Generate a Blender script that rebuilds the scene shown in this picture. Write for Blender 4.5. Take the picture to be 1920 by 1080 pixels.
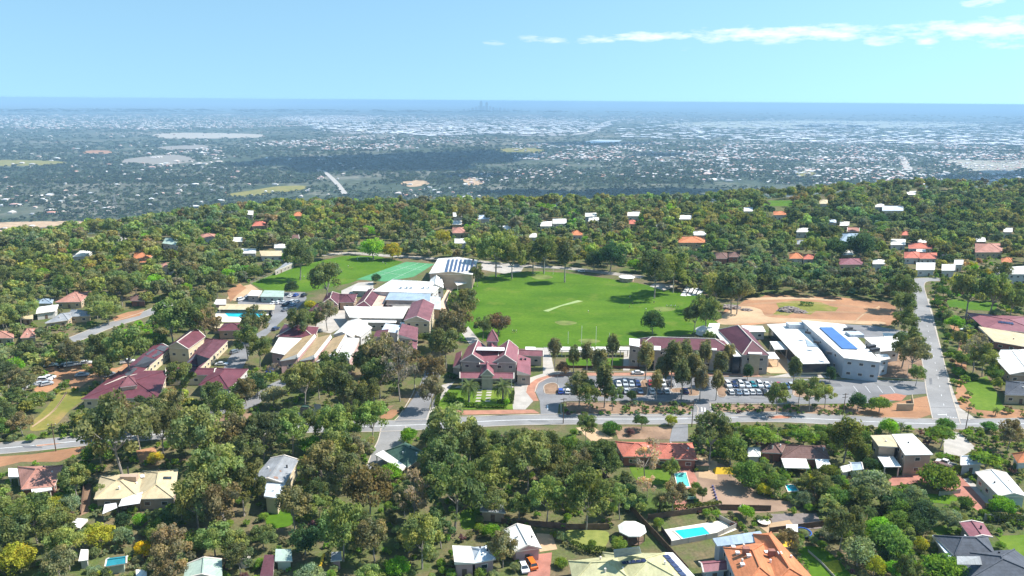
import bpy, bmesh, math, random
import numpy as np
from mathutils import Vector, Matrix

for o in list(bpy.data.objects):
    bpy.data.objects.remove(o)
scene = bpy.context.scene
C = scene.collection
R = math.radians

# ------------------------------------------------------------------ camera
F = 1371.0          # focal length in photo pixels (1920 wide)
CAMZ = 108.0
PITCH, ROLL = 14.36, 0.42
cam = bpy.data.cameras.new("camera")
cam.sensor_width = 36.0
cam.lens = 36.0 * F / 1920.0
cam.clip_start = 0.5
cam.clip_end = 200000.0
cam_ob = bpy.data.objects.new("camera", cam)
C.objects.link(cam_ob)
CM = Matrix.Rotation(R(90 - PITCH), 4, 'X') @ Matrix.Rotation(R(ROLL), 4, 'Z')
cam_ob.matrix_world = Matrix.Translation((0, 0, CAMZ)) @ CM
scene.camera = cam_ob
CMN = np.array(CM.to_3x3())

# ------------------------------------------------------------------ sun, sky
SUN_EL, SUN_AZ = 50.0, 78.0     # azimuth measured from +Y towards +X
SUNV = Vector((math.cos(R(SUN_EL)) * math.sin(R(SUN_AZ)), math.cos(R(SUN_EL)) * math.cos(R(SUN_AZ)), math.sin(R(SUN_EL))))
sl = bpy.data.lights.new("sun", 'SUN')
sl.energy = 5.0
sl.angle = R(0.5)
sl.color = (1.0, 0.965, 0.91)
so = bpy.data.objects.new("sun", sl)
so.rotation_euler = SUNV.to_track_quat('Z', 'Y').to_euler()
so.location = (300, 60, 400)
C.objects.link(so)

world = bpy.data.worlds.new("World")
scene.world = world
world.use_nodes = True
nt = world.node_tree
nt.nodes.clear()
N = nt.nodes.new
L = nt.links.new
wout = N('ShaderNodeOutputWorld')
bg = N('ShaderNodeBackground')
bg.inputs['Strength'].default_value = 0.15
tc = N('ShaderNodeTexCoord')
sep = N('ShaderNodeSeparateXYZ')
L(tc.outputs['Generated'], sep.inputs[0])


def M(op, a, b=None, c=None, tree=None, clamp=False):
    tree = tree or nt
    n = tree.nodes.new('ShaderNodeMath')
    n.operation = op
    n.use_clamp = clamp
    for i, v in enumerate((a, b, c)):
        if v is None:
            continue
        if isinstance(v, (int, float)):
            n.inputs[i].default_value = v
        else:
            tree.links.new(v, n.inputs[i])
    return n.outputs[0]


zc = M('ADD', M('MULTIPLY', M('MAXIMUM', sep.outputs[2], 0.0), .45), 0.15)
comb = N('ShaderNodeCombineXYZ')
L(sep.outputs[0], comb.inputs[0])
L(sep.outputs[1], comb.inputs[1])
L(zc, comb.inputs[2])
sky = N('ShaderNodeTexSky')
sky.sky_type = 'NISHITA'
sky.sun_disc = False
sky.sun_elevation = R(SUN_EL)
sky.sun_rotation = R(SUN_AZ)
sky.altitude = 350
sky.air_density = 1.0
sky.dust_density = 0.3
sky.ozone_density = 1.3
L(comb.outputs[0], sky.inputs['Vector'])
# clouds, placed by compass direction: u = x/y, v = elevation tangent
absy = M('MAXIMUM', sep.outputs[1], 0.05)
u = M('DIVIDE', sep.outputs[0], absy)
hyp = M('SQRT', M('ADD', M('MULTIPLY', sep.outputs[0], sep.outputs[0]), M('MULTIPLY', sep.outputs[1], sep.outputs[1])))
v = M('DIVIDE', sep.outputs[2], hyp)
cuv = N('ShaderNodeCombineXYZ')
L(M('MULTIPLY', u, 22.0), cuv.inputs[0])
L(M('MULTIPLY', v, 95.0), cuv.inputs[1])
cn = N('ShaderNodeTexNoise')
cn.inputs['Scale'].default_value = 1.0
cn.inputs['Detail'].default_value = 7.0
cn.inputs['Roughness'].default_value = 0.62
L(cuv.outputs[0], cn.inputs['Vector'])
acc = None
front = M('GREATER_THAN', sep.outputs[1], 0.05)


def pdir(px, py):
    d = CMN @ np.array([(px - 960) / F, -(py - 540) / F, -1.0])
    return d[0] / d[1], d[2] / math.hypot(d[0], d[1])


for (px, py, wpx, hpx, st) in [(1065, 74, 82, 9, .8), (1225, 68, 80, 11, .85), (1470, 63, 165, 17, 1.0), (1655, 75, 36, 10, .9),
                               (1840, 52, 150, 18, 1.0), (1740, 76, 22, 8, .6), (1742, 92, 18, 6, .5), (1860, 75, 36, 8, .6),
                               (1840, 5, 34, 8, .8), (1000, 26, 16, 7, .45), (270, 6, 16, 8, .4), (920, 80, 45, 6, .35),
                               (1290, 92, 26, 6, .35), (1890, 66, 50, 22, .8)]:
    u0, v0 = pdir(px, py)
    a = wpx / F * 1.5
    b = hpx / F * 1.15
    e = M('ADD', M('POWER', M('ABSOLUTE', M('DIVIDE', M('SUBTRACT', u, u0), a)), 2.0),
          M('POWER', M('ABSOLUTE', M('DIVIDE', M('SUBTRACT', v, v0), b)), 2.0))
    m = M('MULTIPLY', M('SUBTRACT', 1.0, e, clamp=True), st)
    acc = m if acc is None else M('MAXIMUM', acc, m)
cl = M('MULTIPLY', acc, front)
cl = M('MULTIPLY', M('SUBTRACT', M('ADD', M('MULTIPLY', cl, 1.0), M('MULTIPLY', cn.outputs[0], 2.8)), 1.80), .75, clamp=True)
cl = M('MULTIPLY', cl, M('MULTIPLY', acc, 2.2, clamp=True), clamp=True)
wm = N('ShaderNodeMix')
wm.data_type = 'RGBA'
L(cl, wm.inputs['Factor'])
tint = N('ShaderNodeMix')
tint.data_type = 'RGBA'
tint.blend_type = 'MULTIPLY'
tint.inputs['Factor'].default_value = 1.0
L(sky.outputs[0], tint.inputs['A'])
tint.inputs['B'].default_value = (0.64, 0.79, 0.77, 1)
L(tint.outputs['Result'], wm.inputs['A'])
wm.inputs['B'].default_value = (6.2, 6.0, 5.8, 1)
L(wm.outputs['Result'], bg.inputs['Color'])
L(bg.outputs[0], wout.inputs['Surface'])

scene.view_settings.view_transform = 'Standard'
scene.view_settings.look = 'None'
scene.view_settings.exposure = 0.70
scene.view_settings.gamma = 1.0
cy = scene.cycles
cy.max_bounces = 8
cy.diffuse_bounces = 4
cy.glossy_bounces = 2
cy.transmission_bounces = 4
cy.volume_bounces = 0
cy.transparent_max_bounces = 8
cy.caustics_reflective = False
cy.caustics_refractive = False
cy.use_denoising = True
cy.sample_clamp_indirect = 4.0

# ------------------------------------------------------------------ terrain and pixel -> ground
PLAIN = -240.0


def ray(px, py):
    px = np.asarray(px, float)
    py = np.asarray(py, float)
    v = np.stack([(px - 960) / F, -(py - 540) / F, -np.ones_like(px)], -1)
    return v @ CMN.T


def G(px, py, z=0.0):
    d = ray(px, py)
    t = (z - CAMZ) / d[..., 2]
    return np.stack([d[..., 0] * t, d[..., 1] * t], -1)


def proj(P):
    P = np.asarray(P, float)
    q = (P - np.array([0, 0, CAMZ])) @ CMN
    return np.stack([960 + F * q[..., 0] / -q[..., 2], 540 - F * q[..., 1] / -q[..., 2], -q[..., 2]], -1)


_ep = [(-600, 570), (-200, 530), (0, 495), (120, 482), (260, 468), (400, 437), (560, 415), (900, 403), (1280, 397), (1500, 382),
       (1700, 366), (1920, 362), (2300, 362)]
_eg = [G(a, b) for a, b in _ep]
_ea = np.array([math.atan2(g[0], g[1]) for g in _eg])
_er = np.array([math.hypot(g[0], g[1]) for g in _eg])
_ea = np.concatenate([[-math.pi, -1.4], _ea, [1.4, math.pi]])
_er = np.concatenate([[1500, 1200], _er, [1300, 1500]])


def hgt(x, y):
    x = np.asarray(x, float)
    y = np.asarray(y, float)
    az = np.arctan2(x, y)
    r = np.hypot(x, y)
    e = np.interp(az, _ea, _er)
    t = np.clip((r - e) / 1150.0, 0, 1)
    s = t * t * (3 - 2 * t)
    bump = np.sin(x * 0.006 + 1.3) * np.sin(y * 0.005) * 14 * np.sin(np.pi * t)
    return PLAIN * s + bump


def GT(px, py):
    """pixel -> point on the terrain"""
    d = ray(px, py)
    d = d / np.linalg.norm(d, axis=-1, keepdims=True)
    t = np.full(d.shape[:-1], 100.0)
    done = np.zeros(t.shape, bool)
    for i in range(260):
        p = d * t[..., None]
        below = p[..., 2] + CAMZ <= hgt(p[..., 0], p[..., 1])
        done |= below
        t = np.where(done, t, t * 1.02)
        if done.all():
            break
    lo, hi = t / 1.02, t
    for i in range(14):
        m = (lo + hi) / 2
        p = d * m[..., None]
        below = p[..., 2] + CAMZ <= hgt(p[..., 0], p[..., 1])
        hi = np.where(below, m, hi)
        lo = np.where(below, lo, m)
    p = d * hi[..., None]
    p[..., 2] += CAMZ
    return p


# ------------------------------------------------------------------ materials
MATS = {}


def nodes(name):
    m = bpy.data.materials.new(name)
    m.use_nodes = True
    t = m.node_tree
    b = t.nodes['Principled BSDF']
    return m, t, b


def mix(t, a, b, f, mode='MIX'):
    n = t.nodes.new('ShaderNodeMix')
    n.data_type = 'RGBA'
    n.blend_type = mode
    for k, v in (('A', a), ('B', b), ('Factor', f)):
        if isinstance(v, (int, float)):
            n.inputs[k].default_value = v
        elif isinstance(v, tuple):
            n.inputs[k].default_value = (*v[:3], 1)
        else:
            t.links.new(v, n.inputs[k])
    return n.outputs['Result']


def noise(t, scale, detail=4, rough=.55, coord='world', stretch=None, off=0):
    n = t.nodes.new('ShaderNodeTexNoise')
    n.inputs['Scale'].default_value = scale
    n.inputs['Detail'].default_value = detail
    n.inputs['Roughness'].default_value = rough
    if coord == 'world':
        g = t.nodes.new('ShaderNodeNewGeometry')
        src = g.outputs['Position']
    else:
        g = t.nodes.new('ShaderNodeTexCoord')
        src = g.outputs['Object']
    if stretch or off:
        mp = t.nodes.new('ShaderNodeMapping')
        mp.inputs['Scale'].default_value = stretch or (1, 1, 1)
        mp.inputs['Location'].default_value = (off, off * .7, 0)
        t.links.new(src, mp.inputs['Vector'])
        src = mp.outputs[0]
    t.links.new(src, n.inputs['Vector'])
    return n.outputs['Fac']


def ramp(t, fac, stops):
    n = t.nodes.new('ShaderNodeValToRGB')
    el = n.color_ramp.elements
    while len(el) < len(stops):
        el.new(0.5)
    for e, (p, c) in zip(el, stops):
        e.position = p
        e.color = (*c, 1)
    t.links.new(fac, n.inputs['Fac'])
    return n.outputs['Color']


def mat(name, col, rough=.8, var=.18, scale=.6, fine=6.0, spec=.3, metal=0.0, coord='world'):
    """plain surface: base colour with blotchy wear at two scales"""
    key = (name, col)
    if key in MATS:
        return MATS[key]
    m, t, b = nodes(name)
    n1 = noise(t, scale, 4, coord=coord)
    n2 = noise(t, fine, 3, coord=coord, off=7)
    lo = tuple(max(0, c * (1 - var)) for c in col)
    hi = tuple(min(1, c * (1 + var)) for c in col)
    c1 = ramp(t, n1, [(.3, lo), (.7, hi)])
    g = ramp(t, n2, [(.25, (1 - var * .7,) * 3), (.75, (1.0, 1.0, 1.0))])
    t.links.new(mix(t, c1, g, 1.0, 'MULTIPLY'), b.inputs['Base Color'])
    b.inputs['Roughness'].default_value = rough
    b.inputs['Specular IOR Level'].default_value = spec
    b.inputs['Metallic'].default_value = metal
    MATS[key] = m
    return m


def roofmat(name, col, kind='metal', var=.2):
    """roof sheets: ribs (metal) or tile courses, weather streaks"""
    key = (name, col, kind)
    if key in MATS:
        return MATS[key]
    m, t, b = nodes(name)
    n1 = noise(t, .25, 5, .6)
    n2 = noise(t, 2.2, 3, off=3)
    lo = tuple(max(0, c * (1 - var)) for c in col)
    hi = tuple(min(1, c * (1 + var * .7)) for c in col)
    n0 = noise(t, .9, 5, .7, stretch=(1, .18, 1), off=17)
    c1 = ramp(t, n1, [(.3, lo), (.72, hi)])
    c1 = mix(t, c1, ramp(t, n0, [(.3, (.70, .68, .66)), (.55, (1, 1, 1))]), .7, 'MULTIPLY')
    s = ramp(t, n2, [(.3, (1 - var * .8,) * 3), (.7, (1.0, 1.0, 1.0))])
    c2 = mix(t, c1, s, 1.0, 'MULTIPLY')
    w = t.nodes.new('ShaderNodeTexWave')
    w.inputs['Scale'].default_value = 1.1 if kind == 'metal' else 0.9
    w.bands_direction = 'X' if kind == 'metal' else 'Z'
    w.inputs['Distortion'].default_value = .4
    g = t.nodes.new('ShaderNodeNewGeometry')
    t.links.new(g.outputs['Position'], w.inputs['Vector'])
    bw = ramp(t, w.outputs['Fac'], [(0, (.86,) * 3), (.5, (1, 1, 1))])
    t.links.new(mix(t, c2, bw, .7, 'MULTIPLY'), b.inputs['Base Color'])
    b.inputs['Roughness'].default_value = .55 if kind == 'metal' else .85
    b.inputs['Specular IOR Level'].default_value = .3 if kind == 'metal' else .15
    MATS[key] = m
    return m


def grassmat(name, a, c, patch=None, stripes=False):
    if name in MATS:
        return MATS[name]
    m, t, b = nodes(name)
    n1 = noise(t, .03, 5, .6)
    n2 = noise(t, .6, 4, off=5)
    n3 = noise(t, 5, 2, off=9)
    c1 = ramp(t, n1, [(.36, a), (.64, c)])
    n5 = noise(t, .012, 3, .6, stretch=(1, 5, 1), off=40)
    c1 = mix(t, c1, ramp(t, n5, [(.4, (.84, .86, .8)), (.6, (1.06, 1.03, 1.0))]), .9, 'MULTIPLY')
    c1 = mix(t, c1, ramp(t, n2, [(.3, (.74, .80, .72)), (.7, (1.1, 1.06, 1.0))]), .9, 'MULTIPLY')
    c1 = mix(t, c1, ramp(t, n3, [(.3, (.8,) * 3), (.7, (1.05,) * 3)]), .6, 'MULTIPLY')
    if patch:
        n4 = noise(t, .05, 5, .7, off=21)
        f = ramp(t, n4, [(.56, (0, 0, 0)), (.72, (1, 1, 1))])
        sp = t.nodes.new('ShaderNodeSeparateColor')
        t.links.new(f, sp.inputs[0])
        c1 = mix(t, c1, patch, sp.outputs[0])
    t.links.new(c1, b.inputs['Base Color'])
    b.inputs['Roughness'].default_value = .95
    b.inputs['Specular IOR Level'].default_value = .1
    MATS[name] = m
    return m


m_lawn = grassmat('lawn', (.070, .158, .011), (.112, .205, .017), (.15, .19, .03))
m_lawn2 = grassmat('garden_lawn', (.10, .19, .02), (.17, .24, .035), (.22, .22, .06))
m_dry = grassmat('dry_grass', (.20, .21, .05), (.32, .26, .08), (.36, .22, .10))
m_court = grassmat('green_court', (.10, .30, .15), (.12, .34, .18))
m_asph = mat('asphalt', (.225, .22, .22), .9, .22, .09, 1.5)
m_road = mat('road_asphalt', (.27, .26, .25), .9, .2, .07, 1.2)
m_path = mat('pale_path', (.40, .36, .31), .9, .15, .3)
m_conc = mat('pale_concrete', (.44, .40, .35), .9, .15, .3)
m_kerb = mat('kerb', (.50, .43, .35), .9, .12, .5)
m_brick = mat('brick_paving', (.42, .20, .13), .9, .2, .3, 3)
m_mark = mat('road_paint', (.75, .75, .73), .8, .15, .8)
m_sand = mat('sandy_ground', (.50, .34, .20), .95, .25, .05, .8)
m_orange = mat('orange_dirt', (.40, .205, .105), .95, .28, .06, .8)
m_mulch = mat('bare_mulch', (.30, .19, .12), .95, .35, .12, 1.0)
m_pave = mat('cream_paving', (.78, .70, .58), .85, .10, .5)
m_redpave = mat('red_paving', (.42, .18, .13), .9, .2, .3, 2)
m_white = mat('white_paint', (.80, .78, .74), .6, .08, .5)
m_trim = mat('pale_trim', (.72, .64, .55), .6, .1, .5)
m_dark = mat('dark_metal', (.05, .05, .055), .5, .2, .5)
m_wood = mat('weathered_timber', (.17, .11, .075), .85, .3, .6)
m_trunk = mat('bark', (.38, .33, .28), .9, .35, .8, 4)
m_solar = mat('solar_panel', (.045, .06, .14), .25, .25, .6, 3, spec=.6)
m_solarblue = mat('blue_solar_panel', (.07, .17, .42), .3, .15, .3, 3, spec=.5)


def glass():
    m, t, b = nodes('window_glass')
    b.inputs['Base Color'].default_value = (.035, .045, .055, 1)
    b.inputs['Roughness'].default_value = .12
    b.inputs['Specular IOR Level'].default_value = .6
    return m


m_glass = glass()


def watermat(name, c):
    m, t, b = nodes(name)
    n = noise(t, .22, 4)
    t.links.new(ramp(t, n, [(.3, tuple(x * .62 for x in c)), (.7, c)]), b.inputs['Base Color'])
    b.inputs['Roughness'].default_value = .08
    b.inputs['Specular IOR Level'].default_value = .5
    bp = t.nodes.new('ShaderNodeBump')
    bp.inputs['Strength'].default_value = .15
    t.links.new(noise(t, 2.5, 2, off=2), bp.inputs['Height'])
    t.links.new(bp.outputs[0], b.inputs['Normal'])
    return m


m_pool = watermat('pool_water', (.03, .62, .80))
m_poolg = watermat('green_pool_water', (.14, .60, .52))


def objcolmat(name, rough, spec=.3, coat=0.0, dirt=.15):
    m, t, b = nodes(name)
    oi = t.nodes.new('ShaderNodeObjectInfo')
    n = noise(t, 1.5, 3, coord='obj')
    t.links.new(mix(t, oi.outputs['Color'], ramp(t, n, [(.3, (1 - dirt,) * 3), (.7, (1, 1, 1))]), 1.0, 'MULTIPLY'), b.inputs['Base Color'])
    b.inputs['Roughness'].default_value = rough
    b.inputs['Specular IOR Level'].default_value = spec
    b.inputs['Coat Weight'].default_value = coat
    return m


m_paint = objcolmat('car_paint', .3, .5, .4, .06)
m_cloth = objcolmat('cloth', .9, .1)
m_objflat = objcolmat('painted_surface', .6, .3)


def leafmat(name, use_attr):
    m = bpy.data.materials.new(name)
    m.use_nodes = True
    t = m.node_tree
    t.nodes.clear()
    out = t.nodes.new('ShaderNodeOutputMaterial')
    if use_attr:
        a = t.nodes.new('ShaderNodeAttribute')
        a.attribute_name = 'tint'
        base = a.outputs['Color']
    else:
        oi = t.nodes.new('ShaderNodeObjectInfo')
        a = t.nodes.new('ShaderNodeAttribute')
        a.attribute_name = 'shade'
        n = noise(t, .33, 3, .6)
        base = mix(t, oi.outputs['Color'], a.outputs['Color'], 1.0, 'MULTIPLY')
        base = mix(t, base, ramp(t, n, [(.32, (.72, .78, .85)), (.68, (1.3, 1.18, .95))]), .9, 'MULTIPLY')
    d = t.nodes.new('ShaderNodeBsdfDiffuse')
    tr = t.nodes.new('ShaderNodeBsdfTranslucent')
    mx = t.nodes.new('ShaderNodeMixShader')
    mx.inputs[0].default_value = .42
    t.links.new(base, d.inputs[0])
    t.links.new(mix(t, base, (1.15, 1.25, .7), 1.0, 'MULTIPLY'), tr.inputs[0])
    t.links.new(d.outputs[0], mx.inputs[1])
    t.links.new(tr.outputs[0], mx.inputs[2])
    t.links.new(mx.outputs[0], out.inputs[0])
    return m


m_leaf = leafmat('foliage', False)
m_leaf_far = leafmat('far_foliage', True)


# ------------------------------------------------------------------ object helpers
def tag(o, label=None, cat=None, group=None, kind=None):
    if label:
        o['label'] = label
    if cat:
        o['category'] = cat
    if group:
        o['group'] = group
    if kind:
        o['kind'] = kind
    return o


def empty(name, loc, label=None, cat=None, group=None):
    o = bpy.data.objects.new(name, None)
    o.location = loc
    o.empty_display_size = .5
    C.objects.link(o)
    return tag(o, label, cat, group)


def link(name, me, parent=None):
    o = bpy.data.objects.new(name, me)
    C.objects.link(o)
    if parent:
        o.parent = parent
    return o


def mesh(name, verts, faces, mats, midx=None, smooth=False):
    me = bpy.data.meshes.new(name)
    me.from_pydata([tuple(v) for v in verts], [], faces)
    for m in (mats if isinstance(mats, (list, tuple)) else [mats]):
        me.materials.append(m)
    if midx:
        me.polygons.foreach_set('material_index', midx)
    if smooth:
        me.polygons.foreach_set('use_smooth', [True] * len(me.polygons))
    me.update()
    return me


class MB:
    """collects shapes for one mesh"""

    def __init__(s, off=(0, 0, 0)):
        s.v, s.f, s.m, s.off = [], [], [], Vector(off)

    def add(s, vs, fs, mi=0):
        k = len(s.v)
        s.v += [Vector(v) - s.off for v in vs]
        s.f += [tuple(i + k for i in f) for f in fs]
        s.m += [mi] * len(fs)

    def box(s, c, size, rz=0, mi=0, taper=1.0):
        hx, hy, hz = (x / 2 for x in size)
        cs, sn = math.cos(rz), math.sin(rz)
        vs = []
        for dz, k in ((-hz, 1), (hz, taper)):
            for dx, dy in ((-hx, -hy), (hx, -hy), (hx, hy), (-hx, hy)):
                dx, dy = dx * k, dy * k
                vs.append((c[0] + dx * cs - dy * sn, c[1] + dx * sn + dy * cs, c[2] + dz))
        s.add(vs, [(3, 2, 1, 0), (4, 5, 6, 7), (0, 1, 5, 4), (1, 2, 6, 5), (2, 3, 7, 6), (3, 0, 4, 7)], mi)

    def bar(s, a, b, w, mi=0, n=4, w2=None):
        a, b = Vector(a), Vector(b)
        d = (b - a).normalized()
        up = Vector((0, 0, 1)) if abs(d.z) < .9 else Vector((1, 0, 0))
        x = d.cross(up).normalized()
        y = d.cross(x)
        w2 = w if w2 is None else w2
        vs = []
        for p, ww in ((a, w), (b, w2)):
            for k in range(n):
                an = 2 * math.pi * (k + .5) / n
                vs.append(p + (x * math.cos(an) + y * math.sin(an)) * ww / 2 * (1.414 if n == 4 else 1))
        fs = [(k, (k + 1) % n, n + (k + 1) % n, n + k) for k in range(n)]
        fs += [tuple(range(n - 1, -1, -1)), tuple(range(n, 2 * n))]
        s.add(vs, fs, mi)

    def prism(s, pts, z0, z1, mi=0):
        n = len(pts)
        a = sum(pts[i][0] * pts[(i + 1) % n][1] - pts[(i + 1) % n][0] * pts[i][1] for i in range(n))
        if a < 0:
            pts = pts[::-1]
        vs = [(p[0], p[1], z0) for p in pts] + [(p[0], p[1], z1) for p in pts]
        fs = [tuple(range(n - 1, -1, -1)), tuple(range(n, 2 * n))] + [(k, (k + 1) % n, n + (k + 1) % n, n + k) for k in range(n)]
        s.add(vs, fs, mi)

    def build(s, name, mats, parent=None, smooth=False):
        return link(name, mesh(name, s.v, s.f, mats, s.m, smooth), parent)


def catmull(pts, n=6, closed=False):
    pts = [np.array(p, float) for p in pts]
    out = []
    m = len(pts)
    for i in range(m if closed else m - 1):
        p1, p2 = pts[i], pts[(i + 1) % m]
        p0 = pts[i - 1] if (closed or i > 0) else p1
        p3 = pts[(i + 2) % m] if (closed or i + 2 < m) else p2
        for k in range(n):
            t = k / n
            out.append(.5 * ((2 * p1) + (-p0 + p2) * t + (2 * p0 - 5 * p1 + 4 * p2 - p3) * t * t + (-p0 + 3 * p1 - 3 * p2 + p3) * t ** 3))
    if not closed:
        out.append(pts[-1])
    return out


KEEP = []       # photo regions the random planting leaves open


def keep(poly, pad=0):
    KEEP.append(np.array(poly, float))


def sheet(name, pxs, z, m, smooth=False, kind='structure', open_=True, terrain=False, label=None, cat=None, group=None):
    if open_:
        keep(pxs)
    if smooth:
        pxs = catmull(pxs, 5, True)
    a = np.array(pxs, float)
    if terrain:
        p = GT(a[:, 0], a[:, 1])
        vs = [(q[0], q[1], PLAIN + z) for q in p]
    else:
        p = G(a[:, 0], a[:, 1])
        vs = [(q[0], q[1], z) for q in p]
    n = len(vs)
    ar = sum(vs[i][0] * vs[(i + 1) % n][1] - vs[(i + 1) % n][0] * vs[i][1] for i in range(n))
    idx = list(range(n)) if ar > 0 else list(range(n - 1, -1, -1))
    o = link(name, mesh(name, vs, [tuple(idx)], m))
    return tag(o, label, cat, group, kind)


def strip_pts(pxs, n=6, smooth=True):
    a = np.array(catmull(pxs, n) if smooth else pxs, float)
    return G(a[:, 0], a[:, 1])


def offset(P, d):
    P = np.array(P)
    T = np.gradient(P, axis=0)
    T /= np.linalg.norm(T, axis=1, keepdims=True)
    Nn = np.stack([-T[:, 1], T[:, 0]], 1)
    return P + Nn * d


def road(name, pxs, w, z, m=None, smooth=True, kerb=True, open_=True):
    P = strip_pts(pxs, 6, smooth)
    A, B = offset(P, w / 2), offset(P, -w / 2)
    vs = [(*a, z) for a in A] + [(*b, z) for b in B]
    n = len(P)
    fs = [(n + i, n + i + 1, i + 1, i) for i in range(n - 1)]
    o = link(name, mesh(name, vs, fs, m or m_road))
    o['kind'] = 'structure'
    if open_:
        for i in range(n - 1):
            q = proj(np.array([(*A[i], 0), (*A[i + 1], 0), (*B[i + 1], 0), (*B[i], 0)]))
            keep(q[:, :2])
    if kerb:
        for s in (1, -1):
            kerbline('kerb', offset(P, s * (w / 2 + .15)), .3, .13)
    return P


def kerbline(name, P, w, h, m=None, z0=0.0):
    A, B = offset(P, w / 2), offset(P, -w / 2)
    n = len(P)
    vs = [(*a, h) for a in A] + [(*b, h) for b in B] + [(*a, z0) for a in A] + [(*b, z0) for b in B]
    fs = []
    for i in range(n - 1):
        fs += [(n + i, n + i + 1, i + 1, i), (i, i + 1, 2 * n + i + 1, 2 * n + i), (n + i + 1, n + i, 3 * n + i, 3 * n + i + 1)]
    o = link(name, mesh(name, vs, fs, m or m_kerb))
    o['kind'] = 'structure'
    return o


def kerbpx(pxs, smooth=True, w=.3, h=.13, m=None):
    return kerbline('kerb', strip_pts(pxs, 5, smooth), w, h, m)


def markline(name, pxs, w, z, dash=None, m=None):
    P = strip_pts(pxs, 6, True)
    if dash is None:
        A, B = offset(P, w / 2), offset(P, -w / 2)
        n = len(P)
        vs = [(*a, z) for a in A] + [(*b, z) for b in B]
        fs = [(n + i, n + i + 1, i + 1, i) for i in range(n - 1)]
        o = link(name, mesh(name, vs, fs, m or m_mark))
    else:
        seg = np.linalg.norm(np.diff(P, axis=0), axis=1)
        cum = np.concatenate([[0], np.cumsum(seg)])
        vs, fs = [], []
        s = 0
        while s + dash[0] < cum[-1]:
            a = np.array([np.interp(s, cum, P[:, k]) for k in (0, 1)])
            b = np.array([np.interp(s + dash[0], cum, P[:, k]) for k in (0, 1)])
            t = (b - a) / np.linalg.norm(b - a)
            nn = np.array([-t[1], t[0]]) * w / 2
            k = len(vs)
            vs += [(*(a - nn), z), (*(b - nn), z), (*(b + nn), z), (*(a + nn), z)]
            fs.append((k, k + 1, k + 2, k + 3))
            s += sum(dash)
        o = link(name, mesh(name, vs, fs, m or m_mark))
    o['kind'] = 'structure'
    return o


# ------------------------------------------------------------------ ground
def build_ground():
    nr, na = 210, 288
    rr = np.concatenate([[0], 12 * (82000 / 12.0) ** (np.linspace(0, 1, nr - 1))])
    th = np.linspace(0, 2 * np.pi, na, endpoint=False)
    vs = [(0, 0, 0)]
    for r in rr[1:]:
        x, y = r * np.sin(th), r * np.cos(th)
        z = hgt(x, y)
        vs += list(zip(x, y, z))
    fs = []
    for j in range(na):
        fs.append((0, 1 + (j + 1) % na, 1 + j))
    for i in range(nr - 2):
        a, b = 1 + i * na, 1 + (i + 1) * na
        for j in range(na):
            k = (j + 1) % na
            fs.append((a + j, a + k, b + k, b + j))
    m, t, b = nodes('ground_surface')
    # hill top: leaf litter, dirt, weeds
    n1 = noise(t, .02, 5, .65)
    n2 = noise(t, .13, 5, .6, off=11)
    n3 = noise(t, 1.4, 3, off=5)
    hill = ramp(t, n1, [(.32, (.07, .11, .025)), (.46, (.125, .14, .05)), (.56, (.20, .155, .09)), (.72, (.33, .22, .13))])
    hill = mix(t, hill, ramp(t, n2, [(.38, (.09, .15, .03)), (.56, (.17, .14, .08)), (.7, (.30, .20, .12))]), .55)
    hill = mix(t, hill, ramp(t, n3, [(.3, (.6,) * 3), (.7, (1.1,) * 3)]), .8, 'MULTIPLY')
    # plain: woodland, paddocks, suburbs
    p1 = noise(t, .0011, 6, .62)
    p2 = noise(t, .006, 5, .65, off=31)
    p3 = noise(t, .03, 3, .6, off=13)
    plain = ramp(t, p1, [(.36, (.045, .065, .035)), (.48, (.075, .095, .055)), (.57, (.17, .165, .12)), (.68, (.30, .26, .21))])
    plain = mix(t, plain, ramp(t, p2, [(.38, (.04, .06, .035)), (.54, (.085, .10, .065)), (.68, (.32, .28, .23))]), .5)
    plain = mix(t, plain, ramp(t, p3, [(.35, (.55,) * 3), (.65, (1.25,) * 3)]), .7, 'MULTIPLY')
    g = t.nodes.new('ShaderNodeNewGeometry')
    s = t.nodes.new('ShaderNodeSeparateXYZ')
    t.links.new(g.outputs['Position'], s.inputs[0])
    mr = t.nodes.new('ShaderNodeMapRange')
    mr.inputs['From Min'].default_value = -20
    mr.inputs['From Max'].default_value = -90
    t.links.new(s.outputs[2], mr.inputs['Value'])
    t.links.new(mix(t, hill, plain, mr.outputs[0]), b.inputs['Base Color'])
    b.inputs['Roughness'].default_value = .95
    b.inputs['Specular IOR Level'].default_value = .05
    o = link('ground', mesh('ground', vs, fs, m, smooth=True))
    o['kind'] = 'structure'


build_ground()

# ================================================================== SETTING: roads, lawns, paving
OVAL = [(845, 548), (868, 534), (905, 521), (955, 512), (1010, 509), (1070, 513), (1130, 521), (1200, 532), (1255, 545), (1292, 560), (1302, 578),
        (1325, 592), (1345, 606), (1320, 622), (1240, 634), (1190, 645), (1120, 650), (1040, 652), (965, 653), (915, 642), (880, 622), (856, 600), (840, 572)]
sheet('oval_lawn', OVAL, .05, m_lawn, smooth=True)
sheet('cricket_pitch', [(1018, 583), (1028, 584.5), (1052, 574.5), (1093, 565), (1083, 563), (1050, 573)], .09, mat('worn_pitch', (.30, .38, .15), .9, .12), open_=False)
sheet('school_field', [(470, 531), (520, 510), (600, 489), (645, 480), (705, 480), (756, 491), (700, 517), (652, 532), (580, 546), (500, 546)], .05, m_lawn, smooth=False)
sheet('sports_court', [(668, 524), (762, 491), (815, 495), (776, 519), (722, 528)], .07, m_court)
for a, b in (((700, 521), (786, 493)), ((735, 524), (800, 495)), ((712, 509), (760, 517)), ((742, 500), (792, 507))):
    markline('court_line', [a, b], .15, .11)
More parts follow.
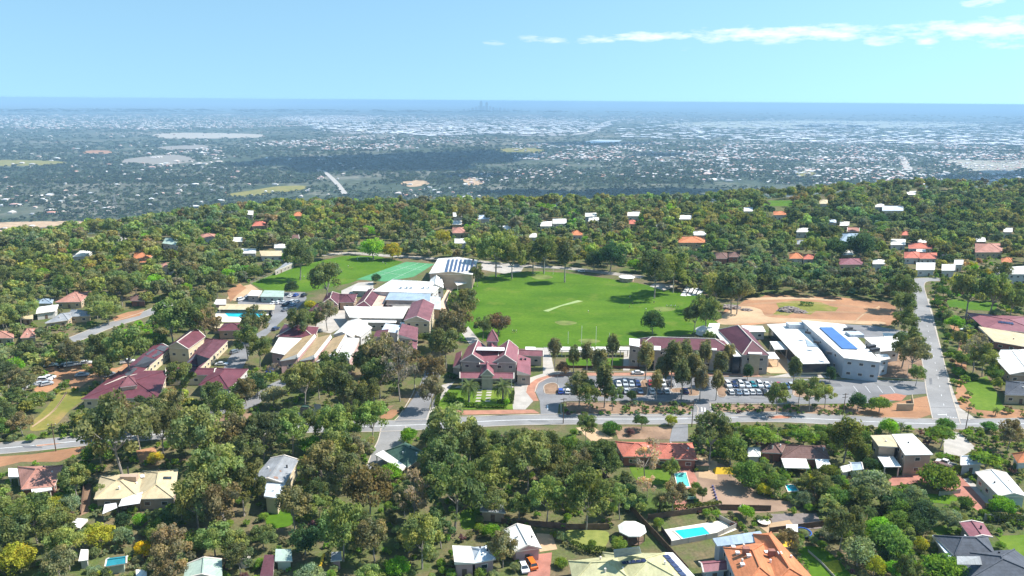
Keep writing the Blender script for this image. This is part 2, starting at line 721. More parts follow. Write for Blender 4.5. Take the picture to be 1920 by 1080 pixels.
sheet('dirt_field', [(1334, 600), (1350, 592), (1362, 578), (1384, 572), (1400, 561), (1428, 557), (1440, 551), (1500, 556), (1560, 556), (1610, 562), (1664, 567), (1680, 575), (1676, 590), (1690, 600), (1664, 612), (1600, 607), (1560, 609), (1440, 606), (1400, 611), (1356, 608)], .04, m_orange)
sheet('sandy_track', [(1345, 602), (1362, 586), (1392, 574), (1425, 580), (1440, 594), (1500, 597), (1560, 600), (1650, 603), (1650, 609), (1560, 606), (1430, 605), (1360, 609)], .06, m_sand, smooth=True)
sheet('sandy_track', [(1400, 559), (1500, 557), (1560, 562), (1560, 565), (1500, 561), (1410, 563)], .06, m_sand, smooth=True)
sheet('weedy_grass', [(1455, 568), (1490, 564), (1540, 567), (1556, 574), (1572, 577), (1566, 584), (1530, 583), (1520, 590), (1490, 586), (1476, 592), (1448, 590), (1462, 580)], .08, m_dry)
sheet('sand_patch', [(1218, 537), (1228, 531), (1262, 534), (1262, 540), (1245, 545)], .09, m_conc)

# main road and its branches
MAIN = [(-160, 848), (-60, 846), (0, 841), (80, 834), (160, 826), (300, 814), (450, 806), (600, 801), (720, 799), (840, 794), (960, 788), (1100, 786), (1250, 786),
        (1350, 783), (1450, 782), (1560, 787), (1660, 792), (1760, 795), (1860, 795), (1980, 793)]
P_MAIN = road('main_road', MAIN, 8.2, .04, open_=False)
for i in range(len(MAIN) - 1):
    if MAIN[i + 1][0] <= 170 or MAIN[i][0] >= 715:
        keep([(MAIN[i][0], MAIN[i][1] - 7), (MAIN[i + 1][0], MAIN[i + 1][1] - 7), (MAIN[i + 1][0], MAIN[i + 1][1] + 8), (MAIN[i][0], MAIN[i][1] + 8)])
markline('road_centre_line', MAIN, .3, .075)
road('side_road', [(1775, 792), (1768, 765), (1760, 735), (1752, 690), (1741, 640), (1730, 590), (1722, 555), (1718, 535), (1724, 526), (1745, 524), (1765, 524)], 8.2, .07)
markline('side_road_line', [(1775, 780), (1766, 745), (1757, 700), (1745, 640), (1733, 590)], .14, .105, dash=(2, 8))
road('side_street', [(738, 800), (733, 825), (722, 850), (712, 880)], 8, .07)
sheet('school_driveway', [(740, 792), (756, 772), (776, 745), (790, 715), (800, 690), (818, 690), (826, 705), (806, 760), (800, 790)], .072, m_asph)
kerbpx([(738, 790), (752, 775), (774, 738), (778, 722)])
road('service_drive', [(395, 775), (425, 768), (462, 760), (490, 742), (520, 722), (545, 712)], 6, .055, m_asph, kerb=False)
sheet('service_yard', [(415, 700), (455, 690), (475, 650), (512, 618), (530, 600), (555, 580), (520, 590), (500, 615), (455, 640), (428, 672)], .045, m_asph)
sheet('staff_car_park', [(446, 562), (463, 550), (530, 548), (572, 548), (575, 560), (555, 582), (520, 606), (498, 606), (508, 577), (446, 574)], .05, m_asph)
road('left_street', [(130, 640), (150, 632), (200, 612), (255, 595), (295, 580), (330, 560)], 8, .045, m_road)
road('upper_street', [(600, 478), (660, 475), (720, 479), (800, 484), (880, 489), (960, 497), (1060, 503), (1140, 512), (1205, 520)], 7, .045, m_path, open_=False)
road('valley_road', [(140, 478), (185, 466), (215, 454), (240, 440)], 8, .045, m_path)
sheet('hilltop_car_park', [(905, 490), (985, 497), (975, 512), (950, 514), (900, 505)], .04, m_conc)

CARPARK = [(1004, 735), (1010, 719), (1030, 708), (1060, 705), (1200, 706), (1300, 706), (1430, 708), (1560, 712), (1640, 712), (1738, 716), (1742, 738),
           (1700, 741), (1690, 750), (1640, 756), (1500, 758), (1331, 757), (1302, 754), (1180, 751), (1060, 752), (1048, 758), (1045, 779), (1014, 779), (1012, 752)]
sheet('car_park', CARPARK, .06, m_asph)
sheet('car_park_exit', [(1302, 752), (1332, 755), (1342, 783), (1290, 785)], .085, m_asph)
kerbpx([(1060, 753), (1180, 752), (1300, 754), (1309, 765), (1308, 778), (1290, 781), (1180, 780), (1062, 780), (1052, 773), (1052, 758)], smooth=False)
kerbpx([(1331, 756), (1400, 757), (1500, 758)], smooth=False)
kerbpx([(1331, 756), (1334, 770), (1345, 780), (1380, 780), (1450, 776)])
kerbpx([(1040, 702), (1100, 704), (1250, 704), (1430, 706), (1560, 709), (1640, 708), (1738, 714)])
sheet('mulch_verge', [(1062, 755), (1180, 754), (1300, 756), (1307, 772), (1292, 779), (1180, 778), (1064, 778)], .03, m_mulch, open_=False)
sheet('mulch_verge', [(1334, 758), (1500, 760), (1620, 758), (1640, 770), (1560, 778), (1450, 774), (1380, 778), (1345, 778)], .03, m_mulch, open_=False)
sheet('orange_corner', [(1692, 752), (1742, 742), (1752, 775), (1720, 786), (1640, 783), (1600, 775), (1650, 762)], .045, m_orange)
sheet('brick_drive', [(986, 735), (990, 722), (1005, 711), (1030, 703), (1070, 699), (1300, 699), (1420, 702), (1430, 707), (1300, 705), (1070, 705), (1035, 709), (1012, 718), (1003, 735), (1010, 752), (1000, 752)], .055, m_brick)
kerbpx([(986, 735), (990, 722), (1005, 711), (1030, 703), (1070, 698), (1300, 698), (1420, 701)])
kerbpx([(1003, 735), (1007, 722), (1016, 714), (1035, 707)])
sheet('pale_forecourt', [(964, 718), (1000, 706), (1030, 697), (1070, 695), (1070, 699), (1030, 703), (1005, 711), (990, 722), (986, 735), (1000, 752), (985, 768), (950, 768), (965, 740)], .05, m_conc)
sheet('courtyard_path', [(1018, 660), (1032, 660), (1040, 698), (1018, 702)], .048, m_conc)
sheet('oval_path', [(985, 652), (1200, 655), (1200, 661), (985, 660)], .1, m_conc)
sheet('pale_forecourt', [(1170, 660), (1196, 662), (1180, 695), (1168, 695)], .052, m_conc)
sheet('courtyard_lawn', [(1062, 672), (1108, 672), (1110, 688), (1060, 688)], .07, m_lawn)
sheet('courtyard_lawn', [(1112, 672), (1165, 672), (1167, 688), (1114, 688)], .07, m_lawn)
sheet('brick_path', [(826, 566), (838, 545), (832, 535), (846, 532), (852, 540), (842, 552), (836, 572), (838, 590), (824, 592)], .06, mat('pink_path', (.66, .47, .34), .9, .12))
sheet('pale_path', [(878, 612), (900, 640), (880, 645), (866, 625)], .056, m_conc)
sheet('gravel_court', [(1445, 650), (1475, 672), (1480, 700), (1445, 700), (1420, 690)], .05, m_sand)
sheet('pale_plaza', [(1440, 618), (1460, 640), (1500, 690), (1560, 708), (1440, 708), (1478, 700), (1470, 672)], .048, m_conc)
sheet('upper_yard', [(1584, 608), (1640, 611), (1702, 622), (1700, 632), (1640, 640), (1600, 628)], .05, m_asph)
sheet('building_dirt', [(1610, 700), (1660, 640), (1700, 640), (1738, 690), (1736, 712), (1640, 706)], .042, m_mulch)
sheet('island_bed', [(1648, 741), (1680, 738), (1700, 742), (1690, 752), (1655, 750)], .09, mat('terracotta', (.42, .17, .10), .9))
for x in (1600, 1622, 1645, 1668):
    markline('parking_line', [(x, 724), (x + 10, 737)], .15, .1)
sheet('pool_deck', [(405, 583), (503, 583), (511, 592), (500, 604), (402, 604)], .05, m_pave)
sheet('pale_yard', [(600, 592), (650, 575), (668, 600), (620, 625), (590, 620)], .046, m_conc)
sheet('pale_yard', [(640, 545), (672, 530), (700, 528), (700, 548), (660, 556), (640, 555)], .046, m_conc)
sheet('courtyard_floor', [(700, 560), (815, 565), (800, 600), (700, 600)], .047, mat('pinkish_paving', (.55, .36, .28), .9))
sheet('sandy_bank', [(425, 560), (440, 540), (470, 533), (490, 546), (462, 552), (446, 566)], .06, m_sand)
sheet('orange_bank', [(425, 545), (450, 532), (462, 540), (446, 552), (432, 566)], .08, m_orange)

# formal garden
sheet('formal_lawn', [(826, 733), (864, 727), (962, 727), (961, 757), (962, 768), (820, 768)], .07, m_lawn2)
for (x0, x1) in ((894, 904), (912, 922)):
    for k, y in enumerate((730, 735, 740, 745.5, 751)):
        s = k * .8
        sheet('stepping_slab', [(x0 - s + 2, y), (x1 - s + 1, y), (x1 - s, y + 2.6), (x0 - s, y + 2.6)], .1, m_conc, open_=False)
sheet('front_path', [(858, 724), (963, 724), (963, 727), (852, 728)], .09, m_conc)
sheet('footpath', [(829, 722), (852, 716), (815, 765), (806, 788), (798, 788), (812, 752)], .09, m_conc)
sheet('front_walk', [(858, 770), (1000, 768), (1012, 775), (858, 778)], .034, m_brick)
kerbpx([(800, 783), (900, 780), (1012, 778)])

# left dirt parking, verges
sheet('dirt_parking', [(80, 695), (120, 682), (170, 682), (215, 690), (238, 680), (240, 690), (205, 712), (170, 715), (140, 730), (126, 715), (104, 704)], .04, m_orange, smooth=True)
sheet('dirt_parking', [(58, 724), (70, 712), (95, 705), (118, 712), (100, 730), (75, 738)], .05, m_orange, smooth=True)
sheet('dry_verge', [(60, 792), (82, 770), (120, 730), (160, 742), (130, 770), (100, 800), (60, 808)], .035, m_dry, smooth=True)
sheet('dirt_verge', [(-60, 865), (0, 856), (60, 852), (150, 838), (200, 832), (150, 850), (110, 866), (40, 866), (-60, 890)], .034, m_orange)
sheet('dirt_bank', [(210, 595), (240, 585), (272, 580), (262, 592), (215, 603)], .05, m_orange)
sheet('sandy_clearing', [(640, 770), (740, 760), (720, 775), (640, 782), (500, 790), (400, 790), (420, 778), (540, 770)], .035, m_mulch, open_=False)
sheet('sandy_clearing', [(712, 780), (735, 768), (752, 770), (735, 785), (715, 788)], .06, m_orange)
sheet('monument_pad', [(556, 770), (600, 765), (612, 782), (560, 788)], .05, m_conc)
sheet('footpath', [(1779, 790), (1790, 770), (1778, 735), (1766, 690), (1757, 650), (1745, 600), (1737, 560), (1742, 560), (1752, 600), (1764, 650), (1774, 690), (1788, 735), (1800, 765), (1830, 785)], .036, m_path)
sheet('orange_verge', [(1747, 560), (1765, 585), (1800, 640), (1790, 680), (1800, 700), (1790, 745), (1800, 765), (1850, 785), (1920, 788), (1980, 786), (1980, 772), (1850, 765), (1812, 735), (1812, 690), (1815, 650), (1790, 600), (1762, 560)], .032, m_orange, open_=False)
sheet('front_lawn', [(1805, 720), (1850, 705), (1870, 740), (1880, 760), (1830, 756)], .06, m_lawn2)
sheet('front_lawn', [(1815, 748), (1840, 742), (1890, 765), (1870, 772), (1830, 768)], .065, m_lawn2)
sheet('big_garden_lawn', [(1772, 562), (1800, 562), (1870, 568), (1868, 584), (1810, 580), (1780, 575)], .06, m_lawn)
sheet('distant_playing_field', [(1426, 386), (1428, 376), (1488, 376), (1490, 387)], .08, m_lawn)
sheet('grass_bank', [(1260, 545), (1330, 560), (1350, 600), (1310, 600), (1292, 575)], .03, m_lawn, open_=False)
sheet('grass_bank', [(830, 575), (860, 610), (880, 640), (850, 640), (838, 600)], .045, m_lawn, open_=False)

# private gardens in the foreground
sheet('back_lawn', [(1062, 996), (1100, 994), (1140, 998), (1138, 1020), (1122, 1035), (1092, 1028), (1066, 1015)], .06, grassmat('pale_lawn', (.24, .27, .07), (.30, .31, .10)), smooth=True)
sheet('back_lawn', [(1497, 1030), (1530, 1025), (1560, 1040), (1596, 1080), (1600, 1110), (1540, 1110), (1512, 1060)], .06, m_lawn, smooth=True)
sheet('back_lawn', [(1866, 1005), (1925, 1003), (1990, 1060), (1940, 1060), (1900, 1040)], .06, m_lawn2)
sheet('back_lawn', [(1735, 926), (1770, 927), (1800, 935), (1780, 946), (1745, 942)], .06, m_lawn)
sheet('back_lawn', [(500, 965), (530, 952), (552, 965), (545, 985), (505, 990)], .06, m_lawn, smooth=True)
sheet('back_lawn', [(618, 955), (645, 950), (668, 975), (650, 985), (630, 978)], .06, m_lawn, smooth=True)
sheet('back_lawn', [(865, 960), (895, 955), (900, 985), (868, 992)], .06, m_lawn2, smooth=True)
sheet('back_lawn', [(688, 888), (710, 880), (712, 900), (692, 905)], .06, m_lawn, smooth=True)
sheet('back_lawn', [(1180, 870), (1215, 868), (1255, 876), (1250, 905), (1200, 905)], .06, m_lawn2, smooth=True)
sheet('back_lawn', [(1745, 990), (1770, 985), (1785, 1000), (1750, 1005)], .06, m_lawn2)
sheet('flower_bed', [(1545, 1055), (1570, 1050), (1580, 1072), (1555, 1076)], .09, mat('yellow_flowers', (.38, .36, .02), .9, .3, 1.5), open_=False)
sheet('bare_paddock', [(1302, 885), (1345, 868), (1400, 900), (1425, 930), (1500, 945), (1470, 958), (1350, 962), (1345, 935), (1310, 940)], .035, mat('brown_paddock', (.33, .22, .15), .95, .3, .1), smooth=True)
sheet('red_paving', [(1270, 880), (1296, 875), (1308, 900), (1300, 915), (1284, 918), (1290, 960), (1265, 955), (1262, 925)], .04, m_redpave)
sheet('red_driveway', [(1665, 895), (1720, 888), (1750, 865), (1775, 870), (1815, 905), (1855, 940), (1840, 962), (1790, 928), (1745, 905), (1700, 908), (1665, 912)], .05, m_redpave)
sheet('pale_driveway', [(1806, 898), (1816, 896), (1862, 942), (1850, 946)], .08, m_conc)
sheet('driveway', [(1255, 828), (1290, 828), (1290, 796), (1262, 796)], .07, m_asph)
sheet('brown_driveway', [(1005, 1040), (1035, 1036), (1030, 1090), (985, 1090)], .05, m_redpave)
sheet('dirt_garden', [(1005, 1000), (1035, 1002), (1045, 1030), (1012, 1035)], .045, m_sand)
sheet('timber_garden_path', [(160, 905), (172, 905), (168, 960), (150, 968)], .05, m_mulch)
sheet('dirt_garden', [(245, 965), (310, 970), (320, 1000), (300, 1005)], .04, m_mulch, open_=False)
sheet('dark_paved_yard', [(1442, 964), (1530, 962), (1545, 990), (1455, 1000)], .05, mat('grey_brown_paving', (.22, .18, .16), .9))
sheet('dirt_garden', [(1420, 985), (1480, 975), (1500, 1000), (1440, 1000)], .06, m_sand)
sheet('orange_clearing', [(255, 845), (290, 838), (300, 862), (262, 868)], .05, m_orange)
sheet('front_yard', [(1080, 802), (1110, 800), (1150, 822), (1110, 828)], .04, m_sand)
sheet('front_yard', [(1150, 800), (1260, 800), (1256, 824), (1160, 824)], .038, m_mulch, open_=False)
sheet('garden_soil', [(1310, 858), (1345, 865), (1345, 900), (1310, 895)], .042, m_sand, open_=False)
sheet('paved_yard', [(1768, 805), (1800, 812), (1830, 840), (1800, 858), (1770, 850)], .04, m_conc)


# pools: rim slab with water a little below its top
def pool(pxs, label, m, rim=.5, z=.1):
    keep(pxs)
    p = G(np.array(pxs)[:, 0], np.array(pxs)[:, 1])
    c = p.mean(0)
    t = empty('swimming_pool', (c[0], c[1], 0), label, 'swimming pool')
    off = (c[0], c[1], 0)
    n = len(p)
    outer = []
    for q in p:
        d = q - c
        outer.append(q + d / np.linalg.norm(d) * rim)
    b = MB(off)
    vs = [(*q, z + .12) for q in p] + [(*q, z + .12) for q in outer] + [(*q, z - .1) for q in p] + [(*q, 0) for q in outer]
    fs = []
    for i in range(n):
        j = (i + 1) % n
        fs += [(i, n + i, n + j, j), (i, j, 2 * n + j, 2 * n + i), (n + i, 3 * n + i, 3 * n + j, n + j)]
    b.add(vs, fs)
    b.build('coping', m_pave, t)
    w = MB(off)
    w.prism([tuple(q) for q in p], .0, z)
    w.build('water', m, t)


pool([(420, 586.5), (494, 588.5), (487, 600), (479, 600), (481, 596), (428, 594)], 'long turquoise school pool beside the cream-roofed shelter', m_pool)
pool([(1265, 889), (1286, 887), (1293, 913), (1271, 915)], 'green-tinted pool behind the long red-roofed house', m_poolg)
sheet('pool_surround', [(1240, 994), (1352, 976), (1382, 993), (1350, 1005), (1258, 1022)], .05, m_pave)
pool([(1264, 996), (1318, 989), (1331, 1002), (1281, 1011)], 'bright blue rectangular pool on the big cream terrace', m_pool)
pool([(1473, 910), (1490, 910), (1496, 921), (1478, 922)], 'small turquoise pool among shrubs behind the brown-roofed house', m_pool)

# far fields and roads on the plain
for nm, pts, m_ in [
    ('green_meadow', [(418, 367), (480, 356), (520, 350), (572, 349), (566, 356), (520, 362), (470, 369)], m_dry),
    ('tan_paddock', [(-20, 420), (60, 416), (165, 416), (150, 424), (60, 428), (-20, 432)], m_sand),
    ('cleared_land', [(290, 252), (350, 249), (486, 252), (484, 258), (380, 260), (300, 259)], mat('pale_clearing', (.42, .37, .30), .9)),
    ('green_strip', [(-30, 301), (70, 301), (120, 304), (110, 309), (0, 312), (-30, 312)], m_dry),
    ('orange_clearing', [(154, 285), (175, 282), (205, 283), (207, 288), (165, 289)], m_orange),
    ('tan_estate', [(300, 276), (370, 272), (395, 276), (380, 281), (310, 283)], mat('tan_estate', (.27, .24, .20), .9)),
    ('tan_estate', [(230, 300), (320, 290), (370, 300), (310, 310), (240, 308)], mat('tan_estate', (.27, .24, .20), .9)),
    ('airfield', [(1270, 231), (1500, 226), (1800, 230), (1800, 238), (1500, 241), (1280, 238)], mat('airfield', (.34, .35, .28), .9)),
    ('lake', [(1094, 266), (1120, 262), (1166, 263), (1160, 267), (1110, 269)], mat('pale_water', (.55, .6, .62), .3)),
    ('quarry', [(1770, 300), (1860, 302), (1930, 300), (1930, 312), (1880, 330), (1840, 325), (1800, 312)], mat('quarry', (.33, .31, .24), .9)),
    ('golf_course', [(930, 280), (1000, 278), (1020, 284), (960, 290)], m_dry),
    ('industrial_land', [(520, 222), (600, 217), (700, 219), (690, 226), (600, 229)], mat('industrial_land', (.34, .32, .30), .9, .3, .004)),
    ('industrial_land', [(700, 236), (760, 230), (860, 232), (900, 238), (820, 245), (730, 243)], mat('industrial_land', (.34, .32, .30), .9, .3, .004)),
    ('industrial_land', [(930, 228), (1010, 224), (1100, 229), (1080, 236), (980, 238)], mat('industrial_land', (.34, .32, .30), .9, .3, .004)),
    ('industrial_land', [(620, 243), (700, 246), (690, 251), (640, 250)], mat('industrial_land', (.34, .32, .30), .9, .3, .004)),
    ('industrial_land', [(940, 246), (1040, 244), (1110, 249), (1050, 255), (960, 254)], mat('industrial_land', (.34, .32, .30), .9, .3, .004)),
    ('industrial_land', [(1400, 252), (1500, 249), (1580, 254), (1480, 259)], mat('industrial_land', (.34, .32, .30), .9, .3, .004)),
    ('industrial_land', [(1600, 262), (1720, 260), (1800, 266), (1700, 270)], mat('industrial_land', (.34, .32, .30), .9, .3, .004)),
    ('industrial_land', [(1480, 236), (1560, 233), (1640, 237), (1560, 240)], mat('industrial_land', (.34, .32, .30), .9, .3, .004)),
    ('bare_clearing', [(750, 342), (790, 338), (805, 345), (770, 351)], m_sand),
    ('bare_clearing', [(860, 338), (890, 335), (905, 345), (880, 348)], m_sand),
    ('far_lawn', [(1490, 325), (1520, 318), (1530, 326), (1500, 332)], m_dry),
]:
    sheet(nm, pts, 1.2, m_, terrain=True, open_=nm != 'industrial_land', smooth=nm != 'lake')


def far_road(name, pts, w):
    a = np.array(catmull(pts, 6))
    P = GT(a[:, 0], a[:, 1])[:, :2]
    A, B = offset(P, w / 2), offset(P, -w / 2)
    n = len(P)
    o = link(name, mesh(name, [(*q, PLAIN + 2.2) for q in A] + [(*q, PLAIN + 2.2) for q in B],
                        [(n + i, n + i + 1, i + 1, i) for i in range(n - 1)], m_conc))
    o['kind'] = 'structure'
    for i in range(n - 1):
        keep(proj(np.array([(*A[i], PLAIN), (*A[i + 1], PLAIN), (*B[i + 1], PLAIN), (*B[i], PLAIN)]))[:, :2])


far_road('highway', [(1705, 322), (1698, 308), (1690, 294)], 40)
far_road('highway', [(648, 366), (632, 345), (612, 326), (596, 318)], 22)
far_road('highway', [(1080, 252), (1110, 246), (1140, 228), (1180, 224)], 90)
far_road('highway', [(1560, 295), (1640, 293), (1800, 300), (1930, 303)], 25)

# ================================================================== BUILDINGS
SURF = {}       # top faces of each building's roofs, for fixing panels and vents on them


def unit(v):
    v = np.array(v, float)
    return v / np.linalg.norm(v)


UNITWIN = None


def window_mesh():
    global UNITWIN
    if UNITWIN:
        return UNITWIN
    b = MB()
    b.box((0, 0, .46), (1, .12, .08), mi=0)
    b.box((0, 0, -.46), (1, .12, .08), mi=0)
    b.box((-.46, 0, 0), (.08, .12, .84), mi=0)
    b.box((.46, 0, 0), (.08, .12, .84), mi=0)
    b.box((0, 0, 0), (.84, .07, .84), mi=1)
    UNITWIN = mesh('window', b.v, b.f, [m_trim, m_glass], b.m)
    return UNITWIN


def place_window(root, p, t, z, w, h):
    o = link('window', window_mesh(), root)
    o.location = (p[0] - root.location.x, p[1] - root.location.y, z - root.location.z)
    o.rotation_euler = (0, 0, math.atan2(t[1], t[0]))
    o.scale = (w, 1.6, h)


def wing(root, q, h, rt='hip', rh=2.0, ax=0, wm=None, rm=None, ov=.6, base=0.0, win=True, trim=None, cap=True, posts=False, door=False, flip=False, kp=True, nw=99):
    """q: four eave corners in photo pixels (front-left, front-right, back-right, back-left) at height h"""
    off = tuple(root.location)
    qa = np.array(q, float)
    if kp:
        keep(qa)
        low = proj(np.c_[G(qa[:, 0], qa[:, 1], h), np.full(4, max(0, h * .35))])[:, :2]
        keep([qa[0], qa[1], low[1], low[0]])
    E = G(qa[:, 0], qa[:, 1], h)
    gz = float(hgt(*E.mean(0)))
    if gz < -.3:
        base = gz - 1.5
    ar = sum(E[i][0] * E[(i + 1) % 4][1] - E[(i + 1) % 4][0] * E[i][1] for i in range(4))
    if ar < 0:
        E = E[[1, 0, 3, 2]]
    c = E.mean(0)
    W = []
    for e in E:
        d = c - e
        W.append(e + d / np.linalg.norm(d) * ov * 1.3)
    W = np.array(W)
    trim = trim or m_trim
    th = .28
    e3 = [Vector((*p, h)) for p in E]
    lo3 = [Vector((*p, h - th)) for p in E]
    tops = []
    caps = []
    gables = []
    if rt in ('hip', 'gable'):
        i0 = 0 if ax == 0 else 1
        a, b, c2, d = [e3[(i0 + k) % 4] for k in range(4)]       # ridge parallel to a-b
        m0, m1 = (a + d) / 2, (b + c2) / 2
        ln = (m1 - m0).length
        wd = ((d - a).length + (c2 - b).length) / 2
        ins = min(wd / 2, ln * .46) if rt == 'hip' else 0
        u_ = (m1 - m0).normalized()
        r0, r1 = m0 + u_ * ins + Vector((0, 0, rh)), m1 - u_ * ins + Vector((0, 0, rh))
        tops = [[a, b, r1, r0], [c2, d, r0, r1]]
        if rt == 'hip':
            tops += [[b, c2, r1], [d, a, r0]]
            caps = [(r0, r1), (a, r0), (d, r0), (b, r1), (c2, r1)]
        else:
            gables = [(b, c2, r1), (d, a, r0)]
            caps = [(r0, r1)]
    elif rt == 'pyramid':
        ap = sum(e3, Vector()) / 4 + Vector((0, 0, rh))
        tops = [[e3[i], e3[(i + 1) % 4], ap] for i in range(4)]
        caps = [(e, ap) for e in e3]
    elif rt == 'shed':
        hi = {0: (2, 3), 1: (3, 0), 2: (0, 1), 3: (1, 2)}[ax]   # which edge is high
        for i in hi:
            e3[i] = e3[i] + Vector((0, 0, rh))
        tops = [e3[:]]
    else:
        tops = [e3[:]]
    b = MB(off)
    for t in tops:
        b.add(t, [tuple(range(len(t)))], 0)
    # fascia and soffit
    for i in range(4):
        j = (i + 1) % 4
        b.add([lo3[i], lo3[j], e3[j], e3[i]], [(0, 1, 2, 3)], 1)
    b.add(lo3, [(3, 2, 1, 0)], 1)
    for g in gables:
        o_ = (g[0] + g[1]) / 2 - sum(e3, Vector()) / 4
        o_.z = 0
        o_ = o_.normalized() * .02
        b.add([g[0] + o_, g[1] + o_, g[2] + o_], [(0, 1, 2)], 2)
    rfo = b.build('roof', [rm, trim, wm], root)
    SURF.setdefault(root.name, []).extend([[Vector(v) for v in t] for t in tops])
    if gables:
        for g in gables:
            tb = MB(off)
            o_ = (g[0] + g[1]) / 2 - sum(e3, Vector()) / 4
            o_.z = 0
            o_ = o_.normalized() * .12
            for k in (0, 1):
                tb.bar(g[k] + o_ + Vector((0, 0, -.05)), g[2] + o_ + Vector((0, 0, .12)), .32)
            tb.build('gable_trim', trim, rfo)
    if cap and caps:
        cb = MB(off)
        for p0, p1 in caps:
            cb.bar(p0 + Vector((0, 0, .05)), p1 + Vector((0, 0, .05)), .28)
        cb.build('ridge_cap', trim if cap == 2 else rm, rfo)
    if posts:
        for w_ in W:
            pb = MB(off)
            pb.bar((w_[0], w_[1], base), (w_[0], w_[1], h - th), .3)
            pb.build('post', trim, root)
    else:
        wb = MB(off)
        wb.prism([tuple(w_) for w_ in W], base, h - th - .01)
        wb.build('wall', wm, root)
    if win and not posts:
        floors = max(1, int((h - base - .4) // 3.2))
        for i in range(4):
            p, r_ = W[i], W[(i + 1) % 4]
            t = r_ - p
            ln = np.linalg.norm(t)
            t = t / ln
            nrm = np.array([t[1], -t[0]])
            if nrm @ (-(p + r_) / 2) <= 0 or ln < 3.5:
                continue
            k = min(nw, max(1, int((ln - 1.2) / 3.4)))
            for f in range(floors):
                z = base + (h - base - th) / floors * (f + .55)
                for s in range(k):
                    pos = p + t * ln * (s + .5) / k + nrm * .03
                    if door and f == 0 and s == k // 2 and i == 0:
                        db = MB(off)
                        db.box((pos[0], pos[1], base + 1.05), (1.1, .14, 2.1), math.atan2(t[1], t[0]))
                        db.build('door', m_wood, root)
                        continue
                    place_window(root, pos, t, z, 1.7, 1.2)
    return E


def hit(root, px, py):
    """point and normal where the view line through a photo pixel meets a roof of this building"""
    d = Vector(ray(px, py)).normalized()
    o = Vector((0, 0, CAMZ))
    best = None
    for t in SURF[root.name]:
        n = (t[1] - t[0]).cross(t[2] - t[0]).normalized()
        if n.z < 0:
            n = -n
        den = d.dot(n)
        if abs(den) < 1e-6:
            continue
        s = (t[0] - o).dot(n) / den
        if s <= 0:
            continue
        p = o + d * s
        inside = True
        m_ = len(t)
        sg = 0
        for i in range(m_):
            a, b = t[i], t[(i + 1) % m_]
            cr = (b - a).cross(p - a).dot(n)
            if abs(cr) < 1e-6:
                continue
            if sg == 0:
                sg = 1 if cr > 0 else -1
            elif sg * cr < 0:
                inside = False
        if best is None or (inside and not best[2]) or (inside == best[2] and s < best[3]):
            best = (p, n, inside, s)
    return best[0], best[1]


def on_roof(root, name, pxs, m, th=.1, gap=.12):
    P = [hit(root, *p) for p in pxs]
    n = P[0][1]
    b = MB(tuple(root.location))
    lo = [p + n * gap for p, _ in P]
    hi = [p + n * (gap + th) for p, _ in P]
    k = len(lo)
    b.add(lo + hi, [tuple(range(k - 1, -1, -1)), tuple(range(k, 2 * k))] + [(i, (i + 1) % k, k + (i + 1) % k, k + i) for i in range(k)])
    return b.build(name, m, root)


def roof_box(root, name, px, py, size, m, rz=0):
    p, n = hit(root, px, py)
    b = MB(tuple(root.location))
    b.box((p.x, p.y, p.z + size[2] / 2 - .15), size, rz)
    b.box((p.x, p.y, p.z + size[2] - .1), (size[0] + .15, size[1] + .15, .12), rz)
    return b.build(name, m, root)


def building(name, label, cat, px, py, z=0, group=None):
    g = G(px, py, z)
    return empty(name, (g[0], g[1], 0), label, cat, group)


rm_maroon = roofmat('maroon_roof', (.165, .052, .066))
rm_maroon2 = roofmat('dusty_maroon_roof', (.25, .10, .11), var=.28)
rm_dmaroon = roofmat('dark_maroon_roof', (.145, .06, .075), 'tile', .25)
rm_rose = roofmat('rose_roof', (.29, .11, .125), var=.2)
rm_white = roofmat('white_roof', (.86, .83, .76), var=.10)
rm_cream = roofmat('cream_roof', (.64, .52, .32), var=.14)
rm_tan = roofmat('tan_roof', (.50, .35, .18), var=.2)
rm_orange = roofmat('orange_tile_roof', (.62, .235, .11), 'tile')
rm_red = roofmat('red_roof', (.58, .19, .13), 'tile')
rm_grey = roofmat('grey_roof', (.34, .35, .36), var=.25)
rm_dgrey = roofmat('dark_grey_roof', (.11, .12, .14), 'tile', .25)
rm_bgrey = roofmat('blue_grey_roof', (.36, .45, .54))
rm_green = roofmat('green_roof', (.075, .14, .10), var=.25)
rm_pgreen = roofmat('pale_green_roof', (.44, .55, .46))
rm_brown = roofmat('brown_tile_roof', (.22, .13, .11), 'tile', .25)
rm_pink = roofmat('pinkish_tile_roof', (.50, .25, .19), 'tile', .25)
rm_yellow = roofmat('pale_yellow_roof', (.56, .53, .29))
rm_lgrey = roofmat('light_metal_roof', (.60, .66, .72))
w_brick = mat('cream_brick', (.50, .39, .25), .9, .12, .5, 5)
w_grey = mat('grey_render', (.40, .35, .30), .9, .12, .5)
w_cream = mat('cream_render', (.60, .50, .33), .85, .08, .5)
w_white = mat('white_render', (.56, .54, .51), .85, .08, .5)
w_red = mat('red_brick', (.33, .14, .10), .9, .2, .6, 5)
w_pink = mat('pinkish_render', (.52, .33, .30), .9, .1, .5)
w_lgreen = mat('pale_green_cladding', (.40, .48, .40), .8, .1, .5)
w_blue = mat('blue_grey_cladding', (.44, .47, .50), .7, .08, .5)
w_tan = mat('tan_wall', (.46, .34, .25), .9, .1, .5)

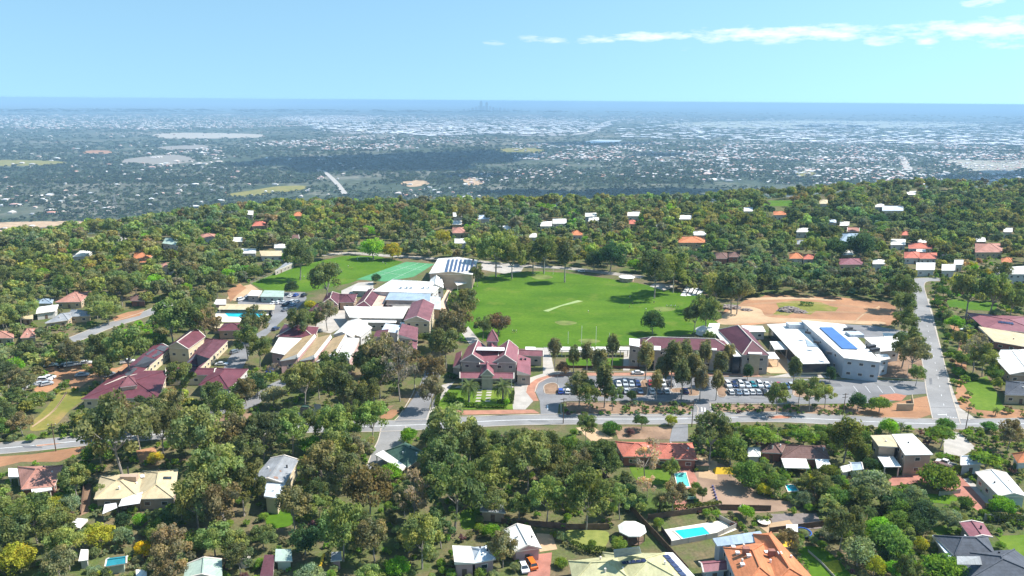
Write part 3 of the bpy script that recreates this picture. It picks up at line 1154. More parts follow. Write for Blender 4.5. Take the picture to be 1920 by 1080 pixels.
# --- hall with twin gables
b = building('school_hall', 'rose-roofed school hall with twin gables, arched porch and square tower behind the palms', 'school hall', 915, 700)
K = dict(wm=w_grey, trim=m_trim)
wing(b, [(863, 677), (908, 679), (915, 653), (877, 650)], 8.4, 'gable', 3.0, 1, rm=rm_rose, cap=2, **K)
wing(b, [(924, 679), (969, 680), (972, 652), (936, 650)], 8.4, 'gable', 3.0, 1, rm=rm_rose, cap=2, **K)
wing(b, [(900, 683), (933, 683), (936, 652), (897, 652)], 8.0, 'gable', 2.0, 0, rm=rm_rose, **K)
wing(b, [(863, 709), (963, 710), (963, 701), (863, 700)], 4.6, 'gable', 1.3, 0, rm=rm_rose, posts=True, **K)
wing(b, [(901, 704), (926, 704), (925, 690), (902, 690)], 6.0, 'gable', 2.4, 1, rm=rm_rose, nw=0, **K)
wing(b, [(969, 702), (995, 703), (995, 672), (971, 671)], 4.6, 'shed', 1.6, 1, rm=rm_rose, **K)
wing(b, [(849, 688), (863, 690), (866, 664), (855, 662)], 4.6, 'shed', 1.6, 3, rm=rm_rose, **K)
wing(b, [(912, 640), (935, 640), (933, 630), (914, 630)], 12, 'pyramid', 4.0, 0, rm=rm_rose, **K)
wing(b, [(914, 658), (931, 658), (932, 645), (913, 645)], 9.4, 'gable', 1.8, 1, rm=rm_rose, **K)
wing(b, [(972, 666), (1018, 668), (1018, 657), (972, 655)], 4.4, 'gable', 1.0, 0, rm=rm_maroon2, **K)
on_roof(b, 'skylight', [(891, 659), (944, 660), (944, 654), (893, 653)], m_white, .25, .5)
for x, y in ((977, 675), (985, 675)):
    roof_box(b, 'vent', x, y, (.7, .7, .8), m_dark)
for x in (884, 946):
    g = G(x, 712, 0)
    pb = MB(tuple(b.location))
    pb.box((g[0], g[1], 5.0), (1.6, 1.0, 10.0))
    pb.build('chimney_pier', w_tan, b)
ab = MB(tuple(b.location))
g = G(914, 725, 0)
ab.box((g[0], g[1] + .05, 1.9), (3.6, .5, 3.8))
ab.build('door', m_dark, b)

# --- two-storey classroom block
b = building('classroom_block', 'long two-storey classroom block with maroon hip roof beside the car park', 'school building', 1275, 690)
wing(b, [(1196, 651), (1376, 659), (1358, 639), (1192, 636)], 8.6, 'hip', 3.0, 0, wm=w_grey, rm=rm_maroon, cap=2)
wing(b, [(1180, 647), (1199, 650), (1200, 636), (1180, 634)], 9.6, 'flat', 0, 0, wm=w_grey, rm=m_white)
for x in (1233, 1338):
    wing(b, [(x - 7, 656), (x + 6, 656.5), (x + 6, 649), (x - 7, 648.5)], 9.2, 'flat', 0, 0, wm=w_grey, rm=m_white, win=False)
for z in (3.0, 6.3):
    E0, E1 = G(1240, 689, 0), G(1336, 692, 0)
    bb = MB(tuple(b.location))
    bb.bar((E0[0], E0[1], z), (E1[0], E1[1], z), .5)
    bb.build('balcony_rail', m_white, b)
b = building('school_building', 'tall maroon-roofed school building with a long sloping ridge beside the white new buildings', 'school building', 1405, 690)
wing(b, [(1392, 665), (1443, 666), (1404, 620), (1346, 618)], 8.6, 'hip', 4.2, 1, wm=w_grey, rm=rm_maroon, cap=2)
wing(b, [(1403, 663), (1429, 664), (1428, 658), (1403, 657)], 9.4, 'flat', 0, 0, wm=w_brick, rm=m_white, win=False)
wing(b, [(1376, 668), (1391, 668), (1352, 622), (1341, 624)], 8.0, 'flat', 0, 0, wm=m_glass, rm=rm_white, win=False, ov=1.2)
wing(b, [(1322, 626), (1346, 626), (1350, 606), (1330, 606)], 4, 'flat', 0, 0, wm=w_white, rm=rm_white)
wing(b, [(1398, 622), (1436, 622), (1430, 611), (1390, 610)], 4, 'flat', 0, 0, wm=w_white, rm=rm_white)

# --- new white buildings
b = building('modern_school_building', 'low modern building with vast flat white roof, glazed front and a notch in the roof', 'school building', 1500, 690)
wing(b, [(1506, 682), (1556, 681), (1503, 605), (1438, 608)], 5.6, 'flat', 0, 0, wm=m_glass, rm=rm_white, win=False, ov=1.6)
on_roof(b, 'roof_cutout', [(1514, 650), (1533, 651), (1517, 640), (1510, 636)], rm_bgrey, .1)
roof_box(b, 'rooftop_unit', 1492, 614, (8, 4, 2), rm_lgrey)
wing(b, [(1452, 655), (1478, 655), (1466, 640), (1443, 640)], 4.2, 'flat', 0, 0, wm=w_white, rm=rm_white, posts=True)
wing(b, [(1440, 672), (1462, 673), (1452, 660), (1434, 660)], 3.6, 'flat', 0, 0, wm=w_white, rm=rm_white, posts=True)
b = building('modern_school_building', 'tall white modern building with a long strip of blue solar panels on its roof', 'school building', 1600, 690)
wing(b, [(1583, 671), (1652, 679), (1584, 608), (1502, 600)], 8.8, 'flat', 0, 0, wm=w_blue, rm=rm_white, nw=3)
on_roof(b, 'solar_panel', [(1536, 615), (1560, 615), (1609, 656), (1579, 655)], m_solarblue, .12, .3)
for x, y in ((1590, 619), (1596, 624), (1633, 652), (1640, 658)):
    roof_box(b, 'rooftop_unit', x, y, (4.5, 1.3, 1.2), m_dark, .4)
roof_box(b, 'rooftop_unit', 1602, 629, (6, 5, 1.2), rm_lgrey)
for x, y in ((1523, 625), (1539, 643), (1562, 663)):
    roof_box(b, 'roof_window', x - 8, y, (2.4, .8, .9), m_dark, -.8)
wing(b, [(1650, 676), (1670, 672), (1664, 664), (1640, 664)], 7.0, 'flat', 0, 0, wm=w_blue, rm=rm_white)
b = building('modern_school_building', 'small flat white-roofed annex between the solar-panelled building and the upper yard', 'school building', 1650, 665)
wing(b, [(1651, 659), (1688, 656), (1683, 630), (1620, 633)], 5.4, 'flat', 0, 0, wm=w_white, rm=rm_white)
b = building('shade_canopy', 'small white canopy in the asphalt yard behind the white annex', 'canopy', 1665, 630)
wing(b, [(1658, 632), (1682, 636), (1680, 625), (1655, 624)], 3.2, 'flat', 0, 0, wm=w_white, rm=rm_white, posts=True)
b = building('garden_wall', 'long low cream wall in front of the glazed modern building', 'wall', 1530, 706)
wb = MB(tuple(b.location))
for a_, b_ in (((1500, 703), (1560, 702)), ((1560, 702), (1602, 705))):
    p0, p1 = G(*a_), G(*b_)
    wb.bar((p0[0], p0[1], .8), (p1[0], p1[1], .8), .35)
    wb.bar((p0[0], p0[1], .45), (p1[0], p1[1], .45), .3)
wb.build('wall_panel', w_cream, b)
b = building('garden_wall', 'square cream rendered wall on the orange corner by the side road', 'wall', 1700, 765)
wb = MB(tuple(b.location))
p0, p1, p2 = G(1680, 770), G(1711, 770), G(1708, 752)
for a_, b_ in ((p0, p1), (p1, p2)):
    wb.add([(a_[0], a_[1], 0), (b_[0], b_[1], 0), (b_[0], b_[1], 2.6), (a_[0], a_[1], 2.6),
            (a_[0] + .4, a_[1] + .4, 0), (b_[0] + .4, b_[1] + .4, 0), (b_[0] + .4, b_[1] + .4, 2.6), (a_[0] + .4, a_[1] + .4, 2.6)],
           [(0, 1, 2, 3), (5, 4, 7, 6), (3, 2, 6, 7), (1, 5, 6, 2), (4, 0, 3, 7)])
wb.build('wall_panel', w_brick, b)

# --- sports hall
b = building('sports_hall', 'big pale sports hall with rows of dark solar panels between the court and the oval', 'sports hall', 850, 525)
wing(b, [(804, 513), (886, 515), (896, 488), (821, 485)], 9, 'gable', 1.4, 1, wm=w_tan, rm=rm_white, win=False, cap=False)
for k in range(7):
    x = 834.5 + k * 7.6
    on_roof(b, 'solar_panel', [(x, 511 - (k % 3)), (x + 4.2, 511 - (k % 3)), (x + 9.4, 487), (x + 5.2, 487)], m_solar, .1, .2)
wing(b, [(857, 535), (884, 528), (884, 521), (850, 528)], 3.8, 'shed', .8, 0, wm=w_tan, rm=rm_white, posts=True)
b = building('school_building', 'broad white hip-roofed school building between the courtyard and the green court', 'school building', 765, 555)
wing(b, [(698, 546), (812, 550), (832, 531), (735, 524)], 6.5, 'hip', 3.4, 0, wm=w_white, rm=rm_white, nw=8)
wing(b, [(800, 540), (832, 540), (829, 524), (808, 522)], 6, 'gable', 2.2, 1, wm=w_white, rm=rm_white)
wing(b, [(800, 578), (826, 580), (826, 557), (803, 555)], 5.5, 'flat', 0, 0, wm=w_tan, rm=rm_lgrey)
for x in (752, 763, 771, 794, 804):
    roof_box(b, 'vent', x, 541, (.9, .9, 1.2), rm_lgrey)
b = building('school_building', 'grey balconied two-storey school block facing the courtyard below the white hip roof', 'school building', 765, 575)
wing(b, [(722, 562), (806, 564), (808, 550), (730, 548)], 6.2, 'flat', 0, 0, wm=w_grey, rm=rm_bgrey, kp=True)
p0, p1 = G(725, 584), G(800, 586)
for z in (1.1, 4.2):
    bb = MB(tuple(b.location))
    bb.bar((p0[0], p0[1] - 1.5, z), (p1[0], p1[1] - 1.5, z), .45)
    bb.build('balcony_rail', m_conc, b)
b = building('arcade', 'cream brick arcade wall with arches at the back of the courtyard', 'arcade', 745, 585)
wing(b, [(736, 578), (772, 578), (771, 573), (736, 573)], 4, 'flat', 0, 0, wm=w_tan, rm=m_conc, nw=3)
b = building('school_building', 'long low white-roofed school building across the middle of the campus', 'school building', 715, 605)
wing(b, [(655, 595), (755, 597), (766, 579), (644, 577)], 5.6, 'shed', .8, 0, wm=w_grey, rm=rm_white)
wing(b, [(660, 604), (742, 605), (746, 599), (658, 598)], 4.2, 'shed', .5, 0, wm=w_grey, rm=rm_white)
b = building('school_building', 'tall maroon gable-roofed school building above the driveway trees', 'school building', 785, 615)
wing(b, [(757, 601), (806, 603), (815, 571), (773, 567)], 8, 'gable', 2.2, 1, wm=w_cream, rm=rm_maroon2)
b = building('school_building', 'dark maroon U-shaped classroom wing on the left of the white school roofs', 'school building', 640, 580)
wing(b, [(663, 576), (696, 576), (716, 545), (690, 543)], 4.6, 'hip', 2.0, 1, wm=w_tan, rm=rm_dmaroon, cap=2)
wing(b, [(636, 567), (664, 567), (670, 551), (632, 551)], 4.2, 'hip', 1.6, 0, wm=w_tan, rm=rm_dmaroon)
wing(b, [(602, 570), (634, 572), (638, 551), (612, 551)], 4.4, 'hip', 2.4, 1, wm=w_tan, rm=rm_dmaroon, cap=2)
wing(b, [(574, 587), (600, 590), (614, 572), (594, 569)], 4.0, 'hip', 1.6, 1, wm=w_tan, rm=rm_dmaroon)
sheet('inner_court_lawn', [(638, 573), (660, 573), (662, 579), (640, 579)], .1, m_lawn, open_=False)
wing(b, [(690, 578), (712, 580), (732, 553), (716, 551)], 3.8, 'shed', .6, 1, wm=w_pink, rm=roofmat('salmon_roof', (.72, .50, .38)))
b = building('school_shelter', 'small flat white-roofed shelter beside the school field', 'shelter', 677, 550)
wing(b, [(659, 545), (694, 546), (692, 537), (665, 536)], 3.4, 'flat', 0, 0, wm=w_white, rm=rm_white)
b = building('school_building', 'maroon hip-roofed school building between the round trees and the tan sawtooth roofs', 'school building', 555, 640)
wing(b, [(518, 631), (590, 633), (598, 613), (533, 608)], 4.4, 'hip', 2.8, 0, wm=w_brick, rm=rm_maroon, cap=2)
b = building('school_building', 'school building with three tan sawtooth roofs divided by white parapets', 'school building', 590, 690)
wing(b, [(507, 660), (533, 665), (566, 637), (523, 635)], 6.0, 'shed', .6, 0, wm=w_pink, rm=rm_white)
for qq in ([(525, 676), (558, 671), (591, 632), (563, 634)], [(561, 676), (590, 672), (621, 633), (594, 633)], [(593, 677), (629, 666), (649, 632), (624, 634)]):
    wing(b, qq, 6.2, 'shed', 1.6, 3, wm=w_pink, rm=rm_tan, trim=m_white, nw=3)
    on_roof(b, 'parapet', [qq[1], (qq[1][0] + 2.2, qq[1][1] - 1), (qq[2][0] + 1.6, qq[2][1]), qq[2]], m_white, .7, .05)
wing(b, [(632, 668), (655, 677), (674, 638), (650, 633)], 6.4, 'shed', 1.0, 3, wm=w_pink, rm=rm_white)
b = building('school_building', 'white-roofed gabled school building behind the tan sawtooth roofs', 'school building', 660, 635)
wing(b, [(624, 628), (660, 632), (690, 606), (652, 602)], 5.6, 'gable', 1.8, 1, wm=w_white, rm=rm_white, cap=False)
wing(b, [(661, 628), (676, 631), (698, 614), (686, 608)], 4.8, 'shed', .5, 1, wm=w_white, rm=rm_white)
b = building('school_building', 'dusty maroon roofed school block with an orange end wall beside the driveway', 'school building', 765, 650)
wing(b, [(747, 632), (783, 638), (784, 614), (754, 611)], 7, 'shed', 1.2, 1, wm=w_grey, rm=rm_maroon2)
wing(b, [(765, 652), (781, 654), (783, 640), (767, 638)], 6, 'shed', .6, 1, wm=mat('orange_wall', (.62, .14, .05), .8), rm=rm_maroon2)
wing(b, [(714, 621), (744, 624), (752, 610), (723, 606)], 5, 'flat', 0, 0, wm=w_white, rm=rm_lgrey)
wing(b, [(752, 609), (790, 611), (794, 606), (750, 604)], 4.6, 'flat', 0, 0, wm=w_white, rm=rm_white)
wing(b, [(699, 632), (726, 630), (729, 620), (706, 623)], 5.2, 'shed', .8, 0, wm=w_grey, rm=rm_dmaroon)
b = building('demountable_classroom', 'pale green-roofed transportable classroom in the staff car park', 'classroom', 498, 560)
wing(b, [(463, 554), (485, 555), (492, 545), (472, 544)], 3.4, 'flat', 0, 0, wm=w_grey, rm=rm_white)
wing(b, [(487, 556), (532, 557), (533, 545), (496, 544)], 3.4, 'flat', 0, 0, wm=w_lgreen, rm=rm_pgreen)
b = building('pool_shelter', 'long cream-roofed open shelter along the school swimming pool', 'shelter', 462, 585)
wing(b, [(409, 580), (514, 581), (516, 573), (413, 571)], 2.2, 'shed', .5, 0, wm=w_tan, rm=rm_cream, posts=True)
wing(b, [(401, 571), (424, 571), (424, 561), (402, 561)], 3.2, 'flat', 0, 0, wm=w_pink, rm=w_white)

# --- left maroon complex
b = building('school_building', 'rambling maroon-roofed complex with square dark roof sections, left of the school', 'school building', 250, 720)
K = dict(wm=w_cream)
wing(b, [(152, 748), (298, 746), (316, 694), (222, 696)], 4.0, 'hip', 1.2, 0, rm=rm_maroon, **K)
wing(b, [(196, 722), (264, 700), (320, 652), (292, 644)], 4.1, 'gable', .7, 1, rm=rm_maroon, cap=False, **K)
wing(b, [(312, 704), (400, 703), (406, 690), (312, 688)], 4.2, 'gable', 1.0, 0, rm=rm_maroon, **K)
for qq in ([(273, 665), (289, 671), (305, 662), (289, 655)], [(251, 688), (273, 690), (294, 675), (272, 669)], [(234, 703), (242, 706), (258, 692), (251, 690)], [(292, 655), (308, 660), (315, 650), (301, 648)]):
    on_roof(b, 'dark_roof_section', qq, rm_dgrey, .1, .15)
wing(b, [(225, 726), (258, 722), (252, 708), (236, 708)], 6.2, 'pyramid', 2.4, 0, rm=rm_maroon2, win=False, **K)
b = building('school_building', 'two-storey maroon gabled building with a cream sunlit side wall', 'school building', 350, 670)
wing(b, [(313, 651), (353, 654), (385, 631), (352, 621)], 6.6, 'gable', 2.6, 1, wm=w_cream, rm=rm_maroon, cap=2)
b = building('school_building', 'long dark grey-brown roofed wing between the maroon buildings', 'school building', 390, 680)
wing(b, [(344, 686), (374, 691), (428, 638), (386, 634)], 3.6, 'hip', 1.4, 1, wm=w_cream, rm=rm_dmaroon)
on_roof(b, 'dark_roof_section', [(347, 684), (372, 688), (394, 674), (368, 665)], rm_dgrey, .1, .2)
b = building('school_building', 'maroon hip-roofed building with a pale grey side, at the head of the service drive', 'school building', 420, 715)
wing(b, [(372, 722), (430, 730), (466, 692), (402, 689)], 4.0, 'hip', 2.2, 1, wm=w_white, rm=rm_maroon)
b = building('school_building', 'small maroon hip-roofed building just below the school pool', 'school building', 433, 625)
wing(b, [(408, 620), (460, 619), (456, 606), (420, 606)], 4.2, 'hip', 1.8, 0, wm=w_tan, rm=rm_maroon)
b = building('garden_shed', 'tiny cream flat-roofed shed left of the small maroon hip roof', 'shed', 405, 615)
wing(b, [(397, 615), (416, 615), (419, 607), (404, 607)], 3, 'flat', 0, 0, wm=w_tan, rm=rm_cream)
b = building('covered_walkway', 'row of white sail-like walkway roofs between hall and classroom block', 'walkway', 1110, 660)
for x in range(985, 1180, 22):
    if 1000 < x < 1020:
        continue
    wing(b, [(x, 656), (x + 19, 656.5), (x + 19, 652), (x, 651.5)], 3.2, 'shed', .4, 0, wm=w_white, rm=rm_white, posts=True, kp=False)

# ------------------------------------------------------------------ houses
def house(label, wings, wm=None, cat='house', name='house', group=None):
    q0 = wings[0][0]
    cx = sum(p[0] for p in q0) / 4
    cy_ = sum(p[1] for p in q0) / 4
    b = building(name, label, cat, cx, cy_, wings[0][1], group)
    rv = random.Random(label)
    for w_ in wings:
        q, h, rt, rh, ax, rm = w_[:6]
        kw = dict(w_[6]) if len(w_) > 6 else {}
        kw.setdefault('wm', wm or w_brick)
        kw.setdefault('door', w_ is wings[0])
        wing(b, q, h, rt, rh, ax, rm=rm, **kw)
        if q[0][1] > 560 and not kw.get('posts') and h > 3.1:
            for t in SURF[b.name][-{'hip': 4, 'gable': 2}.get(rt, 1):][:3]:
                if rv.random() < .75:
                    k = [rv.random() + .6 for _ in t]
                    s_ = sum(k)
                    pt = sum((v * (w2 / s_) for v, w2 in zip(t, k)), Vector())
                    m_ = MB(tuple(b.location))
                    z_ = rv.choice((.45, .45, .9))
                    m_.bar((pt.x, pt.y, pt.z - .15), (pt.x, pt.y, pt.z + z_), .42, n=8, w2=.5)
                    m_.build('roof_vent', rv.choice((m_white, m_dark, m_trim)), b)
    return b


def rq(x0, y0, x1, y1, sh=0):
    """plain eave quad: x0..x1 wide, y0 back, y1 front, back edge shifted by sh"""
    return [(x0, y1), (x1, y1), (x1 + sh, y0), (x0 + sh, y0)]


P_ = dict(posts=True)
house('pinkish-brown tiled house with a white patio roof beside the bare verge, far left', [([(40, 918), (102, 912), (118, 872), (33, 875)], 3.2, 'hip', 2.4, 0, rm_pink), ([(16, 896), (36, 894), (33, 878), (16, 880)], 3, 'shed', .4, 1, rm_white, P_), ([(60, 925), (98, 918), (95, 910), (58, 916)], 2.8, 'shed', .3, 0, rm_white, P_)], w_red)
b = house('large cream-roofed house with a tall flue and shade sails', [([(176, 936), (262, 934), (270, 885), (188, 893)], 3.6, 'hip', 1.6, 0, rm_cream), ([(255, 936), (326, 934), (334, 880), (268, 883)], 3.6, 'hip', 1.6, 1, rm_cream)], w_tan)
roof_box(b, 'clerestory', 243, 899, (4.5, 1.5, 1.3), w_tan)
on_roof(b, 'skylight', [(306, 899), (321, 899), (321, 895), (306, 895)], m_glass, .15)
on_roof(b, 'skylight', [(263, 897), (271, 896), (270, 891), (263, 892)], m_white, .15)
p, n_ = hit(b, 241, 890)
fb = MB(tuple(b.location)); fb.bar((p.x, p.y, p.z - .5), (p.x, p.y, p.z + 2.4), .45, n=8); fb.build('flue', m_dark, b)
b = house('weathered grey metal-roofed house with a cream side wall and rust streaks', [([(472, 900), (535, 906), (560, 862), (507, 859)], 5.2, 'gable', 1.0, 1, rm_grey), ([(495, 932), (520, 936), (536, 906), (500, 900)], 5.0, 'shed', .3, 2, rm_lgrey)], w_cream)
for qq in ([(505, 884), (528, 885), (527, 882), (508, 881)], [(500, 896), (522, 898), (521, 894), (504, 893)]):
    on_roof(b, 'rust_patch', qq, mat('rust', (.34, .20, .14), .9, .3, 2), .03, .02)
b = house('dark green-roofed house with a white verandah strip beside the side street', [([(722, 846), (764, 876), (803, 850), (760, 829)], 3.4, 'hip', 2.2, 0, rm_green), ([(703, 852), (754, 882), (762, 876), (718, 846)], 3.0, 'shed', .4, 0, rm_white, P_)], w_brick)
house('pale green metal-roofed shed cut by the bottom edge, left of centre', [([(343, 1084), (417, 1084), (416, 1049), (350, 1058)], 3.4, 'gable', 1.0, 1, rm_pgreen)], w_lgreen, 'shed', 'shed')
house('white and pale blue roofed house with a pink wall near the white barn', [([(852, 1057), (890, 1056), (883, 1024), (848, 1026)], 4.0, 'shed', .5, 1, rm_white), ([(888, 1056), (930, 1048), (912, 1024), (882, 1026)], 3.6, 'hip', 1.2, 0, rm_lgrey)], w_pink)
house('white-roofed barn-like garage above the orange vehicle', [([(965, 1034), (1015, 1027), (995, 988), (944, 995)], 3.8, 'gable', 1.2, 1, rm_white)], w_pink, 'garage', 'garage')
b = house('pale yellow-roofed house with solar panels at the bottom edge', [([(1075, 1092), (1190, 1092), (1165, 1040), (1066, 1052)], 3.6, 'hip', 2.0, 0, rm_yellow), ([(1170, 1100), (1300, 1100), (1246, 1037), (1130, 1036)], 3.6, 'hip', 2.4, 1, rm_yellow), ([(1290, 1090), (1312, 1090), (1262, 1036), (1244, 1037)], 3.2, 'shed', .2, 1, rm_white, P_)], w_cream)
for k in range(6):
    on_roof(b, 'solar_panel', [(1249 + 7 * k, 1049 + 8 * k), (1259 + 7 * k, 1048 + 8 * k), (1252 + 7 * k, 1041 + 8 * k), (1242 + 7 * k, 1042 + 8 * k)], m_solar, .1)
for k in range(5):
    on_roof(b, 'solar_panel', [(1168 + 9 * k, 1059 - k), (1176 + 9 * k, 1058 - k), (1173 + 9 * k, 1053 - k), (1165 + 9 * k, 1054 - k)], m_solar, .1)
on_roof(b, 'skylight', [(1150, 1050), (1200, 1042), (1196, 1030), (1148, 1036)], rm_bgrey, .2, .6)
# big orange-tiled house
b = house('large bright orange-tiled house with grey metal verandah roofs', [([(1390, 1110), (1480, 1110), (1440, 1015), (1356, 1027)], 5.6, 'hip', 2.2, 1, rm_orange), ([(1440, 1105), (1545, 1105), (1446, 998), (1412, 1002)], 5.6, 'hip', 2.2, 1, rm_orange), ([(1345, 1024), (1440, 1014), (1425, 998), (1336, 1012)], 5.2, 'shed', .4, 0, rm_bgrey)], w_blue)
for x, y in ((1398, 1038), (1446, 1042)):
    roof_box(b, 'chimney', x, y, (1.4, .9, 1.6), w_red)
for x, y in ((1383, 1038), (1375, 1027), (1404, 1043), (1392, 1060), (1437, 1037), (1462, 1039)):
    roof_box(b, 'whirlybird_vent', x, y, (.8, .8, .5), m_white)
house('small maroon-roofed shed on blue walls beside the orange-tiled house', [([(1320, 1073), (1364, 1068), (1360, 1049), (1311, 1053)], 3.0, 'gable', .8, 0, rm_rose)], w_blue, 'shed', 'shed')
b = house('long low house with bright red roof across from the car park exit', [([(1168, 856), (1232, 856), (1222, 829), (1153, 828)], 3.4, 'hip', 1.8, 0, rm_red), ([(1225, 860), (1308, 862), (1298, 831), (1214, 830)], 3.4, 'hip', 2.2, 0, rm_red)], w_red)
b = house('dark brown-tiled house with two white patio roofs', [([(1428, 848), (1466, 850), (1473, 834), (1426, 833)], 3.2, 'hip', 1.8, 0, rm_brown), ([(1464, 859), (1557, 861), (1547, 836), (1474, 834)], 3.2, 'hip', 2.0, 0, rm_brown), ([(1471, 877), (1518, 878), (1511, 861), (1464, 859)], 2.9, 'shed', .3, 0, rm_white, P_), ([(1532, 878), (1560, 877), (1552, 861), (1528, 861)], 2.9, 'shed', .3, 0, rm_white, P_)], w_red)
b = house('two-storey flat cream-roofed house with tan walls and a white awning', [([(1647, 836), (1683, 838), (1676, 815), (1632, 816)], 6.8, 'flat', 0, 0, rm_cream), ([(1697, 853), (1750, 852), (1711, 813), (1672, 814)], 7.0, 'flat', 0, 0, rm_white), ([(1658, 875), (1690, 875), (1675, 855), (1645, 855)], 3.6, 'flat', 0, 0, rm_white, P_)], w_tan)
house('pale green gabled metal shed beside the red driveway, right edge', [([(1873, 930), (1926, 931), (1888, 887), (1829, 886)], 4.2, 'gable', .9, 1, rm_white)], w_lgreen, 'shed', 'shed')
house('blue-grey roofed cottage behind the white utility vehicle', [([(1802, 872), (1845, 870), (1838, 856), (1800, 856)], 3.4, 'gable', 1.4, 0, rm_lgrey)], w_white)
house('orange-tiled white-walled house cut by the right edge', [([(1908, 868), (1950, 866), (1940, 850), (1897, 851)], 3.6, 'hip', 2.0, 0, rm_orange)], w_white)
b = house('dark grey-tiled house in the bottom right corner', [([(1790, 1042), (1868, 1042), (1852, 1006), (1750, 1004)], 3.6, 'hip', 2.2, 0, rm_dgrey), ([(1800, 1095), (1990, 1095), (1902, 1030), (1812, 1036)], 3.6, 'hip', 2.4, 1, rm_dgrey), ([(1778, 1046), (1792, 1040), (1760, 1003), (1748, 1005)], 3.0, 'shed', .2, 1, rm_lgrey, P_)], w_grey)
on_roof(b, 'skylight', [(1795, 1060), (1842, 1060), (1838, 1045), (1794, 1045)], rm_grey, .1)
house('small crimson-roofed shed above the dark grey-tiled house', [([(1820, 1008), (1861, 1006), (1844, 981), (1799, 980)], 3.2, 'gable', .5, 1, rm_rose)], w_grey, 'shed', 'shed')
house('little white flat-roofed gazebo beside the play area', [(rq(1474, 983, 1496, 997), 2.6, 'flat', 0, 0, rm_white, P_)], w_white, 'gazebo', 'gazebo')
house('small teal-roofed garden shed among trees at bottom left', [([(198, 1062), (236, 1056), (238, 1042), (205, 1046)], 2.6, 'gable', .6, 0, roofmat('teal_roof', (.03, .28, .34)))], w_lgreen, 'shed', 'shed')
house('tiny white-roofed shed at the foot of the yellow tree', [(rq(255, 1070, 275, 1085), 2.4, 'shed', .3, 0, rm_white)], w_white, 'shed', 'shed')
house('long pinkish-red tiled house among trees on the left hillside', [([(103, 567), (152, 566), (172, 547), (140, 545)], 3.6, 'hip', 2.0, 0, rm_pink)], w_brick)
house('blue-grey roofed house just left of the pinkish-red tiled one', [(rq(67, 561, 98, 569, 3), 3.2, 'hip', 1.4, 0, rm_bgrey)], w_white)
house('low white-roofed house below the blue-grey one on the left', [([(67, 588), (104, 583), (110, 572), (70, 577)], 3.6, 'shed', .4, 0, rm_white)], w_white)
house('long grey-roofed house above the left street', [([(84, 606), (128, 600), (146, 584), (112, 588)], 3.4, 'hip', 1.8, 0, rm_grey), ([(124, 594), (168, 592), (172, 586), (134, 580)], 3.4, 'hip', 1.8, 0, rm_grey)], w_brick)
house('pale grey and brown hip-roofed house at far left', [([(38, 634), (66, 632), (66, 616), (46, 616)], 3.2, 'hip', 2.0, 0, rm_pink)], w_brick)
house('pinkish tiled house cut by the left edge', [(rq(-30, 622, 26, 634), 3.2, 'hip', 1.8, 0, rm_pink)], w_brick)
house('small cream-roofed shed below the low white-roofed house', [(rq(40, 590, 62, 598), 3, 'flat', 0, 0, rm_cream)], w_tan, 'shed', 'shed')
house('dark brown-roofed house beside the driveway on the left hillside', [(rq(244, 556, 272, 564), 3.2, 'hip', 1.8, 0, rm_brown)], w_red)
house('small white carport roof between the grey house and the dark one', [(rq(164, 571, 180, 578), 2.8, 'flat', 0, 0, rm_white, P_)], w_white, 'carport', 'carport')
house('bright orange-tiled house on the left hillside', [([(249, 485), (277, 486), (296, 474), (252, 474)], 4, 'hip', 2.2, 0, rm_orange), (rq(262, 484, 275, 492), 3, 'hip', 1.2, 0, rm_orange)], w_brick)
house('long white-roofed building beside the valley road', [([(135, 482), (160, 480), (173, 469), (150, 470)], 4, 'flat', 0, 0, rm_white)], w_white)
house('mint green-roofed house above the orange-tiled one', [([(304, 456), (334, 460), (334, 446), (310, 446)], 4.5, 'hip', 2, 0, rm_pgreen)], w_white)
house('white two-level house on the skyline above the left trees', [([(450, 401), (474, 403), (476, 395), (454, 394)], 6, 'gable', 1.5, 0, rm_white)], w_white)
house('red-tiled house below the white skyline house', [([(472, 424), (500, 423), (504, 415), (478, 415)], 4, 'hip', 2, 0, rm_red)], w_brick)
house('small salmon-roofed house right of the red-tiled skyline house', [(rq(550, 398, 568, 405), 4, 'hip', 2, 0, rm_orange)], w_brick)
house('small white and brown roofed house in the left tree belt', [(rq(376, 439, 404, 446), 4, 'hip', 2, 0, rm_pink)], w_white)
house('pale flat-roofed house group left of the school field', [(rq(453, 466, 480, 475), 4, 'flat', 0, 0, rm_white), (rq(490, 470, 532, 480, -4), 4, 'flat', 0, 0, rm_cream)], w_white)
house('small white-roofed house directly above the pale flat roofs', [(rq(514, 458, 536, 465), 4.5, 'hip', 1.5, 0, rm_white)], w_white)
house('long pale shed roof at the left end of the school field', [([(515, 508), (530, 502), (552, 493), (535, 494)], 3, 'shed', .5, 0, rm_grey)], w_grey, 'shed', 'shed')
house('red-roofed house in the trees above the green court', [(rq(848, 426, 872, 437), 4, 'hip', 2, 0, rm_pink)], w_brick)
house('white-roofed house on the street above the sports hall', [(rq(852, 447, 880, 456), 4, 'hip', 1.5, 0, rm_white)], w_white)
house('orange-roofed house in the trees above the oval', [(rq(1072, 432, 1092, 441), 4, 'hip', 2, 0, rm_orange)], w_white)
house('white two-storey house left of the red roof on the far ridge', [(rq(1097, 399, 1119, 406), 5.5, 'hip', 1.5, 0, rm_white)], w_white)
house('large white house on the far ridge at centre right', [(rq(1177, 397, 1199, 405), 5.5, 'gable', 1.5, 0, rm_white)], w_white)
house('bright red-roofed house below the large white ridge house', [(rq(1176, 413, 1192, 420), 4, 'hip', 2, 0, rm_red)], w_brick)
house('cluster of white roofs in the trees behind the oval', [(rq(1013, 415, 1035, 424), 4, 'hip', 1.5, 0, rm_white), (rq(1036, 410, 1062, 419), 4.5, 'hip', 1.5, 0, rm_white)], w_white)
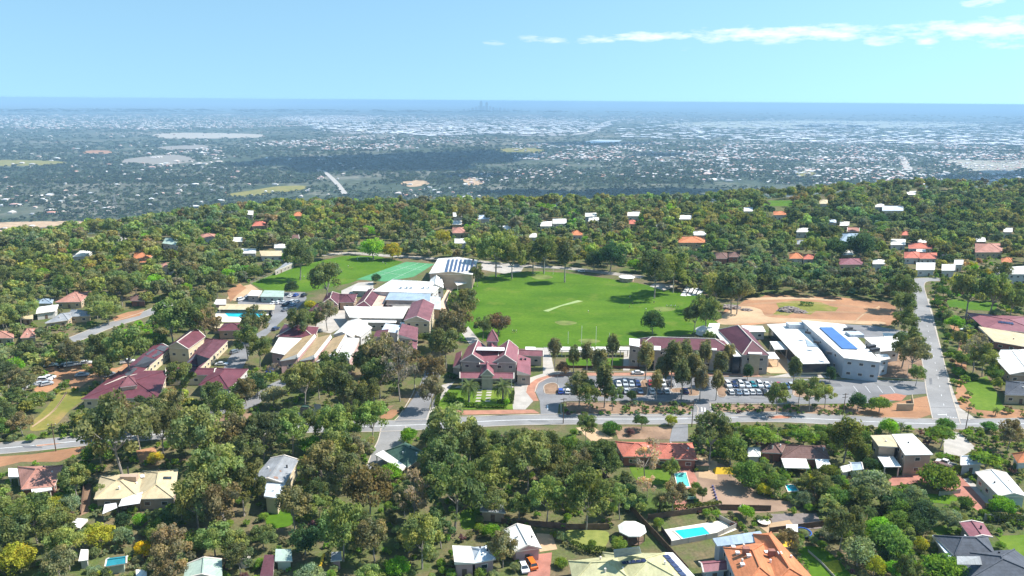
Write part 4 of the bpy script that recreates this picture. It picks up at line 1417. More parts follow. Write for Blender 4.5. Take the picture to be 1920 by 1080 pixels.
house('small white-roofed house just above the oval street trees', [(rq(992, 438, 1006, 445), 4, 'hip', 1.5, 0, rm_white)], w_white)
house('pale blue-white roofed house on the far tree line left of centre', [(rq(896, 403, 918, 411), 5, 'hip', 1.5, 0, rm_lgrey)], w_white)
house('small white shed-roofed house above the oval car park', [(rq(1000, 462, 1020, 470), 4, 'hip', 1.5, 0, rm_cream)], w_white)
house('wide orange-tiled house behind the oval on the right', [(rq(1272, 444, 1322, 455), 4.5, 'hip', 2.4, 0, rm_orange)], w_brick)
house('brownish-red roofed house among trees above the dirt field', [(rq(1339, 474, 1364, 485), 4.2, 'hip', 2.2, 0, rm_brown), (rq(1366, 473, 1388, 482), 4, 'hip', 2, 0, rm_brown)], w_red)
house('salmon-tiled double-hipped house in the right-hand trees', [(rq(1480, 476, 1505, 485), 4.2, 'hip', 2.4, 0, rm_orange), (rq(1506, 477, 1528, 486), 4, 'hip', 2, 0, rm_red)], w_white)
house('crimson-roofed house at the top of the bush block', [(rq(1573, 485, 1618, 496), 4.2, 'hip', 2.2, 0, rm_rose)], w_brick)
house('steep blue-grey roofed house beside a large dark tree', [(rq(1575, 438, 1610, 453), 5.5, 'hip', 3.2, 0, rm_bgrey)], w_white)
house('white house with dark solar panels at the right', [(rq(1670, 450, 1698, 459), 4.2, 'shed', .8, 0, rm_white)], w_white)
house('red-tiled house right of the solar-panelled white house', [(rq(1703, 456, 1748, 466), 4.2, 'hip', 2.2, 0, rm_red), (rq(1718, 466, 1736, 472), 3.6, 'flat', 0, 0, rm_white)], w_white)
house('broad red-tiled house below it, near the top of the side road', [(rq(1695, 472, 1724, 484), 4.2, 'hip', 2.2, 0, rm_red), (rq(1724, 474, 1757, 485), 4, 'hip', 2, 0, rm_red)], w_white)
house('large brown-red tiled house near the right edge', [(rq(1828, 456, 1880, 473), 4.5, 'hip', 3, 0, rm_pink)], w_brick)
house('white gabled house at the top of the side road', [(rq(1718, 492, 1752, 506), 4.5, 'gable', 2.2, 0, rm_white)], w_white)
house('second white gabled house right of the road-end one', [(rq(1766, 496, 1790, 507), 4.5, 'gable', 2, 0, rm_white)], w_white)
house('large white two-storey house with balcony at the right edge', [([(1866, 514), (1930, 514), (1930, 498), (1868, 502)], 7, 'flat', 0, 0, rm_white)], w_white)
house('small orange-roofed house left of the white two-storey house', [(rq(1877, 484, 1898, 492), 4, 'hip', 2, 0, rm_orange)], w_white)
house('pale metal-roofed house on the right skyline', [(rq(1654, 386, 1694, 395), 5, 'flat', 0, 0, rm_lgrey)], w_white)
house('tiny white-roofed house left of the pale metal skyline roof', [(rq(1640, 382, 1658, 388), 4.5, 'hip', 1.5, 0, rm_white)], w_white)
house('pale-roofed house poking from trees above the far playing field', [(rq(1536, 374, 1552, 382), 5, 'hip', 1.5, 0, rm_cream)], w_white)
house('small pale blue-roofed house in the right middle trees', [(rq(1552, 412, 1568, 418), 4, 'hip', 1.5, 0, rm_lgrey)], w_white)
b = house('long crimson-roofed house with a row of solar panels, right edge', [([(1846, 616), (1960, 626), (1925, 594), (1812, 586)], 4.0, 'hip', 1.8, 0, rm_rose), ([(1838, 612), (1850, 622), (1960, 632), (1946, 622)], 3.0, 'flat', 0, 0, rm_white, P_)], w_red)
for k in range(6):
    on_roof(b, 'solar_panel', [(1872 + k * 5, 606 + k * .6), (1876 + k * 5, 606 + k * .6), (1874 + k * 5, 602 + k * .6), (1870 + k * 5, 602 + k * .6)], m_solar, .1)
house('cream flat-roofed brick house below the long crimson roof', [([(1864, 640), (1955, 656), (1945, 632), (1834, 614)], 3.8, 'shed', .6, 0, rm_cream)], w_red)
house('big white-roofed house with a gable at the right edge, beside the lawns', [([(1893, 702), (1960, 704), (1930, 660), (1864, 670)], 4.2, 'gable', 1.6, 1, rm_white), ([(1870, 668), (1940, 672), (1930, 655), (1876, 656)], 4.0, 'hip', 1.6, 0, rm_white)], w_tan)
house('slate blue-grey roofed house below the big white-roofed one', [([(1884, 740), (1950, 742), (1940, 716), (1886, 714)], 3.8, 'hip', 2, 0, rm_dgrey)], w_brick)
house('small brown timber shed with a pale roof in the foreground bush', [([(150 + 470, 1052), (196 + 445, 1050), (640, 1036), (622, 1038)], 2.8, 'shed', .4, 0, rm_grey)], w_pink, 'shed', 'shed')
house('teal and dark roofed sheds beside the pink paving at bottom left', [([(515, 1052), (548, 1052), (546, 1032), (517, 1032)], 2.8, 'shed', .4, 0, rm_pgreen), ([(487, 1080), (512, 1080), (515, 1040), (496, 1040)], 2.6, 'flat', 0, 0, rm_dmaroon)], w_lgreen, 'shed', 'shed')
house('low grey-roofed house almost hidden by trees left of the lawn', [([(900, 958), (948, 962), (938, 925), (905, 925)], 3.2, 'hip', 1.6, 0, rm_grey, dict(kp=False))], w_tan)
house('white-roofed garden shed beside the brown-tiled house', [(rq(1402, 838, 1426, 856), 3, 'hip', .8, 0, rm_white)], w_white, 'shed', 'shed')
house('small gabled white sheds behind the two-storey cream house', [([(1578, 886), (1596, 882), (1590, 872), (1575, 876)], 2.8, 'gable', .9, 0, rm_white), ([(1598, 882), (1618, 880), (1610, 866), (1592, 866)], 2.8, 'gable', .9, 0, rm_bgrey)], w_white, 'shed', 'shed')
house('low white awning roofs in the foliage below the shade sails', [([(128, 985), (150, 990), (165, 975), (145, 973)], 2.6, 'shed', .3, 0, rm_white, P_)], w_white, 'awning', 'awning')
house('small white-roofed shed in the garden left of the yellow tree', [([(147, 1052), (165, 1050), (166, 1032), (152, 1032)], 2.6, 'shed', .3, 0, rm_white)], w_white, 'shed', 'shed')
house('small pale blue shed roof in the garden right of the yellow tree', [([(317, 1006), (338, 1006), (341, 995), (320, 994)], 2.6, 'shed', .3, 0, rm_lgrey)], w_white, 'shed', 'shed')

# octagonal gazebo
g = G(1184, 1010, 0)
b = empty('gazebo', (g[0], g[1], 0), 'octagonal white-roofed gazebo beside the pale lawn', 'gazebo')
keep([(1156, 985), (1212, 985), (1212, 1022), (1156, 1022)])
rb = MB()
o8 = [(math.cos(math.pi * (k + .5) / 4) * 3.7, math.sin(math.pi * (k + .5) / 4) * 3.7) for k in range(8)]
rb.add([(x, y, 2.9) for x, y in o8] + [(0, 0, 4.3)], [(k, (k + 1) % 8, 8) for k in range(8)])
rb.add([(x, y, 2.9) for x, y in o8] + [(x, y, 2.65) for x, y in o8], [(k, 8 + k, 8 + (k + 1) % 8, (k + 1) % 8) for k in range(8)] + [tuple(range(15, 7, -1))])
rb.build('roof', rm_white, b)
for x, y in o8:
    pb = MB(); pb.bar((x * .88, y * .88, 0), (x * .88, y * .88, 2.7), .2); pb.build('post', m_wood, b)
fb = MB(); fb.prism([(x * .9, y * .9) for x, y in o8], 0, .2); fb.build('floor', m_wood, b)

# shade sails
for pts, zz, lab in (([(192, 964), (220, 952), (218, 943), (196, 946)], 3.0, 'small white triangular shade sail left of the cream-roofed house patio'),
                     ([(222, 950), (262, 944), (268, 922), (228, 936)], 3.6, 'larger pale shade sail against the cream-roofed house')):
    keep(pts)
    P3 = [Vector((*G(a_, b_, zz + d_), zz + d_)) for (a_, b_), d_ in zip(pts, (-.5, .2, .6, 0))]
    c = sum(P3, Vector()) / 4
    t = empty('shade_sail', (c.x, c.y, 0), lab, 'shade sail')
    s_ = MB((c.x, c.y, 0))
    s_.add(P3 + [p + Vector((0, 0, .05)) for p in P3], [(3, 2, 1, 0), (4, 5, 6, 7)] + [(k, (k + 1) % 4, 4 + (k + 1) % 4, 4 + k) for k in range(4)])
    s_.build('sail', m_white, t)
    for p in P3:
        pb = MB((c.x, c.y, 0)); pb.bar((p.x, p.y, 0), (p.x, p.y, p.z), .12); pb.build('post', m_dark, t)

for i, pts in enumerate(([(1078, 741), (1098, 741), (1100, 726), (1082, 726)], [(1120, 742), (1148, 742), (1150, 724), (1124, 724)], [(1188, 741), (1212, 741), (1214, 714), (1203, 714)],
                         [(1258, 729), (1285, 727), (1308, 730), (1310, 741), (1292, 742), (1290, 736), (1262, 736)], [(1346, 742), (1362, 742), (1358, 714), (1342, 715)], [(1488, 742), (1530, 744), (1534, 726), (1502, 714), (1492, 716)],
                         [(1022, 738), (1046, 738), (1046, 722), (1034, 718), (1020, 724)], [(1442, 742), (1470, 744), (1472, 732), (1450, 730)])):
    sheet('planted_island', pts, .1, m_mulch, smooth=True, open_=False)
    kerbpx(pts + [pts[0]], True, .25, .14)

# further houses glimpsed between the trees
FARC = {'w': (rm_white, 'white'), 'r': (rm_red, 'red'), 'o': (rm_orange, 'orange'), 'g': (rm_grey, 'grey'), 'k': (rm_pink, 'pinkish'), 'b': (rm_brown, 'brown')}
for i, (x, y, c) in enumerate([(683, 405, 'w'), (858, 403, 'w'), (857, 418, 'w'), (1113, 412, 'w'), (1285, 408, 'w'), (1313, 438, 'w'), (1368, 446, 'w'), (1403, 393, 'w'), (1583, 420, 'w'), (1730, 452, 'w'), (1590, 475, 'w'), (1648, 492, 'w'), (1773, 482, 'g'), (1797, 493, 'w'), (1697, 438, 'r'), (1778, 468, 'r'), (1600, 431, 'k'), (1462, 400, 'o'), (1783, 393, 'w'), (1708, 362, 'w'), (1840, 450, 'w'), (510, 405, 'b'), (443, 450, 'w'), (313, 498, 'k'), (183, 487, 'g'), (553, 445, 'b'), (1240, 425, 'w'), (1150, 437, 'b'), (946, 428, 'w'), (1505, 432, 'w'), (1660, 425, 'b'), (1890, 432, 'w'), (1500, 455, 'g'), (1640, 455, 'o')]):
    w = 7 + (i * 37 % 6)
    side = 'on the left hillside' if x < 640 else 'among the trees behind the oval' if x < 1300 else 'in the woods at the far right'
    house('small ' + FARC[c][1] + '-roofed house half hidden ' + side, [(rq(x - w, y - 4, x + w, y + 3, (i % 5) - 2), 4 + i % 2, ('hip', 'gable', 'hip')[i % 3], 1.8, 0, FARC[c][0], dict(kp=i % 3 != 0))], w_white if i % 2 else w_brick, group=FARC[c][1] + '-roofed houses glimpsed ' + side)

for k, pts in enumerate(([(1350, 600), (1450, 590), (1560, 584), (1660, 590)], [(1380, 572), (1480, 566), (1600, 574), (1670, 582)], [(1600, 606), (1620, 588), (1650, 574)], [(90, 700), (130, 692), (190, 704), (230, 688)], [(60, 800), (100, 770), (125, 735)])):
    for dy in (0, 1.6):
        markline('wheel_track', [(x, y + dy) for x, y in pts], .45, .1, m=m_sand)

for k, (x, y, a, b_) in enumerate(((1080, 746, 14, 2.2), (1230, 745, 22, 1.6), (1420, 746, 16, 2), (1560, 722, 20, 3), (1110, 711, 16, 1.4), (1330, 722, 6, 4), (840, 793, 16, 2), (1400, 781, 24, 1.5), (1737, 655, 3, 8), (1745, 715, 3, 6), (1010, 790, 20, 1.6), (60, 838, 20, 2), (1660, 721, 20, 3), (470, 650, 6, 5))):
    sheet('asphalt_patch', [(x - a, y - b_), (x + a * .7, y - b_ * .9), (x + a, y + b_), (x - a * .6, y + b_ * 1.1)], .1, mat('patched_asphalt', (.17, .17, .175) if k % 2 else (.21, .205, .20), .9, .2, .2, 2), open_=False)

for x, y in ((1104, 640), (1015, 520), (1245, 580), (1060, 606)):
    sheet('worn_turf', [(x - 20, y - 2), (x - 6, y - 4.5), (x + 12, y - 3.5), (x + 22, y), (x + 10, y + 3.5), (x - 8, y + 4)], .085, mat('worn_turf', (.165, .20, .045), .95, .3, .2), smooth=True, open_=False)

# ================================================================== TREES
rng = np.random.default_rng(11)


def crown_arrays(seed, nclump, ncard, size, asp, cr=(.24, .40), flat=1.0, lumpy=.62):
    """leaf cards on clumps spread through a crown of unit radius; returns card corners (n,4,3) and shades"""
    r = np.random.default_rng(seed)
    ce = []
    tries = 0
    while len(ce) < nclump and tries < 4000:
        tries += 1
        d = r.normal(size=3)
        d /= np.linalg.norm(d)
        if d[2] < -.55:
            continue
        rad = lumpy * r.uniform(.75, 1.15) if len(ce) > nclump * .15 else r.uniform(0, .35)
        p = d * rad
        if all(np.linalg.norm(p - q) > .17 for q in ce):
            ce.append(p)
    ce = np.array(ce)
    n = len(ce)
    rc = r.uniform(cr[0], cr[1], n)
    k = r.integers(0, n, ncard)
    d = r.normal(size=(ncard, 3))
    d[:, 2] += .25
    d /= np.linalg.norm(d, axis=1, keepdims=True)
    p = ce[k] + d * (rc[k] * r.uniform(.55, 1.08, ncard))[:, None] * np.array([1, 1, .85 * flat])
    p[:, 2] *= asp
    nn = d + r.normal(size=(ncard, 3)) * .55
    nn /= np.linalg.norm(nn, axis=1, keepdims=True)
    t = np.cross(nn, r.normal(size=(ncard, 3)))
    t /= np.linalg.norm(t, axis=1, keepdims=True)
    b = np.cross(nn, t)
    s = size * r.uniform(.6, 1.3, ncard)
    s2 = s * r.uniform(.55, 1.0, ncard)
    q = np.stack([p - t * s[:, None] * .5, p - b * s2[:, None] * .5, p + t * s[:, None] * .5, p + b * s2[:, None] * .5], 1)
    clump_sh = r.uniform(.72, 1.22, n)
    sh = clump_sh[k] * r.uniform(.8, 1.2, ncard)
    warm = (r.uniform(.88, 1.15, n))[k]
    col = np.stack([sh * warm, sh, sh * (2 - warm) * .95], 1)
    return q, col, ce, rc


def cards_mesh(name, q, col, mats, extra=None, attr='shade'):
    n = len(q)
    V = q.reshape(-1, 3)
    me = bpy.data.meshes.new(name)
    me.vertices.add(len(V))
    me.vertices.foreach_set('co', V.astype(np.float32).ravel())
    me.loops.add(4 * n)
    me.loops.foreach_set('vertex_index', np.arange(4 * n, dtype=np.int32))
    me.polygons.add(n)
    me.polygons.foreach_set('loop_start', np.arange(0, 4 * n, 4, dtype=np.int32))
    me.update(calc_edges=True)
    a = me.color_attributes.new(attr, 'FLOAT_COLOR', 'POINT')
    c = np.repeat(np.c_[col, np.ones(n)], 4, 0)
    a.data.foreach_set('color', c.astype(np.float32).ravel())
    me.materials.append(mats)
    return me


def trunk_mesh(name, seed, ce, asp, cz, r0, lean=.1, low=0.0):
    r = np.random.default_rng(seed)
    b = MB()
    fork = Vector((r.uniform(-lean, lean), r.uniform(-lean, lean), max(.15, cz * .55)))
    b.bar((0, 0, -.03), fork * .5, r0 * 2, n=7, w2=r0 * 1.6)
    b.bar(fork * .5, fork, r0 * 1.6, n=7, w2=r0 * 1.25)
    for c in ce[:: max(1, len(ce) // 9)]:
        e = Vector((c[0] * .85, c[1] * .85, c[2] * asp * .85 + cz))
        m_ = fork.lerp(e, .5) + Vector((r.uniform(-.05, .05), r.uniform(-.05, .05), -.04))
        b.bar(fork, m_, r0 * .9, n=5, w2=r0 * .55)
        b.bar(m_, e, r0 * .55, n=5, w2=r0 * .15)
    return mesh(name, b.v, b.f, m_trunk)


# kinds: asp = vertical half-size / horizontal half-size, clear = bare trunk below the crown, in crown radii
SHAPES = {}


def make_shape(key, n, nclump, ncard, size, asp, clear, cr=(.24, .40), lumpy=.62, r0=.05, nbare=0, name='gum'):
    out = []
    for i in range(n):
        q, col, ce, rc = crown_arrays(hash_(key) + i * 17, nclump, ncard, size, asp, cr, lumpy=lumpy)
        cz = clear + asp * .85
        q = q + np.array([0, 0, cz])
        out.append((cards_mesh('crown', q, col, m_leaf), trunk_mesh('trunk', i + 5, ce, asp, cz, r0), cz))
    SHAPES[key] = (out, asp, clear)


def hash_(s):
    return sum(ord(c) * (i + 3) for i, c in enumerate(s)) * 31


make_shape('gum', 12, 30, 4300, .10, .90, .58, (.18, .32), .74, .045)
make_shape('sparse', 4, 20, 1300, .10, .95, .55, (.16, .28), .76, .04)
make_shape('tall', 4, 28, 3000, .17, 2.0, .8, (.26, .4), .58, .07)
make_shape('cone', 3, 34, 3600, .13, 1.6, .15, (.22, .36), .60, .06)
make_shape('round', 5, 40, 3600, .105, .82, .14, (.24, .36), .66, .05)
make_shape('hedge', 3, 40, 3200, .11, .62, .02, (.28, .38), .62, .05)
make_shape('umbrella', 3, 30, 2800, .12, .42, .75, (.24, .36), .64, .05)


def palm_meshes(seed, nf=34):
    r = np.random.default_rng(seed)
    q, col = [], []
    for i in range(nf):
        az = i * 2.399 + r.uniform(-.15, .15)
        el = 1.25 - 1.75 * (i / nf) ** .8 + r.uniform(-.1, .1)
        L_ = r.uniform(.88, 1.08)
        p = np.array([0, 0, 0.0])
        dirh = np.array([math.cos(az), math.sin(az), 0])
        side = np.array([-dirh[1], dirh[0], 0])
        e = el
        for s in range(9):
            d = dirh * math.cos(e) + np.array([0, 0, 1]) * math.sin(e)
            p2 = p + d * L_ / 9
            w = .105 * math.sin(math.pi * min(1, (s + .8) / 9.2)) + .015
            up = np.cross(side, d)
            for sg in (1, -1):
                for h_ in (0, .5):
                    a0 = p + (p2 - p) * h_
                    a1 = p + (p2 - p) * (h_ + .34)
                    tip = side * sg * w + d * .07 - up * abs(w) * .35
                    q.append([a0, a1, a1 + tip, a0 + tip * .96])
                    v_ = r.uniform(.75, 1.25)
                    col.append([v_ * 1.05, v_, v_ * .8])
            p = p2
            e -= .15 + .018 * s
    q = np.array(q)
    return q, np.array(col)


pm = []
for i in range(2):
    q, col = palm_meshes(i + 3)
    q = q + np.array([0, 0, 1.15])
    tb = MB()
    tb.bar((0, 0, 0), (0, 0, .7), .17, n=9, w2=.13)
    tb.bar((0, 0, .7), (0, 0, 1.18), .15, n=9, w2=.19)
    pm.append((cards_mesh('frond_crown', q, col, m_leaf), mesh('trunk', tb.v, tb.f, m_trunk), 1.15))
SHAPES['palm'] = (pm, .8, .4)

# code: shape, colour, category, name, wording
KIND = {
    'g': ('gum', (0.237, 0.281, 0.106), 'gum tree', 'gum_tree', 'olive-green gum tree'),
    'd': ('gum', (0.160, 0.193, 0.087), 'gum tree', 'gum_tree', 'dark green gum tree'),
    'b': ('gum', (0.248, 0.226, 0.133), 'gum tree', 'gum_tree', 'brownish gum tree'),
    'r': ('gum', (0.237, 0.176, 0.090), 'gum tree', 'gum_tree', 'rusty-brown gum tree'),
    'm': ('sparse', (0.319, 0.264, 0.223), 'tree', 'sparse_tree', 'thin mauve-brown tree'),
    's': ('round', (0.253, 0.297, 0.191), 'tree', 'grey_green_tree', 'silvery grey-green tree'),
    'l': ('round', (0.198, 0.363, 0.042), 'tree', 'leafy_tree', 'bright green leafy tree'),
    'o': ('round', (0.154, 0.231, 0.064), 'tree', 'leafy_tree', 'mid-green bushy tree'),
    'k': ('round', (0.072, 0.127, 0.066), 'tree', 'dark_tree', 'very dark round tree'),
    'y': ('round', (0.374, 0.374, 0.048), 'tree', 'yellow_green_tree', 'yellow-green tree'),
    'Y': ('round', (0.726, 0.605, 0.032), 'tree', 'wattle_tree', 'bright yellow flowering tree'),
    'h': ('hedge', (0.190, 0.293, 0.052), 'hedge', 'hedge', 'dense clipped green hedge'),
    'H': ('hedge', (0.105, 0.195, 0.052), 'hedge', 'hedge', 'dark clipped rounded hedge'),
    't': ('tall', (0.171, 0.182, 0.095), 'gum tree', 'gum_tree', 'tall narrow dark gum tree'),
    'T': ('tall', (0.242, 0.220, 0.127), 'gum tree', 'gum_tree', 'tall narrow brownish gum tree'),
    'c': ('cone', (0.190, 0.205, 0.066), 'conifer', 'conifer_tree', 'tall cone-shaped olive-brown tree'),
    'C': ('cone', (0.067, 0.127, 0.060), 'conifer', 'conifer_tree', 'dark cone-shaped conifer'),
    'R': ('round', (0.220, 0.143, 0.106), 'tree', 'reddish_tree', 'reddish-brown leafed tree'),
    'p': ('sparse', (0.550, 0.407, 0.350), 'tree', 'blossom_tree', 'pale pinkish half-bare tree'),
    'u': ('umbrella', (0.096, 0.146, 0.060), 'tree', 'umbrella_tree', 'dark flat-topped tree'),
    'U': ('umbrella', (0.190, 0.274, 0.060), 'tree', 'umbrella_tree', 'broad flat-topped green tree'),
    'P': ('palm', (0.121, 0.160, 0.080), 'palm', 'palm_tree', 'feathery green palm'),
    'B': ('round', (0.190, 0.293, 0.060), 'bush', 'bush', 'low green bush'),
    'G': ('round', (0.249, 0.293, 0.147), 'bush', 'bush', 'low grey-green bush'),
    'V': ('round', (0.165, 0.094, 0.106), 'bush', 'bush', 'purple-leafed bush'),
}
trees = []      # dict per tree: x, y, w (crown width m), code, label or None, group, size on screen


def add_tree(px, py, wpx, code, label=None, group=None, hs=1.0):
    """crown centre (photo pixels) and crown width in photo pixels"""
    shp = SHAPES[KIND[code][0]]
    cz = shp[1] * .85 + shp[2]
    w = 8.0
    for i in range(8):
        z = cz * w / 2 * hs
        g = G(px, py, z)
        dep = proj((g[0], g[1], z))[2]
        w = wpx * dep / F * .96
    trees.append(dict(x=g[0], y=g[1], w=w, c=code, label=label, group=group, px=wpx, hs=hs, z=0.0, hand=True))


